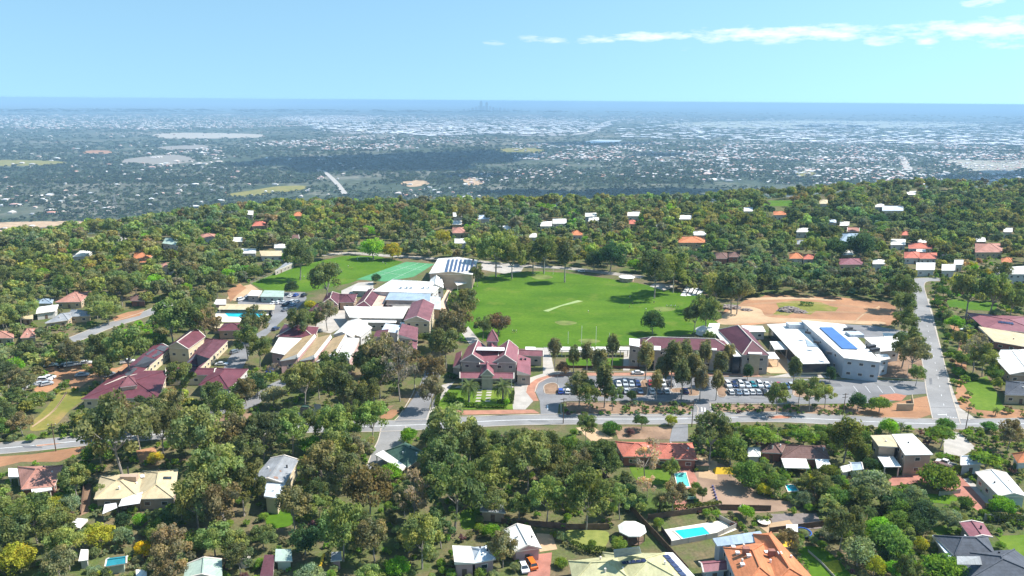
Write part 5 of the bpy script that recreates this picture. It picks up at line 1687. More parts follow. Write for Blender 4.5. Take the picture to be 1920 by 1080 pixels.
HAND = [
    # campus
    (610, 521, 52, 'd', 'big round one on the edge of the school field'), (546, 538, 27, 'k', 'beside the staff car park and school field'),
    (1225, 603, 46, 'k', 'standing alone on the oval above the classroom block'), (1328, 578, 50, 'g', 'at the right end of the oval'),
    (1303, 590, 36, 'd', 'left of the one at the right end of the oval'), (868, 566, 52, 'd', 'on the left rim of the oval below the sports hall'),
    (850, 604, 58, 'b', 'above the driveway, left of the oval'), (836, 640, 56, 'd', 'halfway along the driveway above the hall'),
    (812, 690, 46, 'b', 'over the driveway beside the hall'), (808, 730, 42, 'b', 'nearest the driveway mouth'),
    (905, 608, 30, 'd', 'small one behind the hall tower'), (934, 606, 50, 'R', 'behind the hall on the oval edge'),
    (1040, 655, 24, 't', 'right of the hall corridor'), (1055, 690, 30, 'R', 'by the brick drive'), (1076, 668, 22, 't', 'at the left end of the courtyard lawns'),
    (1101, 664, 24, 't', 'between the two courtyard lawns'), (1125, 680, 30, 't', 'at the front edge of the courtyard lawns'), (1149, 650, 26, 't', 'near the left end of the classroom block'),
    (1087, 722, 42, 'd', 'over the leftmost parked cars'), (1135, 712, 36, 't', 'large one on the left half of the car park'),
    (1184, 742, 24, 'k', 'small one at the bottom of the car park'), (1212, 668, 30, 'T', 'in front of the left end of the classroom block'),
    (1262, 674, 38, 't', 'covering the middle of the classroom block'), (1300, 690, 34, 'T', 'right of the one covering the middle of the classroom block'),
    (1284, 664, 28, 't', 'against the classroom block roof'), (1322, 662, 26, 't', 'against the right half of the classroom block'),
    (1352, 684, 28, 'T', 'at the entrance of the maroon-roofed building'), (1368, 664, 22, 'T', 'below the white strip roof'),
    (1403, 696, 22, 'C', 'in front of the tall grey wall with a maroon roof'), (1491, 692, 24, 't', 'at the left corner of the glazed white building'),
    (1558, 700, 22, 'C', 'at the right corner of the glazed white building'), (1460, 741, 38, 'g', 'on the lower edge of the car park, left of centre'),
    (1522, 732, 42, 'g', 'on the lower edge of the car park near the islands'), (1550, 735, 32, 'g', 'right beside the one near the islands'),
    (1610, 752, 36, 'k', 'left of the pair by the square cream wall'), (1650, 758, 40, 'o', 'right of the pair by the square cream wall'),
    (1698, 640, 52, 'd', 'on the corner between annex and side road'), (1716, 660, 48, 'b', 'leaning over the side road'), (1720, 700, 26, 'g', 'low by the side road below the annex'),
    (1700, 600, 40, 'd', 'beside the side road at the dirt field'), (1690, 570, 44, 'd', 'at the dirt field corner by the side road'), (1695, 540, 44, 'd', 'left of the top end of the side road'),
    (481, 720, 46, 'k', 'beside the service yard'), (512, 742, 50, 's', 'below the grey roof at the service drive'), (568, 712, 60, 'g', 'large one before the sawtooth roofs'),
    (627, 684, 50, 'd', 'before the right end of the sawtooth roofs'), (641, 716, 58, 'd', 'right of the large one before the sawtooth roofs'), (711, 700, 50, 'd', 'before the driveway bush'),
    (748, 690, 66, 'm', 'above the mouth of the driveway'), (712, 654, 62, 'b', 'covering the white roofs left of the driveway'), (690, 672, 46, 'd', 'beside the white roofs left of the driveway'),
    (760, 668, 44, 'b', 'near the orange end wall'), (793, 632, 22, 'o', 'slim one at the orange end wall'), (479, 600, 44, 'd', 'right of the school pool end'), (462, 634, 44, 'd', 'below the school pool'),
    (484, 650, 40, 'd', 'between pool and sawtooth roofs'), (560, 600, 42, 'd', 'above the maroon hip roof'), (590, 598, 40, 'o', 'right above the maroon hip roof'), (612, 586, 36, 'b', 'by the inner lawn of the U-shaped wing'),
    (705, 522, 20, 'k', 'small one at the corner of the green court'), (582, 572, 24, 'y', 'hedge-like one beside the staff car park'), (337, 703, 46, 'g', 'in the middle of the maroon complex'),
    (360, 590, 62, 'd', 'above the left maroon complex'), (320, 595, 60, 'g', 'left above the maroon complex'), (384, 600, 48, 'b', 'beside the small shed by the pool'), (240, 652, 66, 'g', 'left of the maroon complex'),
    (188, 655, 50, 'd', 'just below the bend of the left street'), (290, 640, 46, 'o', 'behind the two-storey gabled building'), (186, 692, 42, 'd', 'over the dirt parking'), (120, 656, 36, 'b', 'above the dirt parking'),
    (730, 668, 46, 'b', 'right in front of the dusty maroon block'), (776, 694, 38, 'm', 'by the kerb of the driveway'), (700, 706, 50, 'd', 'left of the mauve-brown one at the driveway'),
    (596, 706, 46, 'g', 'between the large ones before the sawtooth roofs'), (660, 738, 40, 'b', 'above the dark monument'), (275, 768, 46, 'd', 'over the front wall of the biggest maroon roof'), (324, 754, 40, 'b', 'at the right corner of the biggest maroon roof'), (222, 774, 46, 'b', 'over the left front of the biggest maroon roof'),
    (398, 742, 44, 'd', 'below the maroon roof with a pale side'), (428, 764, 50, 'g', 'on the service drive mouth'), (300, 800, 62, 'd', 'on the main road between the large ones at left'), (545, 800, 58, 'g', 'hiding the main road below the monument clearing'), (490, 806, 60, 'd', 'hiding the main road left of the monument'), (440, 812, 56, 'b', 'hiding the main road further left'),
    (590, 790, 44, 'd', 'just below the monument'), (690, 735, 44, 'd', 'on the bare mulch left of the driveway'),
    (1330, 632, 20, 'g', 'small one beside the white marquee'), (1385, 545, 46, 'b', 'on the top left corner of the dirt field'),
    (1242, 692, 26, 't', 'low one left of the classroom block middle'), (1280, 704, 32, 't', 'on the island below the middle of the classroom block'), (1315, 712, 28, 'T', 'on the island left of the car park exit'), (1108, 735, 40, 'g', 'on the island right of the leftmost parked cars'),
    (1150, 738, 34, 'd', 'at the bottom edge of the car park, left part'), (1232, 716, 22, 'T', 'between the parked rows of the car park'), (1345, 716, 24, 'T', 'at the left end of the right-hand parked rows'), (1500, 728, 30, 'g', 'at the right end of the right-hand parked rows'),
    (875, 740, 0, 'x', ''),
    # palms of the hall garden
    (879, 727, 50, 'P', 'left of the pair before the school hall'), (943, 727, 50, 'P', 'right of the pair before the school hall'),
    (862, 750, 14, 'l', 'beneath the left hall palm'), (950, 753, 14, 'l', 'beneath the right hall palm'),
    (1690 + 180, 790, 0, 'x', ''),
    # foreground forest, west to east
    (217, 800, 104, 'd', 'broad one beside the main road at left'), (186, 846, 56, 'o', 'below the broad one at left'), (256, 792, 56, 'b', 'before the maroon complex at left'), (312, 782, 46, 'd', 'at the corner of the maroon complex'),
    (360, 805, 84, 'g', 'large one above the cream-roofed house'), (405, 886, 92, 'g', 'large one right of the cream-roofed house'), (452, 905, 70, 'd', 'left of the weathered grey roof'), (366, 934, 74, 'g', 'bottom right of the cream-roofed house'),
    (420, 950, 70, 'b', 'below the large one right of the cream roof'), (187, 1003, 58, 'y', 'in the bottom left garden'), (267, 1028, 36, 'Y', 'in the bottom left garden'), (34, 1046, 70, 'y', 'at the bottom left corner'), (263, 974, 30, 'l', 'under the shade sails'),
    (230, 974, 32, 'k', 'below the shade sails'), (225, 1004, 38, 's', 'between two yellow trees'), (140, 900, 48, 'g', 'right of the pinkish-brown roof'), (317, 1046, 70, 'b', 'at the bottom, right of the yellow flowering one'), (110, 1054, 52, 'b', 'near the bottom left corner'),
    (60, 960, 66, 'd', 'below the pinkish-brown roof'), (100, 985, 60, 'g', 'above the bottom left garden'), (30, 990, 60, 'd', 'at the left edge below the pinkish-brown roof'), (190, 918, 22, 'g', 'small one at the corner of the cream roof'), (290, 858, 30, 'y', 'behind the cream roof'),
    (627, 790, 58, 'g', 'above the monument clearing'), (662, 772, 38, 'g', 'tall one by the driveway clearing'), (696, 782, 54, 'g', 'tall one left of the driveway mouth'), (583, 833, 44, 'l', 'in the middle of the foreground bush'), (632, 838, 60, 'g', 'right of the bright green one'),
    (675, 838, 46, 'b', 'left of the side street'), (766, 817, 40, 'l', 'left of the side street mouth, by the green roof'), (806, 820, 38, 'k', 'behind the green roof'), (848, 797, 78, 'g', 'big one on the main road below the hall'), (880, 826, 64, 'd', 'below the big one on the main road'),
    (732, 885, 44, 'l', 'over the corner of the green roof'), (828, 862, 72, 'd', 'right of the green roof'), (852, 905, 96, 'd', 'biggest one in the middle foreground'), (690, 915, 78, 'r', 'in the middle foreground'), (612, 912, 48, 's', 'right of the weathered grey roof'),
    (600, 868, 66, 'b', 'above the weathered grey roof corner'), (650, 880, 54, 'd', 'between the green roof and the grey roof'), (570, 1012, 60, 'k', 'at the bottom left of centre'), (775, 928, 72, 'm', 'in the middle foreground below the green roof'), (640, 985, 76, 'g', 'below the rust-coloured one'),
    (700, 1000, 60, 'b', 'at the bottom, left of centre'), (790, 1005, 70, 'g', 'in front of the half-bare one'), (746, 1062, 48, 'l', 'at the bottom centre'), (921, 995, 34, 'l', 'left of the white barn roof'), (943, 1024, 46, 'b', 'at the left wall of the white barn'), (550, 945, 56, 'b', 'right of the grey roof wall'),
    (990, 858, 78, 'g', 'big one above the foreground gardens'), (1067, 834, 46, 'o', 'left of the small front yard'), (1137, 860, 54, 'd', 'at the left end of the long red roof'), (1102, 925, 76, 'g', 'broad one left of the garden path'), (1026, 928, 60, 'g', 'left of the broad one by the garden path'), (1164, 935, 44, 'g', 'right of the broad one by the garden path'),
    (1212, 853, 56, 'p', 'over the front of the long red roof'), (1215, 908, 34, 'p', 'small one in the red-roofed house garden'), (1238, 936, 44, 'P', 'in the red-roofed house garden'), (1262, 925, 44, 'b', 'beside the garden palm'), (1259, 878, 30, 'g', 'left of the green-tinted pool'), (1318, 922, 20, 'd', 'small one right of the green-tinted pool'),
    (1259, 788, 26, 'y', 'round one by the main road driveway'), (1147, 802, 38, 'H', 'round one by the main road'), (1203, 788, 34, 'u', 'by the main road above the red roof'), (1182, 809, 18, 'V', 'by the main road above the red roof'), (1100, 796, 34, 'd', 'on the main road verge'),
    (1335, 810, 64, 'd', 'right of the driveway by the long red roof'), (1372, 845, 64, 'o', 'large one between the red roof and the brown roof'), (1402, 888, 66, 'o', 'below the white garden shed'), (1428, 815, 66, 'U', 'on the main road above the brown roof'), (1507, 817, 58, 'U', 'behind the brown-tiled house'), (1052, 1055, 30, 'h', 'beside the brown driveway'),
    (1588, 820, 66, 'c', 'largest one, left of the two-storey cream house'), (1618, 850, 36, 'c', 'behind the largest one, against the cream house'), (1668, 800, 40, 'l', 'on the main road above the cream house'), (1690, 798, 24, 'P', 'on the main road above the cream house'), (1768, 812, 52, 'U', 'on the main road right of the cream house'), (1774, 796, 36, 'H', 'on the main road by the side road mouth'), (1856, 800, 32, 'H', 'alone on the main road at right'),
    (1762, 897, 80, 'h', 'huge boxy one in front of the two-storey cream house'), (1812, 942, 34, 'H', 'round one on the red driveway'), (1850, 860, 56, 'U', 'behind the blue-grey cottage'), (1878, 948, 46, 'l', 'below the pale green shed'), (1557, 886, 42, 'o', 'right of the brown-tiled house patio'), (1633, 912, 76, 's', 'large one in the right-hand gardens'), (1716, 928, 46, 's', 'beside the back lawn at right'),
    (1582, 976, 62, 'd', 'tall one in the right-hand gardens'), (1630, 960, 36, 'P', 'shaggy one in the right-hand gardens'), (1672, 1017, 76, 'o', 'broad one at bottom right'), (1727, 1020, 32, 'y', 'pale one beside the dark grey house'), (1730, 962, 58, 'k', 'below the back lawn and left of the red driveway'), (1772, 1072, 90, 'h', 'wide one cut by the bottom edge'), (1868, 770, 18, 'P', 'tall one by the road at the right edge'), (1895, 810, 40, 'b', 'at the right edge below the main road'),
    (1511, 876, 18, 'l', 'small round one behind the patio roofs'), (1400, 960, 34, 'l', 'beside the big terrace pool'), (1110, 1020, 20, 'B', 'beside the pale lawn'), (1160, 1020, 34, 'B', 'left of the octagonal gazebo'), (1235, 980, 24, 'B', 'at the corner of the big terrace'), (1478, 1010, 34, 'b', 'between the orange-tiled house and the play area'),
    # right side verge hedges
    (1798, 530, 40, 'y', 'right of the top of the side road'), (1770, 545, 26, 'o', 'nearest the top of the side road'), (1762, 560, 18, 'H', 'small one by the top of the side road'), (1757, 568, 26, 'H', 'upper one of the verge shrubs'), (1765, 592, 24, 'H', 'middle one of the verge shrubs'), (1790, 605, 34, 'l', 'before the long crimson roof'),
    (1778, 630, 18, 'H', 'verge one above the orange path'), (1800, 633, 24, 'd', 'on the orange verge below the crimson roof'), (1832, 655, 46, 'm', 'left of the big white gabled roof'), (1848, 668, 40, 'g', 'beside the big white gabled roof'), (1785, 661, 20, 'H', 'small clipped one lower on the verge'), (1806, 672, 36, 'o', 'below the small clipped verge one'),
    (1799, 698, 30, 'H', 'round one by the front lawn'), (1824, 706, 22, 'H', 'smaller round one on the front lawn'), (1862, 700, 36, 'o', 'left of the slate-roofed house'), (1820, 540, 60, 'd', 'big one above the garden lawn'), (1862, 545, 56, 'g', 'right of the big one above the garden lawn'), (1870, 590, 30, 's', 'right end of the garden lawn'),
    (1900, 560, 40, 'd', 'right edge above the crimson roof'),
    # skyline and far ones
    (770, 408, 36, 'd', 'on the far tree line left of centre'), (870, 396, 30, 'b', 'on the far tree line above the oval'), (700, 465, 50, 'l', 'above the top edge of the school field'), (735, 470, 40, 'y', 'above the green court'), (830, 444, 34, 'y', 'beside the small red roof above the court'),
    (930, 460, 60, 'g', 'tall one above the hilltop car park'), (960, 480, 44, 'g', 'beside the tall one above the hilltop car park'), (895, 512, 26, 'd', 'at the right corner of the sports hall'), (1145, 480, 58, 'k', 'behind the far edge of the oval'), (1115, 488, 40, 'k', 'left of the darkest one behind the oval'), (1000, 475, 40, 'd', 'near the goal posts behind the oval'),
    (1060, 478, 34, 't', 'behind the far goal posts'), (1020, 470, 44, 'd', 'by the upper street behind the oval'), (1568, 466, 44, 'k', 'left of the steep blue-grey roof'), (1615, 462, 56, 'k', 'right of the steep blue-grey roof'), (1230, 505, 56, 'd', 'at the far right rim of the oval'), (1265, 500, 50, 'g', 'above the sand patch beside the oval'),
    (560, 478, 48, 'd', 'at the top left of the school field'), (1375, 540, 50, 'd', 'at the left end of the dirt field'), (1345, 535, 50, 'g', 'above the cricket nets'),
    (1880, 505, 30, 'd', 'beside the large white two-storey house'),
]
for t_ in HAND:
    if t_[3] == 'x':
        continue
    k_ = KIND[t_[3]]
    lab = k_[4] + ', ' + t_[4]
    gm = k_[0] in ('gum', 'sparse')
    add_tree(t_[0], t_[1], t_[2] * (1.3 if gm else 1.3 if k_[0] == 'tall' else 1.1), t_[3], lab, hs=1.2 if gm or t_[3] == 'k' else 1.0)

# hedges of the formal garden and elsewhere: long boxy hedges as runs of leaf cards


def hedge_run(pxs, w, h, label, col=(.07, .15, .02)):
    P = G(np.array(pxs)[:, 0], np.array(pxs)[:, 1])
    c = P.mean(0)
    t = empty('hedge', (c[0], c[1], 0), label, 'hedge')
    r = np.random.default_rng(int(pxs[0][0]))
    qs = []
    for a, b_ in zip(P[:-1], P[1:]):
        ln = np.linalg.norm(b_ - a)
        n = int(ln * 60)
        s = r.uniform(0, 1, n)[:, None]
        d = (b_ - a) / ln
        nn = np.array([-d[1], d[0]])
        p2 = a + (b_ - a) * s + nn * r.uniform(-w / 2, w / 2, (n, 1))
        z = np.where(r.uniform(size=n) < .6, h, r.uniform(.1, h, n)) + r.normal(size=n) * .05
        p = np.c_[p2 - c, z]
        v1 = r.normal(size=(n, 3)); v1 /= np.linalg.norm(v1, axis=1, keepdims=True)
        v2 = np.cross(v1, r.normal(size=(n, 3))); v2 /= np.linalg.norm(v2, axis=1, keepdims=True)
        s_ = .22
        qs.append(np.stack([p - v1 * s_, p - v2 * s_, p + v1 * s_, p + v2 * s_], 1))
    q = np.concatenate(qs)
    sh = r.uniform(.7, 1.25, (len(q), 1)) * np.ones((1, 3))
    o = link('foliage', cards_mesh('foliage', q, sh, m_leaf), t)
    o.color = (*col, 1)
    b = MB((c[0], c[1], 0))
    for a, b_ in zip(P[:-1], P[1:]):
        for s in np.arange(0, 1, 1.5 / max(1.5, np.linalg.norm(b_ - a))):
            p = a + (b_ - a) * s
            b.bar((p[0], p[1], 0), (p[0], p[1], h * .8), .12)
    b.build('stem', m_trunk, t)


hedge_run([(872, 763), (896, 763)], 1.6, 1.4, 'bright clipped hedge at the front left of the formal garden')
hedge_run([(896, 765), (950, 765)], 1.6, 1.1, 'bright clipped hedge at the front right of the formal garden')
hedge_run([(826, 732), (818, 764)], 1.6, 1.2, 'clipped hedge on the left side of the formal garden', (.09, .13, .03))
hedge_run([(834, 742), (858, 744)], 2.0, 1.2, 'low hedge inside the left half of the formal garden', (.10, .17, .03))
hedge_run([(832, 752), (868, 755)], 2.2, 1.3, 'lower left hedge of the formal garden, behind the front hedge', (.08, .15, .03))
hedge_run([(932, 756), (956, 756)], 2.0, 1.2, 'lower right hedge of the formal garden, behind the front hedge', (.08, .15, .03))
hedge_run([(962, 738), (960, 758)], 1.2, 1.2, 'clipped hedge on the right side of the formal garden', (.08, .12, .03))
hedge_run([(1070, 1026), (1095, 1036), (1135, 1040)], 1.8, 1.6, 'curving green hedge along the lower edge of the pale lawn', (.08, .12, .03))
hedge_run([(1232, 962), (1300, 958), (1352, 952)], 1.4, 1.8, 'row hedge along the fence above the terrace pool', (.12, .14, .04))
hedge_run([(1615, 865), (1650, 900)], 1.8, 2.2, 'hedge along the left wall of the two-storey cream house', (.08, .13, .02))
hedge_run([(1780, 863), (1806, 864)], 1.6, 1.2, 'low yellow-green hedge beside the white utility vehicle', (.18, .20, .03))
hedge_run([(1860, 978), (1925, 985)], 2.0, 2.2, 'long hedge above the bottom right lawn', (.07, .10, .04))
hedge_run([(874, 706), (900, 706)], 1.2, 3.4, 'yellow-green bamboo row against the left gable of the hall', (.24, .22, .03))
hedge_run([(928, 706), (968, 707)], 1.2, 3.4, 'yellow-green bamboo row against the right gable of the hall', (.24, .22, .03))
hedge_run([(970, 712), (988, 710)], 2.0, 1.6, 'low green shrubs at the right corner of the hall', (.07, .14, .03))
hedge_run([(838, 706), (856, 712)], 2.4, 1.6, 'low green shrubs at the left corner of the hall', (.07, .15, .03))
hedge_run([(1415, 688), (1436, 690)], 1.8, 2.6, 'yellow-green shrubs at the foot of the tall maroon-roofed building', (.24, .22, .04))
hedge_run([(1210, 690), (1250, 692)], 1.6, 1.4, 'green shrubs along the front of the classroom block', (.07, .12, .03))
hedge_run([(1500, 572), (1525, 574)], 4, 1.8, 'bright green weed mound in the dirt field', (.06, .17, .04))

# ------------------------------------------------------------------ random planting
KMASK = np.zeros((1500, 3000), bool)      # [y, x + 500]


def in_keep(P):
    """which photo points (n,2) fall in the kept-open regions"""
    P = np.asarray(P, float)
    x = np.clip(P[:, 0] + 500, 0, 2999).astype(int)
    y = np.clip(P[:, 1], 0, 1499).astype(int)
    return KMASK[y, x]


def poly_in(P, k):
    k = np.array(k, float)
    ins = np.zeros(len(P), bool)
    j = len(k) - 1
    for i in range(len(k)):
        xi, yi, xj, yj = k[i][0], k[i][1], k[j][0], k[j][1]
        ins ^= ((yi > P[:, 1]) != (yj > P[:, 1])) & (P[:, 0] < (xj - xi) * (P[:, 1] - yi) / (yj - yi + 1e-9) + xi)
        j = i
    return ins


for t in trees:                            # leave the singular trees in view
    if t['c'] in 'YylrPph' and t['hand']:
        shp = SHAPES[KIND[t['c']][0]]
        c = proj((t['x'], t['y'], (shp[1] * .85 + shp[2]) * t['w'] / 2 * t['hs']))
        r_ = t['px'] * .36
        KEEP.append(np.array([(c[0] - r_, c[1] - r_), (c[0] + r_, c[1] - r_), (c[0] + r_, c[1] + r_), (c[0] - r_, c[1] + r_)]))
for k in KEEP:
    lo = np.clip(np.floor(k.min(0)) + [500, 0], 0, [2999, 1499]).astype(int)
    hi = np.clip(np.ceil(k.max(0)) + [501, 1], 0, [3000, 1500]).astype(int)
    if (hi <= lo).any():
        continue
    yy, xx = np.mgrid[lo[1]:hi[1], lo[0]:hi[0]]
    m = poly_in(np.c_[xx.ravel() - 499.5, yy.ravel() + .5], k).reshape(yy.shape)
    KMASK[lo[1]:hi[1], lo[0]:hi[0]] |= m


# regions: ground polygon in photo pixels, crown width range (m), spacing factor, kinds with weights, wording
REG = [
    ([(-300, 520), (0, 492), (260, 452), (400, 420), (640, 400), (640, 480), (470, 530), (420, 560), (300, 575), (150, 640), (-300, 660)], (7, 14), .64, 'gggggggddddbbsolG', 'in the bush on the left hillside'),
    ([(-300, 690), (-300, 640), (60, 668), (200, 620), (300, 585), (400, 560), (440, 600), (400, 620), (300, 640), (215, 690), (150, 740), (60, 800), (-60, 830), (-300, 850)], (5, 11), .72, 'gggddbbsol', 'below the left street'),
    ([(640, 400), (900, 398), (1280, 394), (1300, 440), (1300, 500), (1200, 515), (1000, 500), (640, 476)], (7, 14), .64, 'ggggggddddbbksls', 'in the trees behind the oval'),
    ([(1280, 394), (1500, 382), (1700, 370), (2150, 366), (2200, 480), (1900, 500), (1700, 500), (1300, 500)], (8, 15), .64, 'gggddddddkkobs', 'in the woods at the far right'),
    ([(1210, 520), (1300, 500), (1700, 500), (1712, 560), (1670, 566), (1440, 552), (1390, 566), (1340, 560), (1250, 540)], (6, 11), .50, 'gggdddddbbbs', 'in the dense bush block above the dirt field'),
    ([(1740, 500), (2100, 500), (2100, 780), (1930, 780), (1900, 760), (1800, 720), (1760, 560)], (4, 9), .95, 'odglyksm', 'in the gardens right of the side road'),
    ([(-200, 700), (160, 700), (300, 750), (400, 740), (480, 735), (560, 760), (400, 792), (200, 815), (150, 820), (-200, 835)], (6, 11), .62, 'ggddbbosl', 'between the maroon complex and the main road'),
    ([(160, 838), (400, 822), (700, 816), (715, 850), (700, 890), (900, 830), (1130, 812), (1150, 880), (1160, 960), (1050, 985), (940, 985), (900, 1010), (830, 1090), (700, 1120), (420, 1120), (340, 1050), (350, 960), (380, 860), (300, 850), (180, 870)], (7, 12.5), .64, 'ggggggddddddbbsoo', 'in the foreground bush'),
    ([(-100, 930), (180, 940), (260, 960), (350, 960), (420, 1120), (-100, 1160)], (4.5, 9), .60, 'gggbydosldds', 'in the gardens at bottom left'),
    ([(500, 690), (560, 700), (700, 700), (760, 720), (760, 760), (640, 775), (520, 765)], (5, 9), 1.0, 'ggdbbm', 'between the sawtooth roofs and the main road'),
    ([(1300, 800), (1600, 805), (1640, 860), (1440, 830), (1400, 870), (1340, 860), (1310, 830)], (5, 9), .62, 'oodgU', 'along the main road behind the red and brown roofs'),
    ([(1410, 890), (1500, 900), (1640, 880), (1760, 930), (1800, 990), (1740, 1000), (1720, 1100), (1610, 1100), (1560, 1030), (1500, 1000), (1440, 950)], (4.5, 9.5), .52, 'ooddgskysl', 'in the right-hand gardens'),
    ([(1150, 870), (1260, 870), (1280, 960), (1180, 985), (1140, 950)], (4, 7), .8, 'dbkgo', 'in the red-roofed house garden'),
    ([(820, 560), (856, 610), (870, 650), (850, 690), (825, 680), (800, 640)], (5, 9), .8, 'ddb', 'along the driveway above the hall'),
    ([(60, 690), (120, 680), (160, 740), (90, 790), (20, 790), (0, 740)], (3, 7), .9, 'osgG', 'round the dirt parking'),
]
occ = [(t['x'], t['y'], t['w']) for t in trees]
GRID = {}


def put(x, y, w):
    GRID.setdefault((int(x // 10), int(y // 10)), []).append((x, y, w))


for o_ in occ:
    put(*o_)


def free(x, y, w, f):
    cx, cy_ = int(x // 10), int(y // 10)
    for i in (-2, -1, 0, 1, 2):
        for j in (-2, -1, 0, 1, 2):
            for (a, b_, c) in GRID.get((cx + i, cy_ + j), ()):
                if (a - x) ** 2 + (b_ - y) ** 2 < (f * (w + c) / 2) ** 2:
                    return False
    return True


ang = np.linspace(0, 2 * np.pi, 8, endpoint=False)
for poly, (w0, w1), sp, kinds, phrase in REG:
    a = np.array(poly, float)
    g = G(a[:, 0], a[:, 1])
    lo, hi = g.min(0), g.max(0)
    area = (hi - lo).prod()
    n = int(min(60000, area / ((w0 + w1) / 2) ** 2 * 9))
    X = rng.uniform(lo[0], hi[0], n)
    Y = rng.uniform(lo[1], hi[1], n)
    gp = proj(np.c_[X, Y, np.zeros(n)])
    ok = poly_in(gp[:, :2], a) & (gp[:, 2] > 10)
    for x, y, gpx, gpy, dep in zip(X[ok], Y[ok], gp[ok, 0], gp[ok, 1], gp[ok, 2]):
        w = w0 + (w1 - w0) * rng.uniform() ** 1.5
        if y > 380 and math.sin(x * .035 + y * .012) * math.sin(y * .028 - x * .01 + 1) > .55 and rng.uniform() < .75:
            continue
        if not free(x, y, w, sp):
            continue
        code = kinds[rng.integers(len(kinds))]
        shp = SHAPES[KIND[code][0]]
        hs = rng.uniform(.85, 1.2)
        cz = (shp[1] * .85 + shp[2]) * w / 2 * hs
        c = proj((x, y, cz))
        rx = w / 2 * F / c[2]
        ry = rx * max(.75, shp[1] * hs)
        T = np.c_[c[0] + rx * .8 * np.cos(ang), c[1] + ry * .8 * np.sin(ang)]
        T = np.r_[T, [[c[0], c[1]], [gpx, gpy], [c[0], c[1] - ry * .4]]]
        if in_keep(T).sum() > (0 if gpy > 780 else 1):
            continue
        put(x, y, w)
        trees.append(dict(x=x, y=y, w=w, c=code, label=None, group=phrase, px=2 * rx, hs=hs, z=min(0.0, float(hgt(x, y))), hand=False))

# low shrubs filling gaps (bush kind) near the camera
SHR = [([(-100, 640), (240, 600), (300, 760), (160, 830), (-100, 860)], (1.6, 3.6), 260, 'on the ground left of the maroon complex'),
       ([(150, 838), (1150, 812), (1160, 1000), (900, 1100), (-100, 1140), (-100, 930)], (1.4, 3.4), 700, 'on the floor of the foreground bush'),
       ([(1062, 756), (1640, 758), (1640, 778), (1062, 780)], (1.0, 2.4), 150, 'on the mulch verge below the car park'),
       ([(1300, 800), (1920, 805), (1920, 1090), (1500, 1090), (1300, 960)], (1.3, 3.2), 520, 'in the right-hand gardens'),
       ([(1745, 520), (1960, 520), (1960, 790), (1790, 780)], (1.3, 3.2), 160, 'right of the side road'),
       ([(440, 690), (760, 700), (760, 785), (400, 790)], (1.2, 2.6), 160, 'below the sawtooth roofs'),
       ([(860, 480), (1300, 500), (1300, 420), (600, 420)], (2.0, 4.5), 300, 'between the trees behind the oval'),
       ([(1300, 420), (1920, 400), (1920, 560), (1700, 560)], (2.0, 4.5), 300, 'in the woods at the far right'),
       ([(0, 440), (640, 400), (460, 540), (0, 640)], (2.0, 4.5), 300, 'on the left hillside')]
for poly, (w0, w1), want, phrase in SHR:
    a = np.array(poly, float)
    g = G(a[:, 0], a[:, 1])
    lo, hi = g.min(0), g.max(0)
    got = 0
    n = want * 12
    X = rng.uniform(lo[0], hi[0], n)
    Y = rng.uniform(lo[1], hi[1], n)
    gp = proj(np.c_[X, Y, np.zeros(n)])
    W_ = rng.uniform(w0, w1, n)
    cpx = proj(np.c_[X, Y, W_ * .5])
    ok = poly_in(gp[:, :2], a) & (gp[:, 2] > 10) & ~in_keep(gp[:, :2]) & ~in_keep(cpx[:, :2])
    for x, y, w, dep in zip(X[ok], Y[ok], W_[ok], gp[ok, 2]):
        if got >= want:
            break
        if not free(x, y, w, .6):
            continue
        got += 1
        put(x, y, w)
        code = 'BBBGGBBGBBBV'[rng.integers(12)] if rng.uniform() < .35 else 'BG'[rng.integers(2)]
        trees.append(dict(x=x, y=y, w=w, c=code, label=None, group=phrase, px=w * F / dep, hs=1, z=min(0.0, float(hgt(x, y))), hand=False))

# trees on the far slope just past the ridge
n = 4200
az = rng.uniform(-.75, .75, n)
e = np.interp(az, _ea, _er)
rad = e + rng.uniform(-20, 700, n)
for x, y in zip(rad * np.sin(az), rad * np.cos(az)):
    w = rng.uniform(9, 15)
    gp = proj((x, y, 0.0))
    if not free(x, y, w, .55) or in_keep(np.array([gp[:2]]))[0]:
        continue
    put(x, y, w)
    code = 'gggddbs'[rng.integers(7)]
    trees.append(dict(x=x, y=y, w=w, c=code, label=None, group='on the slope beyond the ridge', px=w * F / gp[2] * .8, hs=1.0, z=float(hgt(x, y)), hand=False))

# individuals: the 300 largest of each kind (category); the rest joined into one object per kind
bycat = {}
for t in trees:
    bycat.setdefault(KIND[t['c']][2], []).append(t)
far = {}
PROTO = {}
ncopy = 0
for cat, lst in bycat.items():
    lst.sort(key=lambda t: (not t['hand'], -t['px']))
    for t in lst[300:]:
        far.setdefault(cat, []).append(t)
    for t in lst[:300]:
        shape, colr, _, nm, words = KIND[t['c']]
        var = SHAPES[shape][0]
        cm, tm, cz = var[int(rng.integers(len(var)))]
        root = empty(nm, (t['x'], t['y'], t['z']), t['label'] or (words + ' ' + t['group']), cat, None if t['label'] else words + 's ' + t['group'])
        s = t['w'] / 2
        root.scale = (s, s, s * t['hs'])
        root.rotation_euler = (0, 0, rng.uniform(0, 6.28))
        jit = rng.uniform(.82, 1.18, 3) * rng.uniform(.95, 1.28)
        jit = jit * .5 + jit.mean() * .5
        key = cm.name
        if key not in PROTO:
            a_ = link('trunk', tm, root)
            b_ = link('crown' if shape != 'palm' else 'frond_crown', cm, root)
            PROTO[key] = (a_, b_)
        else:
            a_, b_ = (o.copy() for o in PROTO[key])
            for o in (a_, b_):
                C.objects.link(o)
                o.parent = root
        b_.color = tuple(colr[i] * jit[i] for i in range(3)) + (1,)

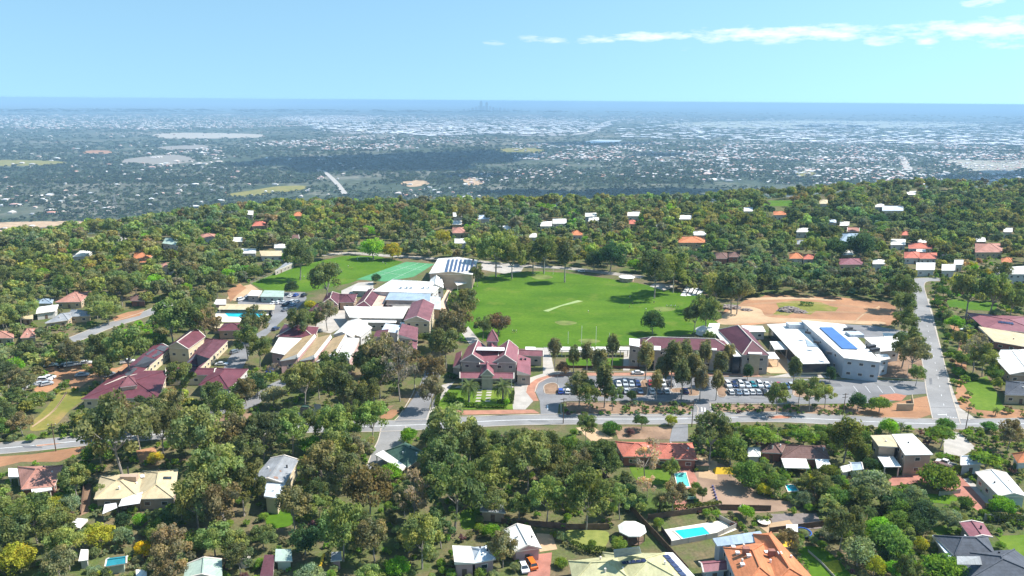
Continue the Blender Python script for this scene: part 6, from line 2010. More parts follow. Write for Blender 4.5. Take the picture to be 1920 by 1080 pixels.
LOD = {}
for k in set(KIND[t['c']][0] for l in far.values() for t in l):
    asp, clear = SHAPES[k][1], SHAPES[k][2]
    LOD[k] = [crown_arrays(hash_(k) + 900 + i, 14, 520, .27, asp, (.24, .38), lumpy=.66)[:2] for i in range(6)]
PLUR = {'gum tree': 'gum trees', 'tree': 'trees', 'bush': 'bushes', 'hedge': 'hedges', 'conifer': 'conifers', 'palm': 'palms'}
for cat, lst in far.items():
    Q, CC = [], []
    for t in lst:
        shape, colr = KIND[t['c']][:2]
        v_ = LOD[shape]
        q, col = v_[int(rng.integers(len(v_)))]
        big = t['px'] > 22
        n = 520 if big else (340 if t['px'] > 12 else 150)
        q = q[:n]
        s = t['w'] / 2
        cen = q.mean(1, keepdims=True)
        q = cen + (q - cen) * (1.0 if n == 520 else 1.2 if n == 340 else 1.7)
        asp, clear = SHAPES[shape][1], SHAPES[shape][2]
        q = (q + np.array([0, 0, asp * .85 + clear])) * np.array([s, s, s * t['hs']])
        a = rng.uniform(0, 6.28)
        rot = np.array([[math.cos(a), math.sin(a), 0], [-math.sin(a), math.cos(a), 0], [0, 0, 1]])
        q = q @ rot + np.array([t['x'], t['y'], t['z']])
        pt_ = math.sin(t['x'] * .021 + 1) * math.sin(t['y'] * .017) * .2
        jit = rng.uniform(.88, 1.12, 3) * rng.uniform(.85, 1.35) * np.array([1 + pt_ + .04, 1 + pt_ * .4 + .02, 1 - pt_])
        Q.append(q)
        CC.append(col[:n] * np.array(colr) * jit)
    me = cards_mesh('woodland', np.concatenate(Q), np.concatenate(CC), m_leaf_far, attr='tint')
    o = link({'bush': 'undergrowth', 'gum tree': 'gum_woodland'}.get(cat, 'mixed_woodland'), me)
    tag(o, 'the many smaller ' + PLUR[cat] + ' massed over the far hilltop and gaps', 'woodland' if cat != 'bush' else 'undergrowth', None, 'stuff')
print('trees', len(trees), {k: len(v) for k, v in bycat.items()})

# ================================================================== PLAIN: far woods, suburbs, skyline
def in_poly_sample(poly, n, r):
    a = np.array(poly, float)
    lo, hi = a.min(0), a.max(0)
    out = []
    while sum(map(len, out)) < n:
        P = r.uniform(lo, hi, (n, 2))
        out.append(P[poly_in(P, a)])
    return np.concatenate(out)[:n]


r2 = np.random.default_rng(5)
# woods over the whole plain, in depth bands so that near trees are single crowns and far ones are clumps
Q, CC = [], []
for (y0, y1, n, w0, w1) in ((335, 470, 14000, 9, 17), (280, 345, 11000, 12, 26), (240, 285, 5000, 20, 44), (208, 245, 3000, 35, 90), (196, 210, 3000, 70, 220)):
    P = np.c_[r2.uniform(-60, 1980, n), r2.uniform(y0, y1, n)]
    W_ = GT(P[:, 0], P[:, 1])
    ok = (W_[:, 2] < -110) & ~in_keep(P)
    # clearings
    cl_ = np.sin(W_[:, 0] * .0035 + 1) * np.sin(W_[:, 1] * .0029 + 2) + .6 * np.sin(W_[:, 0] * .011) * np.sin(W_[:, 1] * .009)
    ok &= (cl_ < .75 + r2.uniform(-.35, .35, n))
    W_ = W_[ok]
    m_ = len(W_)
    k = 9
    w = r2.uniform(w0, w1, m_)
    d = r2.normal(size=(m_, k, 3)); d /= np.linalg.norm(d, axis=2, keepdims=True)
    d[..., 2] = np.abs(d[..., 2])
    flat = np.where(w > 18, 18 / w, 1.0) * .75
    p = W_[:, None, :] + d * (w / 2)[:, None, None] * np.stack([np.ones(m_), np.ones(m_), flat * 1.1], 1)[:, None, :] * .8 + np.array([0, 0, 3.5])
    v1 = r2.normal(size=(m_, k, 3)); v1[..., 2] *= .6
    v1 /= np.linalg.norm(v1, axis=2, keepdims=True)
    v2 = np.cross(v1, d + r2.normal(size=(m_, k, 3)) * .4); v2 /= np.linalg.norm(v2, axis=2, keepdims=True)
    s = (w * .30)[:, None, None]
    fl = np.stack([np.ones(m_), np.ones(m_), flat], 1)[:, None, :]
    q = np.stack([p - v1 * s * fl, p - v2 * s * fl, p + v1 * s * fl, p + v2 * s * fl], 2)
    c = np.array([.062, .082, .042]) * r2.uniform(.6, 1.5, (m_, 1, 1)) * r2.uniform(.85, 1.2, (m_, k, 3))
    Q.append(q.reshape(-1, 4, 3)); CC.append(c.reshape(-1, 3))
o = link('plain_woodland', cards_mesh('plain_woodland', np.concatenate(Q), np.concatenate(CC), m_leaf_far, attr='tint'))
tag(o, 'dark woodland and street trees spread over the plain', 'woodland', None, 'stuff')

HOUSES = []     # x, y, w, d, h, rot, colour
PAL_S = [(.86, .84, .80), (.80, .72, .66), (.66, .44, .36), (.55, .26, .18), (.74, .62, .54), (.5, .5, .5), (.84, .78, .70), (.62, .38, .32), (.8, .8, .8)]
PAL_I = [(.88, .88, .86), (.80, .82, .84), (.86, .84, .80), (.62, .66, .70), (.72, .68, .66)]
BANDS = [
    # poly, n, width m, height, palette
    ([(860, 330), (1150, 300), (1920, 290), (1990, 330), (1800, 348), (1500, 345), (1150, 330), (1000, 345), (880, 345)], 2600, (10, 24), 4, PAL_S),
    ([(960, 268), (1990, 262), (1990, 300), (1300, 305), (960, 300)], 3000, (14, 34), 5, PAL_S),
    ([(480, 270), (700, 250), (960, 262), (900, 272), (700, 284), (500, 282)], 900, (14, 34), 5, PAL_S),
    ([(1300, 318), (1700, 315), (1990, 330), (1990, 348), (1700, 350), (1300, 340)], 800, (14, 40), 5, PAL_S),
    ([(-60, 215), (620, 208), (620, 236), (300, 244), (-60, 242)], 1900, (20, 60), 6, PAL_S),
    ([(620, 208), (1990, 206), (1990, 226), (620, 226)], 1900, (24, 75), 7, PAL_S),
    ([(520, 218), (900, 212), (1160, 225), (1120, 250), (820, 256), (600, 246)], 1500, (35, 140), 9, PAL_I),
    ([(1160, 222), (1990, 228), (1990, 275), (1500, 268), (1160, 258)], 1000, (40, 170), 9, PAL_I),
    ([(-60, 190), (960, 197), (1990, 204), (1990, 214), (-60, 210)], 5200, (60, 260), 14, PAL_S),
    ([(-60, 245), (500, 240), (700, 290), (640, 370), (300, 400), (-60, 410)], 450, (11, 30), 5, PAL_S),
    ([(250, 300), (420, 270), (420, 305), (280, 318)], 120, (14, 40), 5, PAL_S),
    ([(-20, 425), (90, 425), (80, 445), (-20, 440)], 16, (10, 24), 4, PAL_S),
    ([(760, 345), (900, 345), (900, 372), (740, 372)], 26, (12, 32), 5, PAL_S),
]
for poly, n, (w0, w1), h, pal in BANDS:
    P = in_poly_sample(poly, n, r2)
    # streets: pull some of them into rows
    W_ = GT(P[:, 0], P[:, 1])
    for p in W_:
        if p[2] > -140:
            continue
        x, y = p[0], p[1]
        if pal is PAL_S and y < 9000 and math.sin(x * .0052 + y * .0013) * math.sin(y * .0041 - x * .0017 + 2) + .5 * math.sin(x * .017) * math.sin(y * .013) < -.12 and r2.uniform() < .85:
            continue
        if pal is PAL_S and r2.uniform() < .6:
            y = round(y / 46.0) * 46.0 + (14 if int(y) % 2 else -14)
        w = w0 * (w1 / w0) ** (r2.uniform() ** 1.6)
        HOUSES.append((x, y, w, w * r2.uniform(.5, .9), h * r2.uniform(.7, 1.2), r2.uniform(-.15, .15) + (0 if r2.uniform() < .6 else 1.57), pal[r2.integers(len(pal))]))
HOUSES.sort(key=lambda h_: -(h_[2] / h_[1]))


def hip_arrays(x, y, z, w, d, h, rot):
    c, s = math.cos(rot), math.sin(rot)
    def T(a, b, zz):
        return (x + a * c - b * s, y + a * s + b * c, z + zz)
    hw, hd = w / 2, d / 2
    low = [T(-hw, -hd, 0), T(hw, -hd, 0), T(hw, hd, 0), T(-hw, hd, 0)]
    up = [T(-hw, -hd, h), T(hw, -hd, h), T(hw, hd, h), T(-hw, hd, h)]
    k = max(0, hw - hd)
    rise = min(hd * .45, 3.0)
    a, b = T(-k, 0, h + rise), T(k, 0, h + rise)
    walls = [[low[i], low[(i + 1) % 4], up[(i + 1) % 4], up[i]] for i in range(4)]
    roof = [[up[0], up[1], b, a], [up[2], up[3], a, b], [up[1], up[2], b, b], [up[3], up[0], a, a]]
    return walls, roof


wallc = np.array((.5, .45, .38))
small = {}
for i, (x, y, w, d, h, rot, colr) in enumerate(HOUSES[:240]):
    z = float(hgt(x, y))
    b = MB((x, y, z))
    walls, roof = hip_arrays(x, y, z - 1, w, d, h + 1, rot)
    for f in walls:
        b.add(f, [(0, 1, 2, 3)], 0)
    for f in roof:
        f = f if len(set(f)) == 4 else list(dict.fromkeys(f))
        b.add(f, [tuple(range(len(f)))], 1)
    o = b.build('distant_house', [w_grey, m_objflat])
    o.location = (x, y, z)
    o.color = (*colr, 1)
    tone = 'white' if min(colr) > .7 else 'reddish' if colr[0] > colr[2] * 1.7 else 'pale grey' if abs(colr[0] - colr[2]) < .05 else 'tan'
    side = 'left' if x < -150 * y / 1000 else 'right' if x > 250 * y / 1000 else 'centre'
    tag(o, 'small ' + tone + '-roofed building among trees on the nearer plain, ' + {'left': 'at the left', 'right': 'at the right', 'centre': 'near the middle'}[side], 'distant house', tone + '-roofed buildings on the near plain, ' + side)
Q, CC = [], []
for (x, y, w, d, h, rot, colr) in HOUSES[240:]:
    z = float(PLAIN if y > 2500 else hgt(x, y))
    if y > 4500:
        h = h * 1.5
    walls, roof = hip_arrays(x, y, z, w, d, h, rot)
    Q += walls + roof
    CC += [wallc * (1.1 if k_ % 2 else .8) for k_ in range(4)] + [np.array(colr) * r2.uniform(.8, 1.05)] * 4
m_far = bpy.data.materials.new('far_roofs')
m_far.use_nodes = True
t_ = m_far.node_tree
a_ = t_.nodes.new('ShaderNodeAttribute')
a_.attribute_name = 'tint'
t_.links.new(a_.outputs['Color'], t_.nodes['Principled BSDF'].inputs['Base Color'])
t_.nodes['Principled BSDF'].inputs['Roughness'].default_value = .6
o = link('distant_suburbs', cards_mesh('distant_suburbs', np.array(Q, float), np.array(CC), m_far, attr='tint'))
tag(o, 'thousands of tiny houses and warehouses across the hazy plain', 'suburbs', None, 'stuff')

# city towers on the horizon
def tower(px, dist, hgt_m, w, col, label, spire=0):
    d = ray(px, 180)
    x, y = d[0] / d[1] * dist, dist
    t = empty('skyscraper', (x, y, PLAIN), label, 'skyscraper', 'city towers on the horizon')
    b = MB()
    b.box((0, 0, hgt_m / 2 * .9), (w, w * .8, hgt_m * .9))
    b.box((0, 0, hgt_m * .95), (w * .7, w * .6, hgt_m * .1))
    b.build('tower_body', col, t)
    if spire:
        s = MB()
        s.bar((0, 0, hgt_m), (0, 0, hgt_m + spire), 8, w2=3)
        s.build('spire', m_dark, t)


g1, g2 = mat('tower_glass', (.04, .06, .09), .4), mat('tower_concrete', (.30, .31, .33), .7)
TW = [(902, 250, 52, g1, 34, 'tallest dark city tower, with a spire, at the left of the cluster'), (912.5, 226, 50, g1, 22, 'second tallest dark tower right of the spired one'), (893, 120, 44, g2, 0, ''), (886, 90, 50, g1, 0, ''), (898, 140, 40, g2, 0, ''),
      (907, 130, 44, g1, 0, ''), (919, 140, 46, g2, 0, ''), (925, 110, 44, g1, 0, ''), (931, 90, 48, g2, 0, ''), (938, 100, 42, g1, 0, ''), (946, 84, 46, g2, 0, ''), (953, 70, 50, g2, 0, ''), (878, 70, 46, g2, 0, ''),
      (964, 62, 50, g1, 0, ''), (978, 70, 40, g2, 0, ''), (870, 56, 50, g1, 0, ''), (992, 56, 50, g2, 0, ''), (1032, 60, 44, g2, 0, '')]
for i, (px, hh, w, c, sp, lab) in enumerate(TW):
    tower(px, 24000 + (i * 137) % 700, hh * 1.34, w * 1.7, c, lab or 'mid-height hazy city tower in the cluster around the two tallest', sp)
# low bush rise on the horizon left of the city
b = MB()
xs = np.linspace(-4200, -700, 24)
top = [12 + 48 * math.sin(math.pi * i / 23) ** .6 for i in range(24)]
for i in range(23):
    for y0, y1, k0, k1 in ((20800, 21200, 0, 1), (21200, 21800, 1, 0)):
        z = lambda i_, k: PLAIN + (top[i_] if k else -1)
        b.add([(xs[i], y0, z(i, k0)), (xs[i + 1], y0, z(i + 1, k0)), (xs[i + 1], y1, z(i + 1, k1)), (xs[i], y1, z(i, k1))], [(0, 1, 2, 3)])
o = b.build('distant_hill', mat('hill_bush', (.035, .05, .03), .9, .3, .004))
o['kind'] = 'structure'


# clouds above the frame, over the plain: they throw the dark patches on the woods
def cloud(patches, label, zc_=1500.0):
    me_v, me_f = [], []
    r = np.random.default_rng(len(label))
    bm = bmesh.new()
    cx = []
    for (px, py, rx, ry) in patches:
        g = GT(np.array([px]), np.array([py]))[0]
        gx = GT(np.array([px + rx]), np.array([py]))[0]
        gy = GT(np.array([px]), np.array([py - ry]))[0]
        ax, ay = abs(gx[0] - g[0]), abs(gy[1] - g[1])
        s = (zc_ - g[2]) / SUNV.z
        c0 = Vector(g) + SUNV * s
        cx.append(c0)
        for k in range(9):
            a = r.uniform(0, 6.28)
            q = r.uniform(0, .7) ** .5
            rr = r.uniform(.35, .6)
            res = bmesh.ops.create_icosphere(bm, subdivisions=3, radius=1)
            for v_ in res['verts']:
                d = v_.co
                bump = 1 + .13 * math.sin(d.x * 7 + k) * math.sin(d.y * 6 + 2 * k) + .08 * math.sin(d.z * 13 + d.x * 11)
                v_.co = Vector((c0.x + math.cos(a) * q * ax + d.x * ax * rr * bump, c0.y + math.sin(a) * q * ay + d.y * ay * rr * bump, c0.z + d.z * 110 * bump + r.uniform(-1, 1)))
    me = bpy.data.meshes.new('cloud')
    bm.to_mesh(me)
    bm.free()
    me.materials.append(mat('cloud_white', (.82, .83, .85), 1.0, .03, .002, .01))
    me.polygons.foreach_set('use_smooth', [True] * len(me.polygons))
    o = link('cloud', me)
    tag(o, label, 'cloud', None, 'stuff')


cloud([(560, 300, 90, 9), (680, 303, 110, 13), (800, 300, 110, 14), (900, 296, 80, 11), (620, 316, 60, 6), (960, 291, 50, 5)], 'broad low cloud above the picture shading the woods on the plain')
cloud([(1000, 362, 110, 6), (1180, 362, 130, 9), (1290, 358, 60, 6), (900, 330, 60, 4)], 'long cloud above the picture shading the foot of the hills')
cloud([(1860, 338, 70, 7), (1940, 330, 60, 8)], 'small cloud above the right edge shading woods')
cloud([(1230, 290, 40, 4), (1100, 270, 110, 4)], 'thin cloud above the picture shading the middle plain')

# ================================================================== VEHICLES
def loft(b, prof, y0, y1, mi=0):
    """side profile (x,z) extruded across y"""
    n = len(prof)
    vs = [(x, y0, z) for x, z in prof] + [(x, y1, z) for x, z in prof]
    b.add(vs, [tuple(range(n)), tuple(range(2 * n - 1, n - 1, -1))] + [((k + 1) % n, k, n + k, n + (k + 1) % n) for k in range(n)], mi)


def car_meshes(kind):
    L_ = {'sedan': 4.6, 'hatch': 4.0, 'suv': 4.7, 'ute': 5.2}[kind]
    hgt_b = {'sedan': .88, 'hatch': .92, 'suv': 1.08, 'ute': 1.05}[kind]
    top = {'sedan': 1.42, 'hatch': 1.48, 'suv': 1.74, 'ute': 1.74}[kind]
    h = L_ / 2
    body = MB()
    loft(body, [(-h, .35), (h, .35), (h + .02, .55), (h - .12, hgt_b - .14), (h - 1.1, hgt_b), (-h + .2, hgt_b), (-h - .02, hgt_b - .2)], .86, -.86)
    loft(body, [(-h + .1, .28), (h - .1, .28), (h - .1, .5), (-h + .1, .5)], .80, -.80, 1)
    cab = {'sedan': (-1.55, -.95, .55, 1.15), 'hatch': (-1.85, -1.5, .45, 1.0), 'suv': (-2.15, -1.9, .55, 1.05), 'ute': (-.55, -.35, .95, 1.45)}[kind]
    a0, a1, a2, a3 = cab
    glassb = MB()
    def ring(zz, k, y):
        return [(a0 + (a1 - a0) * k, -y, zz), (a3 + (a2 - a3) * k, -y, zz), (a3 + (a2 - a3) * k, y, zz), (a0 + (a1 - a0) * k, y, zz)]
    r0, r1 = ring(hgt_b, 0, .80), ring(top - .08, .92, .62)
    glassb.add(r0 + r1, [(0, 1, 5, 4), (1, 2, 6, 5), (2, 3, 7, 6), (3, 0, 4, 7), (4, 5, 6, 7), (3, 2, 1, 0)])
    rt = ring(top - .075, .93, .63)
    rt2 = ring(top, 1.0, .58)
    rt[0] = (rt[0][0] - .02, rt[0][1], rt[0][2])
    body.add(rt + rt2, [(0, 1, 5, 4), (1, 2, 6, 5), (2, 3, 7, 6), (3, 0, 4, 7), (4, 5, 6, 7), (3, 2, 1, 0)])
    for sx in (0, 1, 2, 3):
        body.bar(r0[sx], r1[sx], .09)
    if kind == 'ute':
        loft(body, [(-h + .25, hgt_b + .01), (-.7, hgt_b + .01), (-.7, hgt_b + .04), (-h + .25, hgt_b + .04)], .7, -.7, 1)
    wheel = MB()
    for yy in (0,):
        wheel.bar((0, -.11, 0), (0, .11, 0), .64, n=12, mi=0)
        wheel.bar((0, -.115, 0), (0, .115, 0), .36, n=8, mi=1)
    hl = MB()
    hl.box((0, 0, 0), (.08, .34, .16))
    return (mesh('body', body.v, body.f, [m_paint, m_dark], body.m), mesh('window', glassb.v, glassb.f, m_glass),
            mesh('wheel', wheel.v, wheel.f, [mat('tyre', (.03, .03, .03), .9), mat('alloy', (.5, .5, .52), .4)], wheel.m),
            mesh('headlight', hl.v, hl.f, m_white), mesh('tail_light', hl.v, hl.f, mat('tail_light_red', (.4, .01, .01), .4)), L_, hgt_b)


CARM = {k: car_meshes(k) for k in ('sedan', 'hatch', 'suv', 'ute')}
COLS = {'white': (.80, .80, .78), 'silver': (.50, .53, .56), 'blue': (.03, .09, .40), 'navy': (.02, .035, .11), 'black': (.02, .02, .025), 'grey': (.16, .18, .20),
        'red': (.50, .02, .04), 'teal': (.03, .22, .26), 'orange': (.75, .17, .02), 'grey-blue': (.16, .24, .34), 'dark blue': (.03, .06, .18), 'pale blue': (.3, .42, .55)}
CPROTO = {}


def car(px, py, kind, colour, heading, label, group=None, z=.07):
    g = G(px, py, .7)
    wide = {'suv': 'four-wheel drive', 'hatch': 'hatchback', 'sedan': 'sedan', 'ute': 'utility vehicle'}[kind]
    root = empty('parked_car', (g[0], g[1], z), colour + ' ' + wide + ' ' + label, 'car', group)
    root.rotation_euler = (0, 0, R(heading))
    root.scale = (1.1, 1.12, 1.08)
    bm_, gl, wh, hl, tl, L_, hb = CARM[kind]
    if kind not in CPROTO:
        parts = [link('body', bm_, root), link('window', gl, root)]
        for sx in (-L_ / 2 + .85, L_ / 2 - .85):
            for sy in (-.8, .8):
                o = link('wheel', wh, root)
                o.location = (sx, sy, .32)
                parts.append(o)
        for sy in (-.6, .6):
            o = link('headlight', hl, root)
            o.location = (L_ / 2 - .03, sy, hb - .3)
            parts.append(o)
            o = link('tail_light', tl, root)
            o.location = (-L_ / 2 + .0, sy, hb - .3)
            parts.append(o)
        CPROTO[kind] = parts
    else:
        parts = []
        for p in CPROTO[kind]:
            o = p.copy()
            C.objects.link(o)
            o.parent = root
            parts.append(o)
    parts[0].color = (*COLS[colour], 1)
    return root


ORD = ['first', 'second', 'third', 'fourth', 'fifth', 'sixth', 'seventh', 'eighth', 'ninth', 'tenth']
GP = 'cars parked in the school car park'
rows = [
    ('upper row, left bay', 719, [(1160, 'white', 'sedan'), (1172, 'silver', 'suv'), (1184, 'silver', 'sedan'), (1196, 'dark blue', 'hatch')]),
    ('upper row, middle bay', 719, [(1220, 'red', 'hatch'), (1231.5, 'white', 'sedan'), (1243, 'white', 'suv'), (1256, 'black', 'sedan')]),
    ('lower row, left bay', 733, [(1051, 'blue', 'hatch'), (1064, 'white', 'hatch'), (1077, 'grey', 'sedan'), (1131, 'white', 'sedan')]),
    ('lower row, centre-left bay', 732.5, [(1162, 'black', 'hatch'), (1174, 'silver', 'sedan'), (1200, 'grey-blue', 'sedan')]),
    ('lower row, centre bay', 732.5, [(1222, 'white', 'suv'), (1235, 'grey', 'sedan'), (1249, 'white', 'hatch'), (1285, 'navy', 'sedan')]),
    ('upper row, right bay', 721, [(1365, 'white', 'suv'), (1377, 'navy', 'hatch'), (1389, 'white', 'suv'), (1401, 'silver', 'sedan'), (1412, 'teal', 'hatch'), (1424, 'white', 'suv'), (1438, 'white', 'sedan')]),
    ('lower row, right bay', 734.5, [(1370, 'white', 'hatch'), (1384, 'grey-blue', 'sedan'), (1397, 'silver', 'sedan'), (1409, 'white', 'hatch'), (1421, 'silver', 'hatch'), (1433, 'black', 'sedan')]),
    ('upper row, far right bay', 723, [(1461, 'red', 'hatch'), (1473, 'pale blue', 'sedan'), (1484, 'silver', 'hatch'), (1499, 'teal', 'sedan')]),
]
rr_ = random.Random(3)
for nm, y, cs in rows:
    for i, (x, c, k) in enumerate(cs):
        g = G(x, y)
        hd = 90 if 'lower' in nm else -90
        car(x, y, k, c, hd + rr_.uniform(-2.5, 2.5), ORD[i] + ' from the left in the ' + nm, GP)
    xs_ = [c[0] for c in cs]
    for x in np.arange(min(xs_) - 6.5, max(xs_) + 14, 12.8):
        dx = 6 if x > 1100 else 2
        markline('parking_line', [(x + (x - 960) * .012, y + 6.5), (x - (x - 960) * .004, y - 6)], .12, .1)
for i, (x, y, c, k, hd) in enumerate([(1196, 698.5, 'white', 'sedan', 2)]):
    car(x, y, k, c, hd, 'stopped on the brick drive before the classroom block', None)
for x, y, c, k, hd, lab in [
    (452, 561, 'white', 'suv', 60, 'at the left end of the staff car park'), (463, 558, 'silver', 'sedan', 60, 'beside the transportable classroom, left side'), (545, 554, 'white', 'sedan', 80, 'behind the transportable classroom, leftmost'), (555, 553, 'blue', 'hatch', 80, 'behind the transportable classroom, middle'), (570, 553.5, 'black', 'suv', 80, 'at the right edge of the staff car park'),
    (513, 568, 'white', 'sedan', 75, 'leftmost of the staff car park cluster'), (522, 567, 'white', 'hatch', 75, 'second in the staff car park cluster'), (531, 566.5, 'silver', 'sedan', 75, 'third in the staff car park cluster'), (540, 568, 'navy', 'sedan', 75, 'fourth in the staff car park cluster'), (548, 566, 'white', 'suv', 75, 'fifth in the staff car park cluster'), (556, 565, 'silver', 'hatch', 75, 'right end of the staff car park cluster'), (550, 571, 'pale blue', 'hatch', 75, 'nearest in the staff car park cluster'), (535, 571, 'black', 'hatch', 75, 'front middle of the staff car park cluster'), (536, 580, 'grey', 'sedan', 60, 'on the drive below the staff car park'),
    (95, 684, 'white', 'sedan', 20, 'alone at the top left of the dirt parking'), (120, 685, 'black', 'sedan', 30, 'dark one beside a white one on the dirt parking'), (133, 684, 'white', 'suv', 30, 'right of the black sedan on the dirt parking'), (143, 682, 'silver', 'sedan', 30, 'right of the white four-wheel drive on the dirt parking'), (161, 680, 'white', 'hatch', 25, 'under the tree at the top of the dirt parking'), (154, 702, 'silver', 'sedan', 15, 'in the tree shade right on the dirt parking'),
    (198, 701, 'black', 'suv', 30, 'beside the maroon roof edge, left one'), (206, 702, 'white', 'hatch', 60, 'beside the maroon roof edge, right one'), (239, 678, 'white', 'ute', 25, 'near the dark roof sections'), (62, 722, 'white', 'sedan', 50, 'lowest of the parking cluster among trees'), (74, 719, 'silver', 'sedan', 50, 'second of the parking cluster among trees'), (84, 712, 'white', 'suv', 10, 'upper one of the parking cluster among trees'), (91, 707, 'white', 'sedan', 10, 'topmost of the parking cluster among trees'), (88, 719, 'silver', 'hatch', 40, 'right one of the parking cluster among trees'), (31, 733, 'silver', 'suv', 20, 'at the far left among trees'),
    (415, 682, 'white', 'sedan', 5, 'beside the dark grey-brown roofed wing'), (440, 659, 'grey', 'hatch', 60, 'in the shade of the service yard'), (508, 694, 'blue', 'suv', 80, 'by the left corner of the sawtooth building'), (995, 1055, 'orange', 'suv', 110, 'on the brown driveway before the barn'), (981, 1061, 'white', 'sedan', 105, 'beside the orange vehicle'), (1774, 869, 'white', 'ute', 135, 'on the red driveway beside the cream house'), (1811, 618, 'white', 'sedan', 160, 'below the long crimson roof'), (517, 616, 'navy', 'hatch', 70, 'on the service drive below the pool'),
    (1590, 616, 'black', 'sedan', 60, 'in the upper yard behind the solar-panelled building'), (935, 500, 'white', 'sedan', 20, 'in the hilltop car park above the oval'), (1090, 508, 'white', 'hatch', 170, 'on the street behind the oval')]:
    car(x, y, k, c, hd, lab)

# ================================================================== STREET FURNITURE, FENCES, SMALL THINGS
def power_pole(px, py, h, label):
    g = G(px, py)
    t = empty('power_pole', (g[0], g[1], 0), label, 'power pole')
    b = MB(); b.bar((0, 0, 0), (0, 0, h), .34, n=8, w2=.2); b.build('pole', m_wood, t)
    for z in (h - .5, h - 1.6):
        c = MB(); c.box((0, 0, z), (2.4, .14, .16), .25); c.build('crossarm', m_wood, t)
    i_ = MB()
    for x in (-1.0, 0, 1.0):
        i_.bar((x, 0, h - .45), (x, 0, h - .15), .12, n=6)
    for k_, x in enumerate((-1.0, 1.0)):
        q = MB(); q.bar((x, x * .25, h - .45), (x, x * .25, h - .1), .14, n=6); q.build('insulator', m_white, t)
    return Vector((g[0], g[1], h - .2))


A = [power_pole(105, 846, 9.5, 'timber power pole on the verge at far left'), power_pole(1297, 800, 9.5, 'timber power pole by the car park exit junction'), power_pole(1809, 813, 9.5, 'timber power pole at the mouth of the side road'), power_pole(1056, 794, 9.5, 'timber power pole below the left end of the car park'), power_pole(1581, 776, 8, 'timber power pole on the verge below the car park trees')]
b = MB()
for a_, c_ in ((A[1], A[4]), (A[4], A[2]), (A[3], A[1])):
    n = 14
    for k in range(n):
        f0, f1 = k / n, (k + 1) / n
        p0, p1 = a_.lerp(c_, f0), a_.lerp(c_, f1)
        p0.z -= 1.6 * math.sin(math.pi * f0); p1.z -= 1.6 * math.sin(math.pi * f1)
        b.bar(p0, p1, .035)
o = b.build('power_line', m_dark)
tag(o, 'sagging power line strung along the main road between the poles', 'power line')


def lamp_post(px, py, label, h=6.5):
    g = G(px, py)
    t = empty('street_lamp', (g[0], g[1], 0), label, 'street lamp')
    b = MB(); b.bar((0, 0, 0), (0, 0, h), .18, n=8, w2=.1); b.build('pole', m_conc, t)
    b = MB(); b.bar((0, 0, h - .05), (1.0, 0, h + .15), .1, n=6); b.build('arm', m_conc, t)
    b = MB(); b.box((1.2, 0, h + .15), (.6, .25, .12)); b.build('lamp_head', m_dark, t)


for x, y, lab in ((1213, 744, 'slim pale street lamp in the left half of the car park'), (1385, 745, 'slim pale street lamp in the right half of the car park'), (1700, 712, 'slim pale street lamp by the white building forecourt'), (1045, 730, 'slim pale street lamp near the leftmost parked cars')):
    lamp_post(x, y, lab)


def goal_posts(pxs, label, h=9.0):
    P = [G(x, y) for x, y in pxs]
    c = sum(P) / len(P)
    t = empty('football_goal', (c[0], c[1], 0), label, 'goal posts')
    for i, p in enumerate(P):
        b = MB((c[0], c[1], 0)); hh = h if i in (1, 2) else h * .65
        b.bar((p[0], p[1], 0), (p[0], p[1], hh), .16, n=8)
        b.build('post', m_white, t)


goal_posts([(1065, 645), (1090, 646), (1117, 647), (1142, 647)], 'white four-post goal at the near side of the oval')
goal_posts([(1000, 513), (1003, 514), (1021, 514.5), (1037, 515)], 'white four-post goal at the far side of the oval')
g = G(680, 489)
t = empty('soccer_goal', (g[0], g[1], 0), 'white soccer goal frame at the top of the school field', 'goal')
for x in (-3.6, 3.6):
    b = MB(); b.bar((x, 0, 0), (x, 0, 2.6), .14); b.build('post', m_white, t)
    b = MB(); b.bar((x, 0, 2.5), (x, 2, 0), .1); b.build('stay', m_white, t)
b = MB(); b.bar((-3.7, 0, 2.6), (3.7, 0, 2.6), .14); b.build('crossbar', m_white, t)
# cricket nets
for i in range(4):
    p0, p1 = G(1281 + i * 9, 555 - i * .5), G(1292 + i * 9, 537 - i * .3)
    c = (p0 + p1) / 2
    t = empty('cricket_net', (c[0], c[1], 0), ['leftmost', 'second', 'third', 'rightmost'][i] + ' of the four pale cricket net lanes by the oval', 'cricket net', 'cricket net lanes')
    d = unit(p1 - p0); nn = np.array([-d[1], d[0]]) * 1.6
    b = MB((c[0], c[1], 0))
    b.add([(*(p0 - nn), .12), (*(p1 - nn), .12), (*(p1 + nn), .12), (*(p0 + nn), .12), (*(p0 - nn), 0), (*(p1 - nn), 0), (*(p1 + nn), 0), (*(p0 + nn), 0)], [(3, 2, 1, 0), (4, 5, 6, 7), (0, 1, 5, 4), (1, 2, 6, 5), (2, 3, 7, 6), (3, 0, 4, 7)])
    b.build('pitch_slab', m_white, t)
    b = MB((c[0], c[1], 0))
    for k in range(5):
        p = p0 + (p1 - p0) * k / 4 + nn
        b.bar((*p, 0), (*p, 3), .08)
    b.bar((*(p0 + nn), 3), (*(p1 + nn), 3), .08)
    b.build('net_frame', m_dark, t)
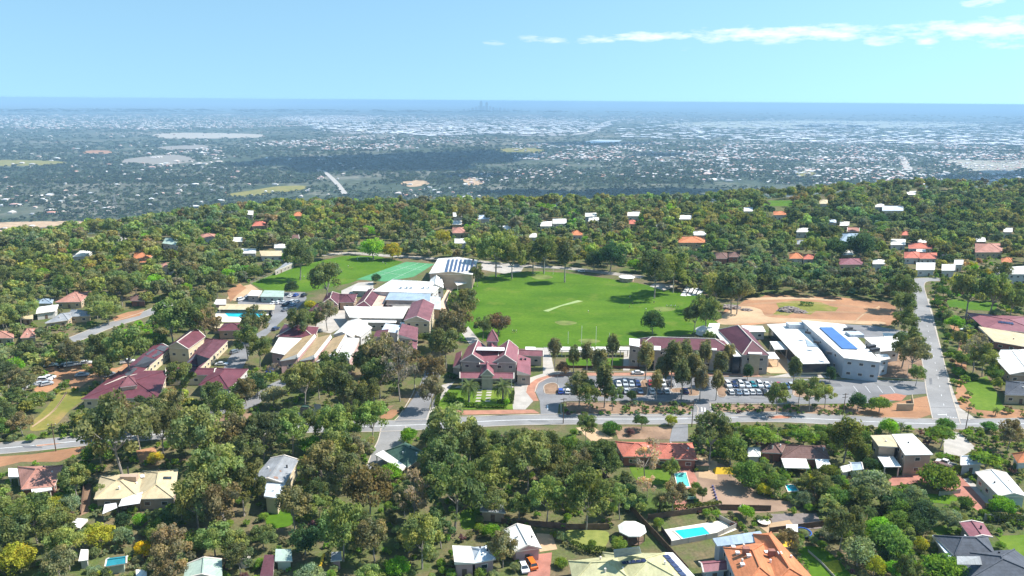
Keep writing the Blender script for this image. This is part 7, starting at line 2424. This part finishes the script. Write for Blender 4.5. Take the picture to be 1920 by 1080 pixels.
# round water tank by the oval
g = G(1175, 527)
t = empty('pavilion', (g[0], g[1], 0), 'small white-roofed shelter at the far right edge of the oval', 'shelter')
b = MB(); b.prism([(math.cos(k * .785) * 4.5, math.sin(k * .785) * 4.5) for k in range(8)], 0, 2.6); b.build('wall', w_tan, t)
b = MB(); b.add([(math.cos(k * .785) * 5.2, math.sin(k * .785) * 5.2, 2.62) for k in range(8)] + [(0, 0, 3.6)], [(k, (k + 1) % 8, 8) for k in range(8)] + [tuple(range(7, -1, -1))]); b.build('roof', rm_white, t)
g = G(1318, 626)
t = empty('marquee', (g[0], g[1], 0), 'white domed marquee under the trees at the right end of the oval', 'marquee')
b = MB(); b.prism([(math.cos(k * .785) * 3.5, math.sin(k * .785) * 3.5) for k in range(8)], 0, 2.2); b.build('wall', m_white, t)
b = MB(); b.add([(math.cos(k * .785) * 3.9, math.sin(k * .785) * 3.9, 2.22) for k in range(8)] + [(0, 0, 4.4)], [(k, (k + 1) % 8, 8) for k in range(8)] + [tuple(range(7, -1, -1))]); b.build('roof', m_white, t)
# monument in the clearing
g = G(574, 783)
t = empty('monument', (g[0], g[1], 0), 'dark stone monument with a green cap on a pale pad, in the clearing', 'monument')
b = MB(); b.box((0, 0, .6), (4.4, 3.0, 1.2)); b.build('plinth', m_conc, t)
b = MB(); b.box((0, 0, 2.6), (3.6, 2.2, 2.8), taper=.9); b.build('stone', mat('dark_stone', (.12, .11, .10), .8), t)
b = MB(); b.box((0, 0, 4.2), (2.4, 1.6, .5)); b.build('cap', rm_green, t)
g = G(596, 776)
t = empty('sign_board', (g[0], g[1], 0), 'blank pale sign board on posts right of the dark monument', 'sign')
b = MB(); b.box((0, 0, 2.6), (2.4, .12, 2.2)); b.build('panel', m_conc, t)
for x in (-1, 1):
    b = MB(); b.bar((x, .1, 0), (x, .1, 3.6), .14); b.build('post', m_conc, t)


def fence(pxs, h, label, m=None, solid=True):
    P = strip_pts(pxs, 3, False)
    c = P.mean(0)
    t = empty('fence', (c[0], c[1], 0), label, 'fence')
    for a, b_ in zip(P[:-1], P[1:]):
        d = unit(b_ - a); nn = np.array([-d[1], d[0]]) * .05
        m_ = MB((c[0], c[1], 0))
        if solid:
            m_.add([(*(a - nn), .05), (*(b_ - nn), .05), (*(b_ + nn), .05), (*(a + nn), .05), (*(a - nn), h), (*(b_ - nn), h), (*(b_ + nn), h), (*(a + nn), h)], [(3, 2, 1, 0), (4, 5, 6, 7), (0, 1, 5, 4), (1, 2, 6, 5), (2, 3, 7, 6), (3, 0, 4, 7)])
        else:
            for z in (.35, .8, h - .1):
                m_.bar((*a, z), (*b_, z), .07)
        m_.build('panel', m or m_wood, t)
        ln = np.linalg.norm(b_ - a)
        for s in np.arange(0, ln, 5.0):
            p = a + d * s
            q = MB((c[0], c[1], 0)); q.bar((*p, 0), (*p, h + .12), .13); q.build('post', m or m_wood, t)


fence([(1142, 905), (1180, 955), (1240, 1020), (1290, 1075)], 1.8, 'long dark fence running down between the gazebo garden and the terrace pool')
fence([(1120, 885), (1142, 905)], 1.8, 'short dark fence below the trees left of the red roof')
fence([(1215, 975), (1352, 956), (1445, 958)], 1.7, 'dark fence along the top of the terrace pool garden')
fence([(1442, 1000), (1560, 985)], 1.7, 'dark fence behind the orange-tiled house')
fence([(1060, 993), (1142, 993)], 1.7, 'weathered timber fence behind the pale lawn')
fence([(940, 982), (1062, 992)], 1.7, 'weathered timber fence behind the white barn')
fence([(1345, 972), (1380, 990), (1345, 1006)], 1.3, 'pale stone edge round the small garden bed of the terrace', m_conc)
fence([(1258, 1024), (1345, 1008)], 1.5, 'low grey wall below the terrace pool', m_conc)
fence([(1240, 996), (1258, 1022)], 1.5, 'dark retaining wall at the left of the terrace', m_dark)
fence([(1845, 975), (1925, 978)], 1.8, 'grey fence above the hedge at bottom right', m_conc)
fence([(1760, 930), (1800, 925)], 1.4, 'low pale fence beside the back lawn at right', m_conc)
fence([(160, 905), (152, 965)], 1.6, 'timber fence left of the cream-roofed house')
fence([(1515, 1035), (1538, 1055), (1580, 1100)], .6, 'pale curved stone edging along the bottom lawn', m_conc)
fence([(1020, 655), (1080, 656), (1175, 658)], 1.1, 'white rail fence on the near side of the oval', m_white, solid=False)
fence([(1205, 521), (1140, 513), (1060, 505), (960, 506)], 1.1, 'pale rail fence behind the oval', m_conc, solid=False)
fence([(1062, 690), (1170, 691), (1200, 692)], 1.1, 'dark brick wall in front of the courtyard lawns', mat('dark_brick', (.16, .075, .05), .9))
fence([(1062, 756), (1290, 756)], .9, 'low rail fence between car park and left mulch verge', m_conc, solid=False)
fence([(1345, 759), (1500, 760)], .9, 'low rail fence between car park and right mulch verge', m_conc, solid=False)
fence([(838, 604), (842, 585), (836, 566), (844, 548)], 1.4, 'dark retaining fence along the brick path at the left of the oval', m_dark)
fence([(470, 533), (550, 500), (640, 477), (700, 477)], 2.0, 'wire fence along the far side of the school field', m_conc, solid=False)

# play area, tables, tanks
def small(name, px, py, label, cat, parts):
    g = G(px, py)
    t = empty(name, (g[0], g[1], 0), label, cat)
    for nm, fn, m in parts:
        b = MB()
        fn(b)
        b.build(nm, m, t)
    return t


m_yel = mat('yellow_canvas', (.80, .50, .03), .8)
m_blue = mat('blue_mat', (.03, .12, .42), .7)
small('sandpit', 1478, 1020, 'yellow sandpit frame beside the orange-tiled house', 'sandpit', [('frame', lambda b: [b.box((x, y, .2), s_) for x, y, s_ in ((0, 2, (5, .3, .4)), (0, -2, (5, .3, .4)), (2.5, 0, (.3, 4, .4)), (-2.5, 0, (.3, 4, .4)))], m_wood), ('sand', lambda b: b.box((0, 0, .12), (4.6, 3.6, .2)), m_yel)])
small('trampoline', 1505, 1003, 'round trampoline with a blue pad right of the little white gazebo', 'trampoline', [('mat', lambda b: b.prism([(math.cos(k * .52) * 2, math.sin(k * .52) * 2) for k in range(12)], .75, .8), m_dark), ('pad', lambda b: [b.bar((math.cos(k * .52) * 2.1, math.sin(k * .52) * 2.1, .8), (math.cos((k + 1) * .52) * 2.1, math.sin((k + 1) * .52) * 2.1, .8), .28) for k in range(12)], m_blue)] + [('leg', (lambda a: lambda b: b.bar((math.cos(a) * 2, math.sin(a) * 2, 0), (math.cos(a) * 2, math.sin(a) * 2, .8), .08))(a), m_dark) for a in (.7, 2.3, 3.9, 5.4)])
small('trampoline', 1432, 982, 'white round trampoline above the orange-tiled house', 'trampoline', [('mat', lambda b: b.prism([(math.cos(k * .52) * 1.7, math.sin(k * .52) * 1.7) for k in range(12)], .75, .8), m_trim)] + [('leg', (lambda a: lambda b: b.bar((math.cos(a) * 1.6, math.sin(a) * 1.6, 0), (math.cos(a) * 1.6, math.sin(a) * 1.6, .8), .08))(a), m_dark) for a in (.7, 2.3, 3.9, 5.4)])
small('garden_slide', 603, 1056, 'yellow slide in the dark garden at the bottom', 'slide', [('chute', lambda b: b.bar((0, -1.6, .2), (.4, 1.2, 1.7), .5), m_yel), ('ladder', lambda b: b.bar((.4, 1.6, 0), (.4, 1.2, 1.7), .3), m_dark)])
small('water_tank', 461, 1060, 'cream cylindrical water tank at the bottom, right of the pale green shed', 'water tank', [('tank', lambda b: b.bar((0, 0, 0), (0, 0, 2.4), 2.4, n=16), m_trim), ('lid', lambda b: b.bar((0, 0, 2.4), (0, 0, 2.65), 2.3, n=16, w2=.6), m_trim)])
small('patio_umbrella', 1395, 965, 'pale patio umbrella above the terrace pool', 'umbrella', [('canopy', lambda b: b.add([(math.cos(k * .785) * 1.4, math.sin(k * .785) * 1.4, 2.2) for k in range(8)] + [(0, 0, 2.8)], [(k, (k + 1) % 8, 8) for k in range(8)] + [tuple(range(7, -1, -1))]), m_trim), ('pole', lambda b: b.bar((0, 0, 0), (0, 0, 2.7), .07), m_dark)])
small('dog_kennel', 1315, 880, 'green-sided garden hut right of the red-roofed house', 'hut', [('wall', lambda b: b.box((0, 0, .9), (3.6, 2.4, 1.8)), rm_green), ('roof', lambda b: b.box((0, 0, 1.9), (3.9, 2.7, .15)), m_wood)])
small('garden_table', 1296, 938, 'green garden table on the red paving below the pool', 'table', [('table_top', lambda b: b.box((0, 0, .75), (2.6, 1.6, .1)), rm_green), ('leg', lambda b: b.box((0, 0, .35), (.3, .3, .7)), m_dark)])
small('tent', 1360, 885, 'low yellow tent on the bare paddock', 'tent', [('canvas', lambda b: b.add([(-3.5, -1.5, 0), (3.5, -1.5, 0), (3.5, 1.5, 0), (-3.5, 1.5, 0), (-2.8, 0, 1.6), (2.8, 0, 1.6)], [(0, 1, 5, 4), (2, 3, 4, 5), (1, 2, 5), (3, 0, 4), (3, 2, 1, 0)]), m_yel)])
for i in range(9):
    small('garden_bollard', 1336 + i * 1.6, 914 + i * 5.2, 'one of the purple-grey stumps in a row on the bare paddock', 'stump', [('stump', lambda b: b.bar((0, 0, 0), (0, 0, .7), .7, n=8, w2=.6), mat('purple_grey', (.17, .15, .26), .9))])['group'] = 'stumps in a row on the bare paddock'

# rubble heaps in the dirt field
for i, (px, py, w, lab) in enumerate(((1370, 578, 10, 'grey rubble heap under the trees at the left of the dirt field'), (1480, 583, 12, 'wide grey mulch heap in the middle of the dirt field'), (1500, 586, 7, 'smaller grey mulch heap right of the wide one'), (1400, 582, 6, 'low pile of logs and stones in the dirt field'))):
    g = G(px, py)
    r = np.random.default_rng(i)
    bm = bmesh.new()
    bmesh.ops.create_icosphere(bm, subdivisions=4, radius=1)
    for v_ in bm.verts:
        n_ = 1 + .16 * math.sin(v_.co.x * 9 + i) * math.sin(v_.co.y * 8) + .09 * r.normal()
        v_.co = Vector((v_.co.x * w / 2 * n_, v_.co.y * w / 3.2 * n_, max(-.1, v_.co.z * w / 5.5 * n_)))
    me = bpy.data.meshes.new('rubble_heap'); bm.to_mesh(me); bm.free()
    me.materials.append(mat('rubble', (.32, .26, .23), .95, .35, 1.2))
    o = link('rubble_heap', me); o.location = (g[0], g[1], 0)
    tag(o, lab, 'rubble heap')

# lattice pylons on the left plain
for px, py, lab in ((217, 393, 'nearer steel lattice power pylon on the left plain'), (338, 376, 'farther steel lattice power pylon right of the nearer one')):
    g = GT(np.array([px]), np.array([py]))[0]
    t = empty('power_pylon', tuple(g), lab, 'pylon')
    b = MB()
    H_ = 46
    def wz(z):
        return 5.0 * (1 - z / H_) + .8
    zs = [0, 9, 17, 24, 30, 35, 40, H_]
    for a_, c_ in zip(zs[:-1], zs[1:]):
        for sx, sy in ((1, 1), (1, -1), (-1, -1), (-1, 1)):
            b.bar((sx * wz(a_), sy * wz(a_), a_), (sx * wz(c_), sy * wz(c_), c_), .5)
        for (ax_, ay_), (bx_, by_) in (((1, 1), (1, -1)), ((1, -1), (-1, -1)), ((-1, -1), (-1, 1)), ((-1, 1), (1, 1))):
            b.bar((ax_ * wz(a_), ay_ * wz(a_), a_), (bx_ * wz(c_), by_ * wz(c_), c_), .35)
    b.build('lattice_tower', m_conc, t)
    for z in (33, 39, 45):
        c = MB(); c.bar((-8, 0, z), (8, 0, z), .5); c.build('crossarm', m_conc, t)


# ------------------------------------------------------------------ people on the grass: one figure grown from a skeleton
def person_mesh(pose):
    J = {'pelvis': (0, 0, .95), 'waist': (0, 0, 1.12), 'chest': (0, 0, 1.38), 'neck': (0, 0, 1.5), 'head': (0, .01, 1.62), 'top': (0, 0, 1.72)}
    st = .16 if pose else .04
    ed = [('pelvis', 'waist'), ('waist', 'chest'), ('chest', 'neck'), ('neck', 'head'), ('head', 'top')]
    rad = {'pelvis': .14, 'waist': .12, 'chest': .15, 'neck': .055, 'head': .1, 'top': .07}
    for s, nm in ((1, 'r'), (-1, 'l')):
        J['hip' + nm] = (s * .1, 0, .9); J['knee' + nm] = (s * .12, s * st, .5); J['foot' + nm] = (s * .12, s * st * 1.6, .06); J['toe' + nm] = (s * .13, s * st * 1.6 + .14, .03)
        J['sh' + nm] = (s * .19, 0, 1.42); J['el' + nm] = (s * .27, -s * st, 1.16); J['wr' + nm] = (s * .28, -s * st * 1.4 + .1, .93); J['hand' + nm] = (s * .28, -s * st * 1.5 + .14, .84)
        rad.update({'hip' + nm: .1, 'knee' + nm: .065, 'foot' + nm: .045, 'toe' + nm: .035, 'sh' + nm: .065, 'el' + nm: .045, 'wr' + nm: .032, 'hand' + nm: .035})
        ed += [('pelvis', 'hip' + nm), ('hip' + nm, 'knee' + nm), ('knee' + nm, 'foot' + nm), ('foot' + nm, 'toe' + nm), ('chest', 'sh' + nm), ('sh' + nm, 'el' + nm), ('el' + nm, 'wr' + nm), ('wr' + nm, 'hand' + nm)]
    names = list(J)
    me = bpy.data.meshes.new('person')
    me.from_pydata([J[k] for k in names], [(names.index(a), names.index(b)) for a, b in ed], [])
    o = bpy.data.objects.new('tmp', me)
    C.objects.link(o)
    m_ = o.modifiers.new('s', 'SKIN')
    for i, k in enumerate(names):
        me.skin_vertices[0].data[i].radius = (rad[k], rad[k])
    me.skin_vertices[0].data[0].use_root = True
    m2 = o.modifiers.new('d', 'SUBSURF')
    m2.levels = 1
    dg = bpy.context.evaluated_depsgraph_get()
    out = bpy.data.meshes.new_from_object(o.evaluated_get(dg))
    bpy.data.objects.remove(o)
    out.materials.clear()
    for m in (mat('skin', (.48, .28, .19), .7), m_cloth, mat('dark_shorts', (.04, .05, .08), .9), mat('hair', (.05, .03, .02), .9)):
        out.materials.append(m)
    for p in out.polygons:
        z = p.center.z
        x = abs(p.center.x)
        p.material_index = 3 if (z > 1.66) else 0 if z > 1.48 else 2 if (.55 < z < 1.0 and x < .24) else (1 if z >= 1.0 and (x < .26 or z > 1.2) else 0)
        p.use_smooth = True
    return out


PM = [person_mesh(0), person_mesh(1)]
shirts = {'white': (.8, .8, .8), 'dark blue': (.02, .04, .2), 'yellow': (.7, .55, .05), 'dark': (.04, .04, .05)}
PPL = [(1250, 577, 'white', 'leftmost of the line of players on the right of the oval'), (1254, 577.5, 'dark blue', 'second in the line of players on the right of the oval'), (1258, 577, 'white', 'third in the line of players on the right of the oval'), (1263, 578, 'dark blue', 'fourth in the line of players on the right of the oval'), (1266, 577, 'white', 'fifth in the line of players on the right of the oval'), (1271, 578.5, 'dark', 'rightmost of the line of players on the right of the oval'),
       (1211, 583, 'white', 'alone left of the line of players'), (1181, 560, 'white', 'upper one on the right half of the oval'), (1186, 572, 'dark', 'below the upper one on the right half of the oval'), (1226, 570, 'dark blue', 'above the line of players'), (1103, 587, 'white', 'alone in the middle of the oval'), (1180, 578, 'yellow', 'left of the players, right half of the oval'),
       (961, 624, 'white', 'leftmost by the tree at the near left of the oval'), (964, 625, 'dark blue', 'middle of the trio by the tree near the oval edge'), (968, 624, 'white', 'rightmost by the tree at the near left of the oval'),
       (653, 502, 'white', 'in the middle of the school field'), (660, 506, 'yellow', 'lower middle of the school field'), (570, 522, 'white', 'at the lower left of the school field'), (562, 524, 'dark', 'leftmost on the school field'), (718, 495, 'white', 'near the top edge of the green court'), (723, 497, 'dark blue', 'at the edge of the green court')]
for i, (x, y, c, lab) in enumerate(PPL):
    g = G(x, y)
    o = link('person', PM[i % 2])
    o.location = (g[0], g[1], .08)
    o.rotation_euler = (0, 0, i * 1.7)
    o.color = (*shirts[c], 1)
    tag(o, c + '-shirted person ' + lab, 'person', 'people playing on the school grass')

# arrows and crossing marks
for x, y in ((1027, 764), (1316, 768), (1322, 769)):
    markline('lane_arrow', [(x, y + 4), (x - .6, y - 4)], .5, .12)
for k in range(9):
    markline('crossing_line', [(1776 + k * 5, 782 + k * .6), (1779 + k * 5, 782.3 + k * .6)], .4, .12)
markline('stop_line', [(1758, 778), (1775, 778)], .4, .12)

# ------------------------------------------------------------------ haze: air in one closed box round the scene
hz = MB()
hz.box((0, 0, (-256 + 112) / 2), (168000, 168000, 368))
hm = bpy.data.materials.new('haze_air')
hm.use_nodes = True
t = hm.node_tree
t.nodes.clear()
out = t.nodes.new('ShaderNodeOutputMaterial')
pv = t.nodes.new('ShaderNodeVolumePrincipled')
pv.inputs['Color'].default_value = (.47, .75, 1.0, 1)
pv.inputs['Density'].default_value = 7.6e-5
pv.inputs['Anisotropy'].default_value = 0.0
t.links.new(pv.outputs[0], out.inputs['Volume'])
o = hz.build('haze', hm)
tag(o, None, None, None, 'stuff')

for pts, lab in (([(66, 835.5), (96, 832.5), (120, 831), (100, 834.5), (70, 837.5)], None), ([(1435, 782), (1462, 779), (1488, 781), (1480, 785), (1450, 786)], None)):
    sheet('splitter_island', pts, .14, mat('terracotta', (.42, .17, .10), .9), open_=False)
    kerbpx(pts + [pts[0]], False, .3, .17)
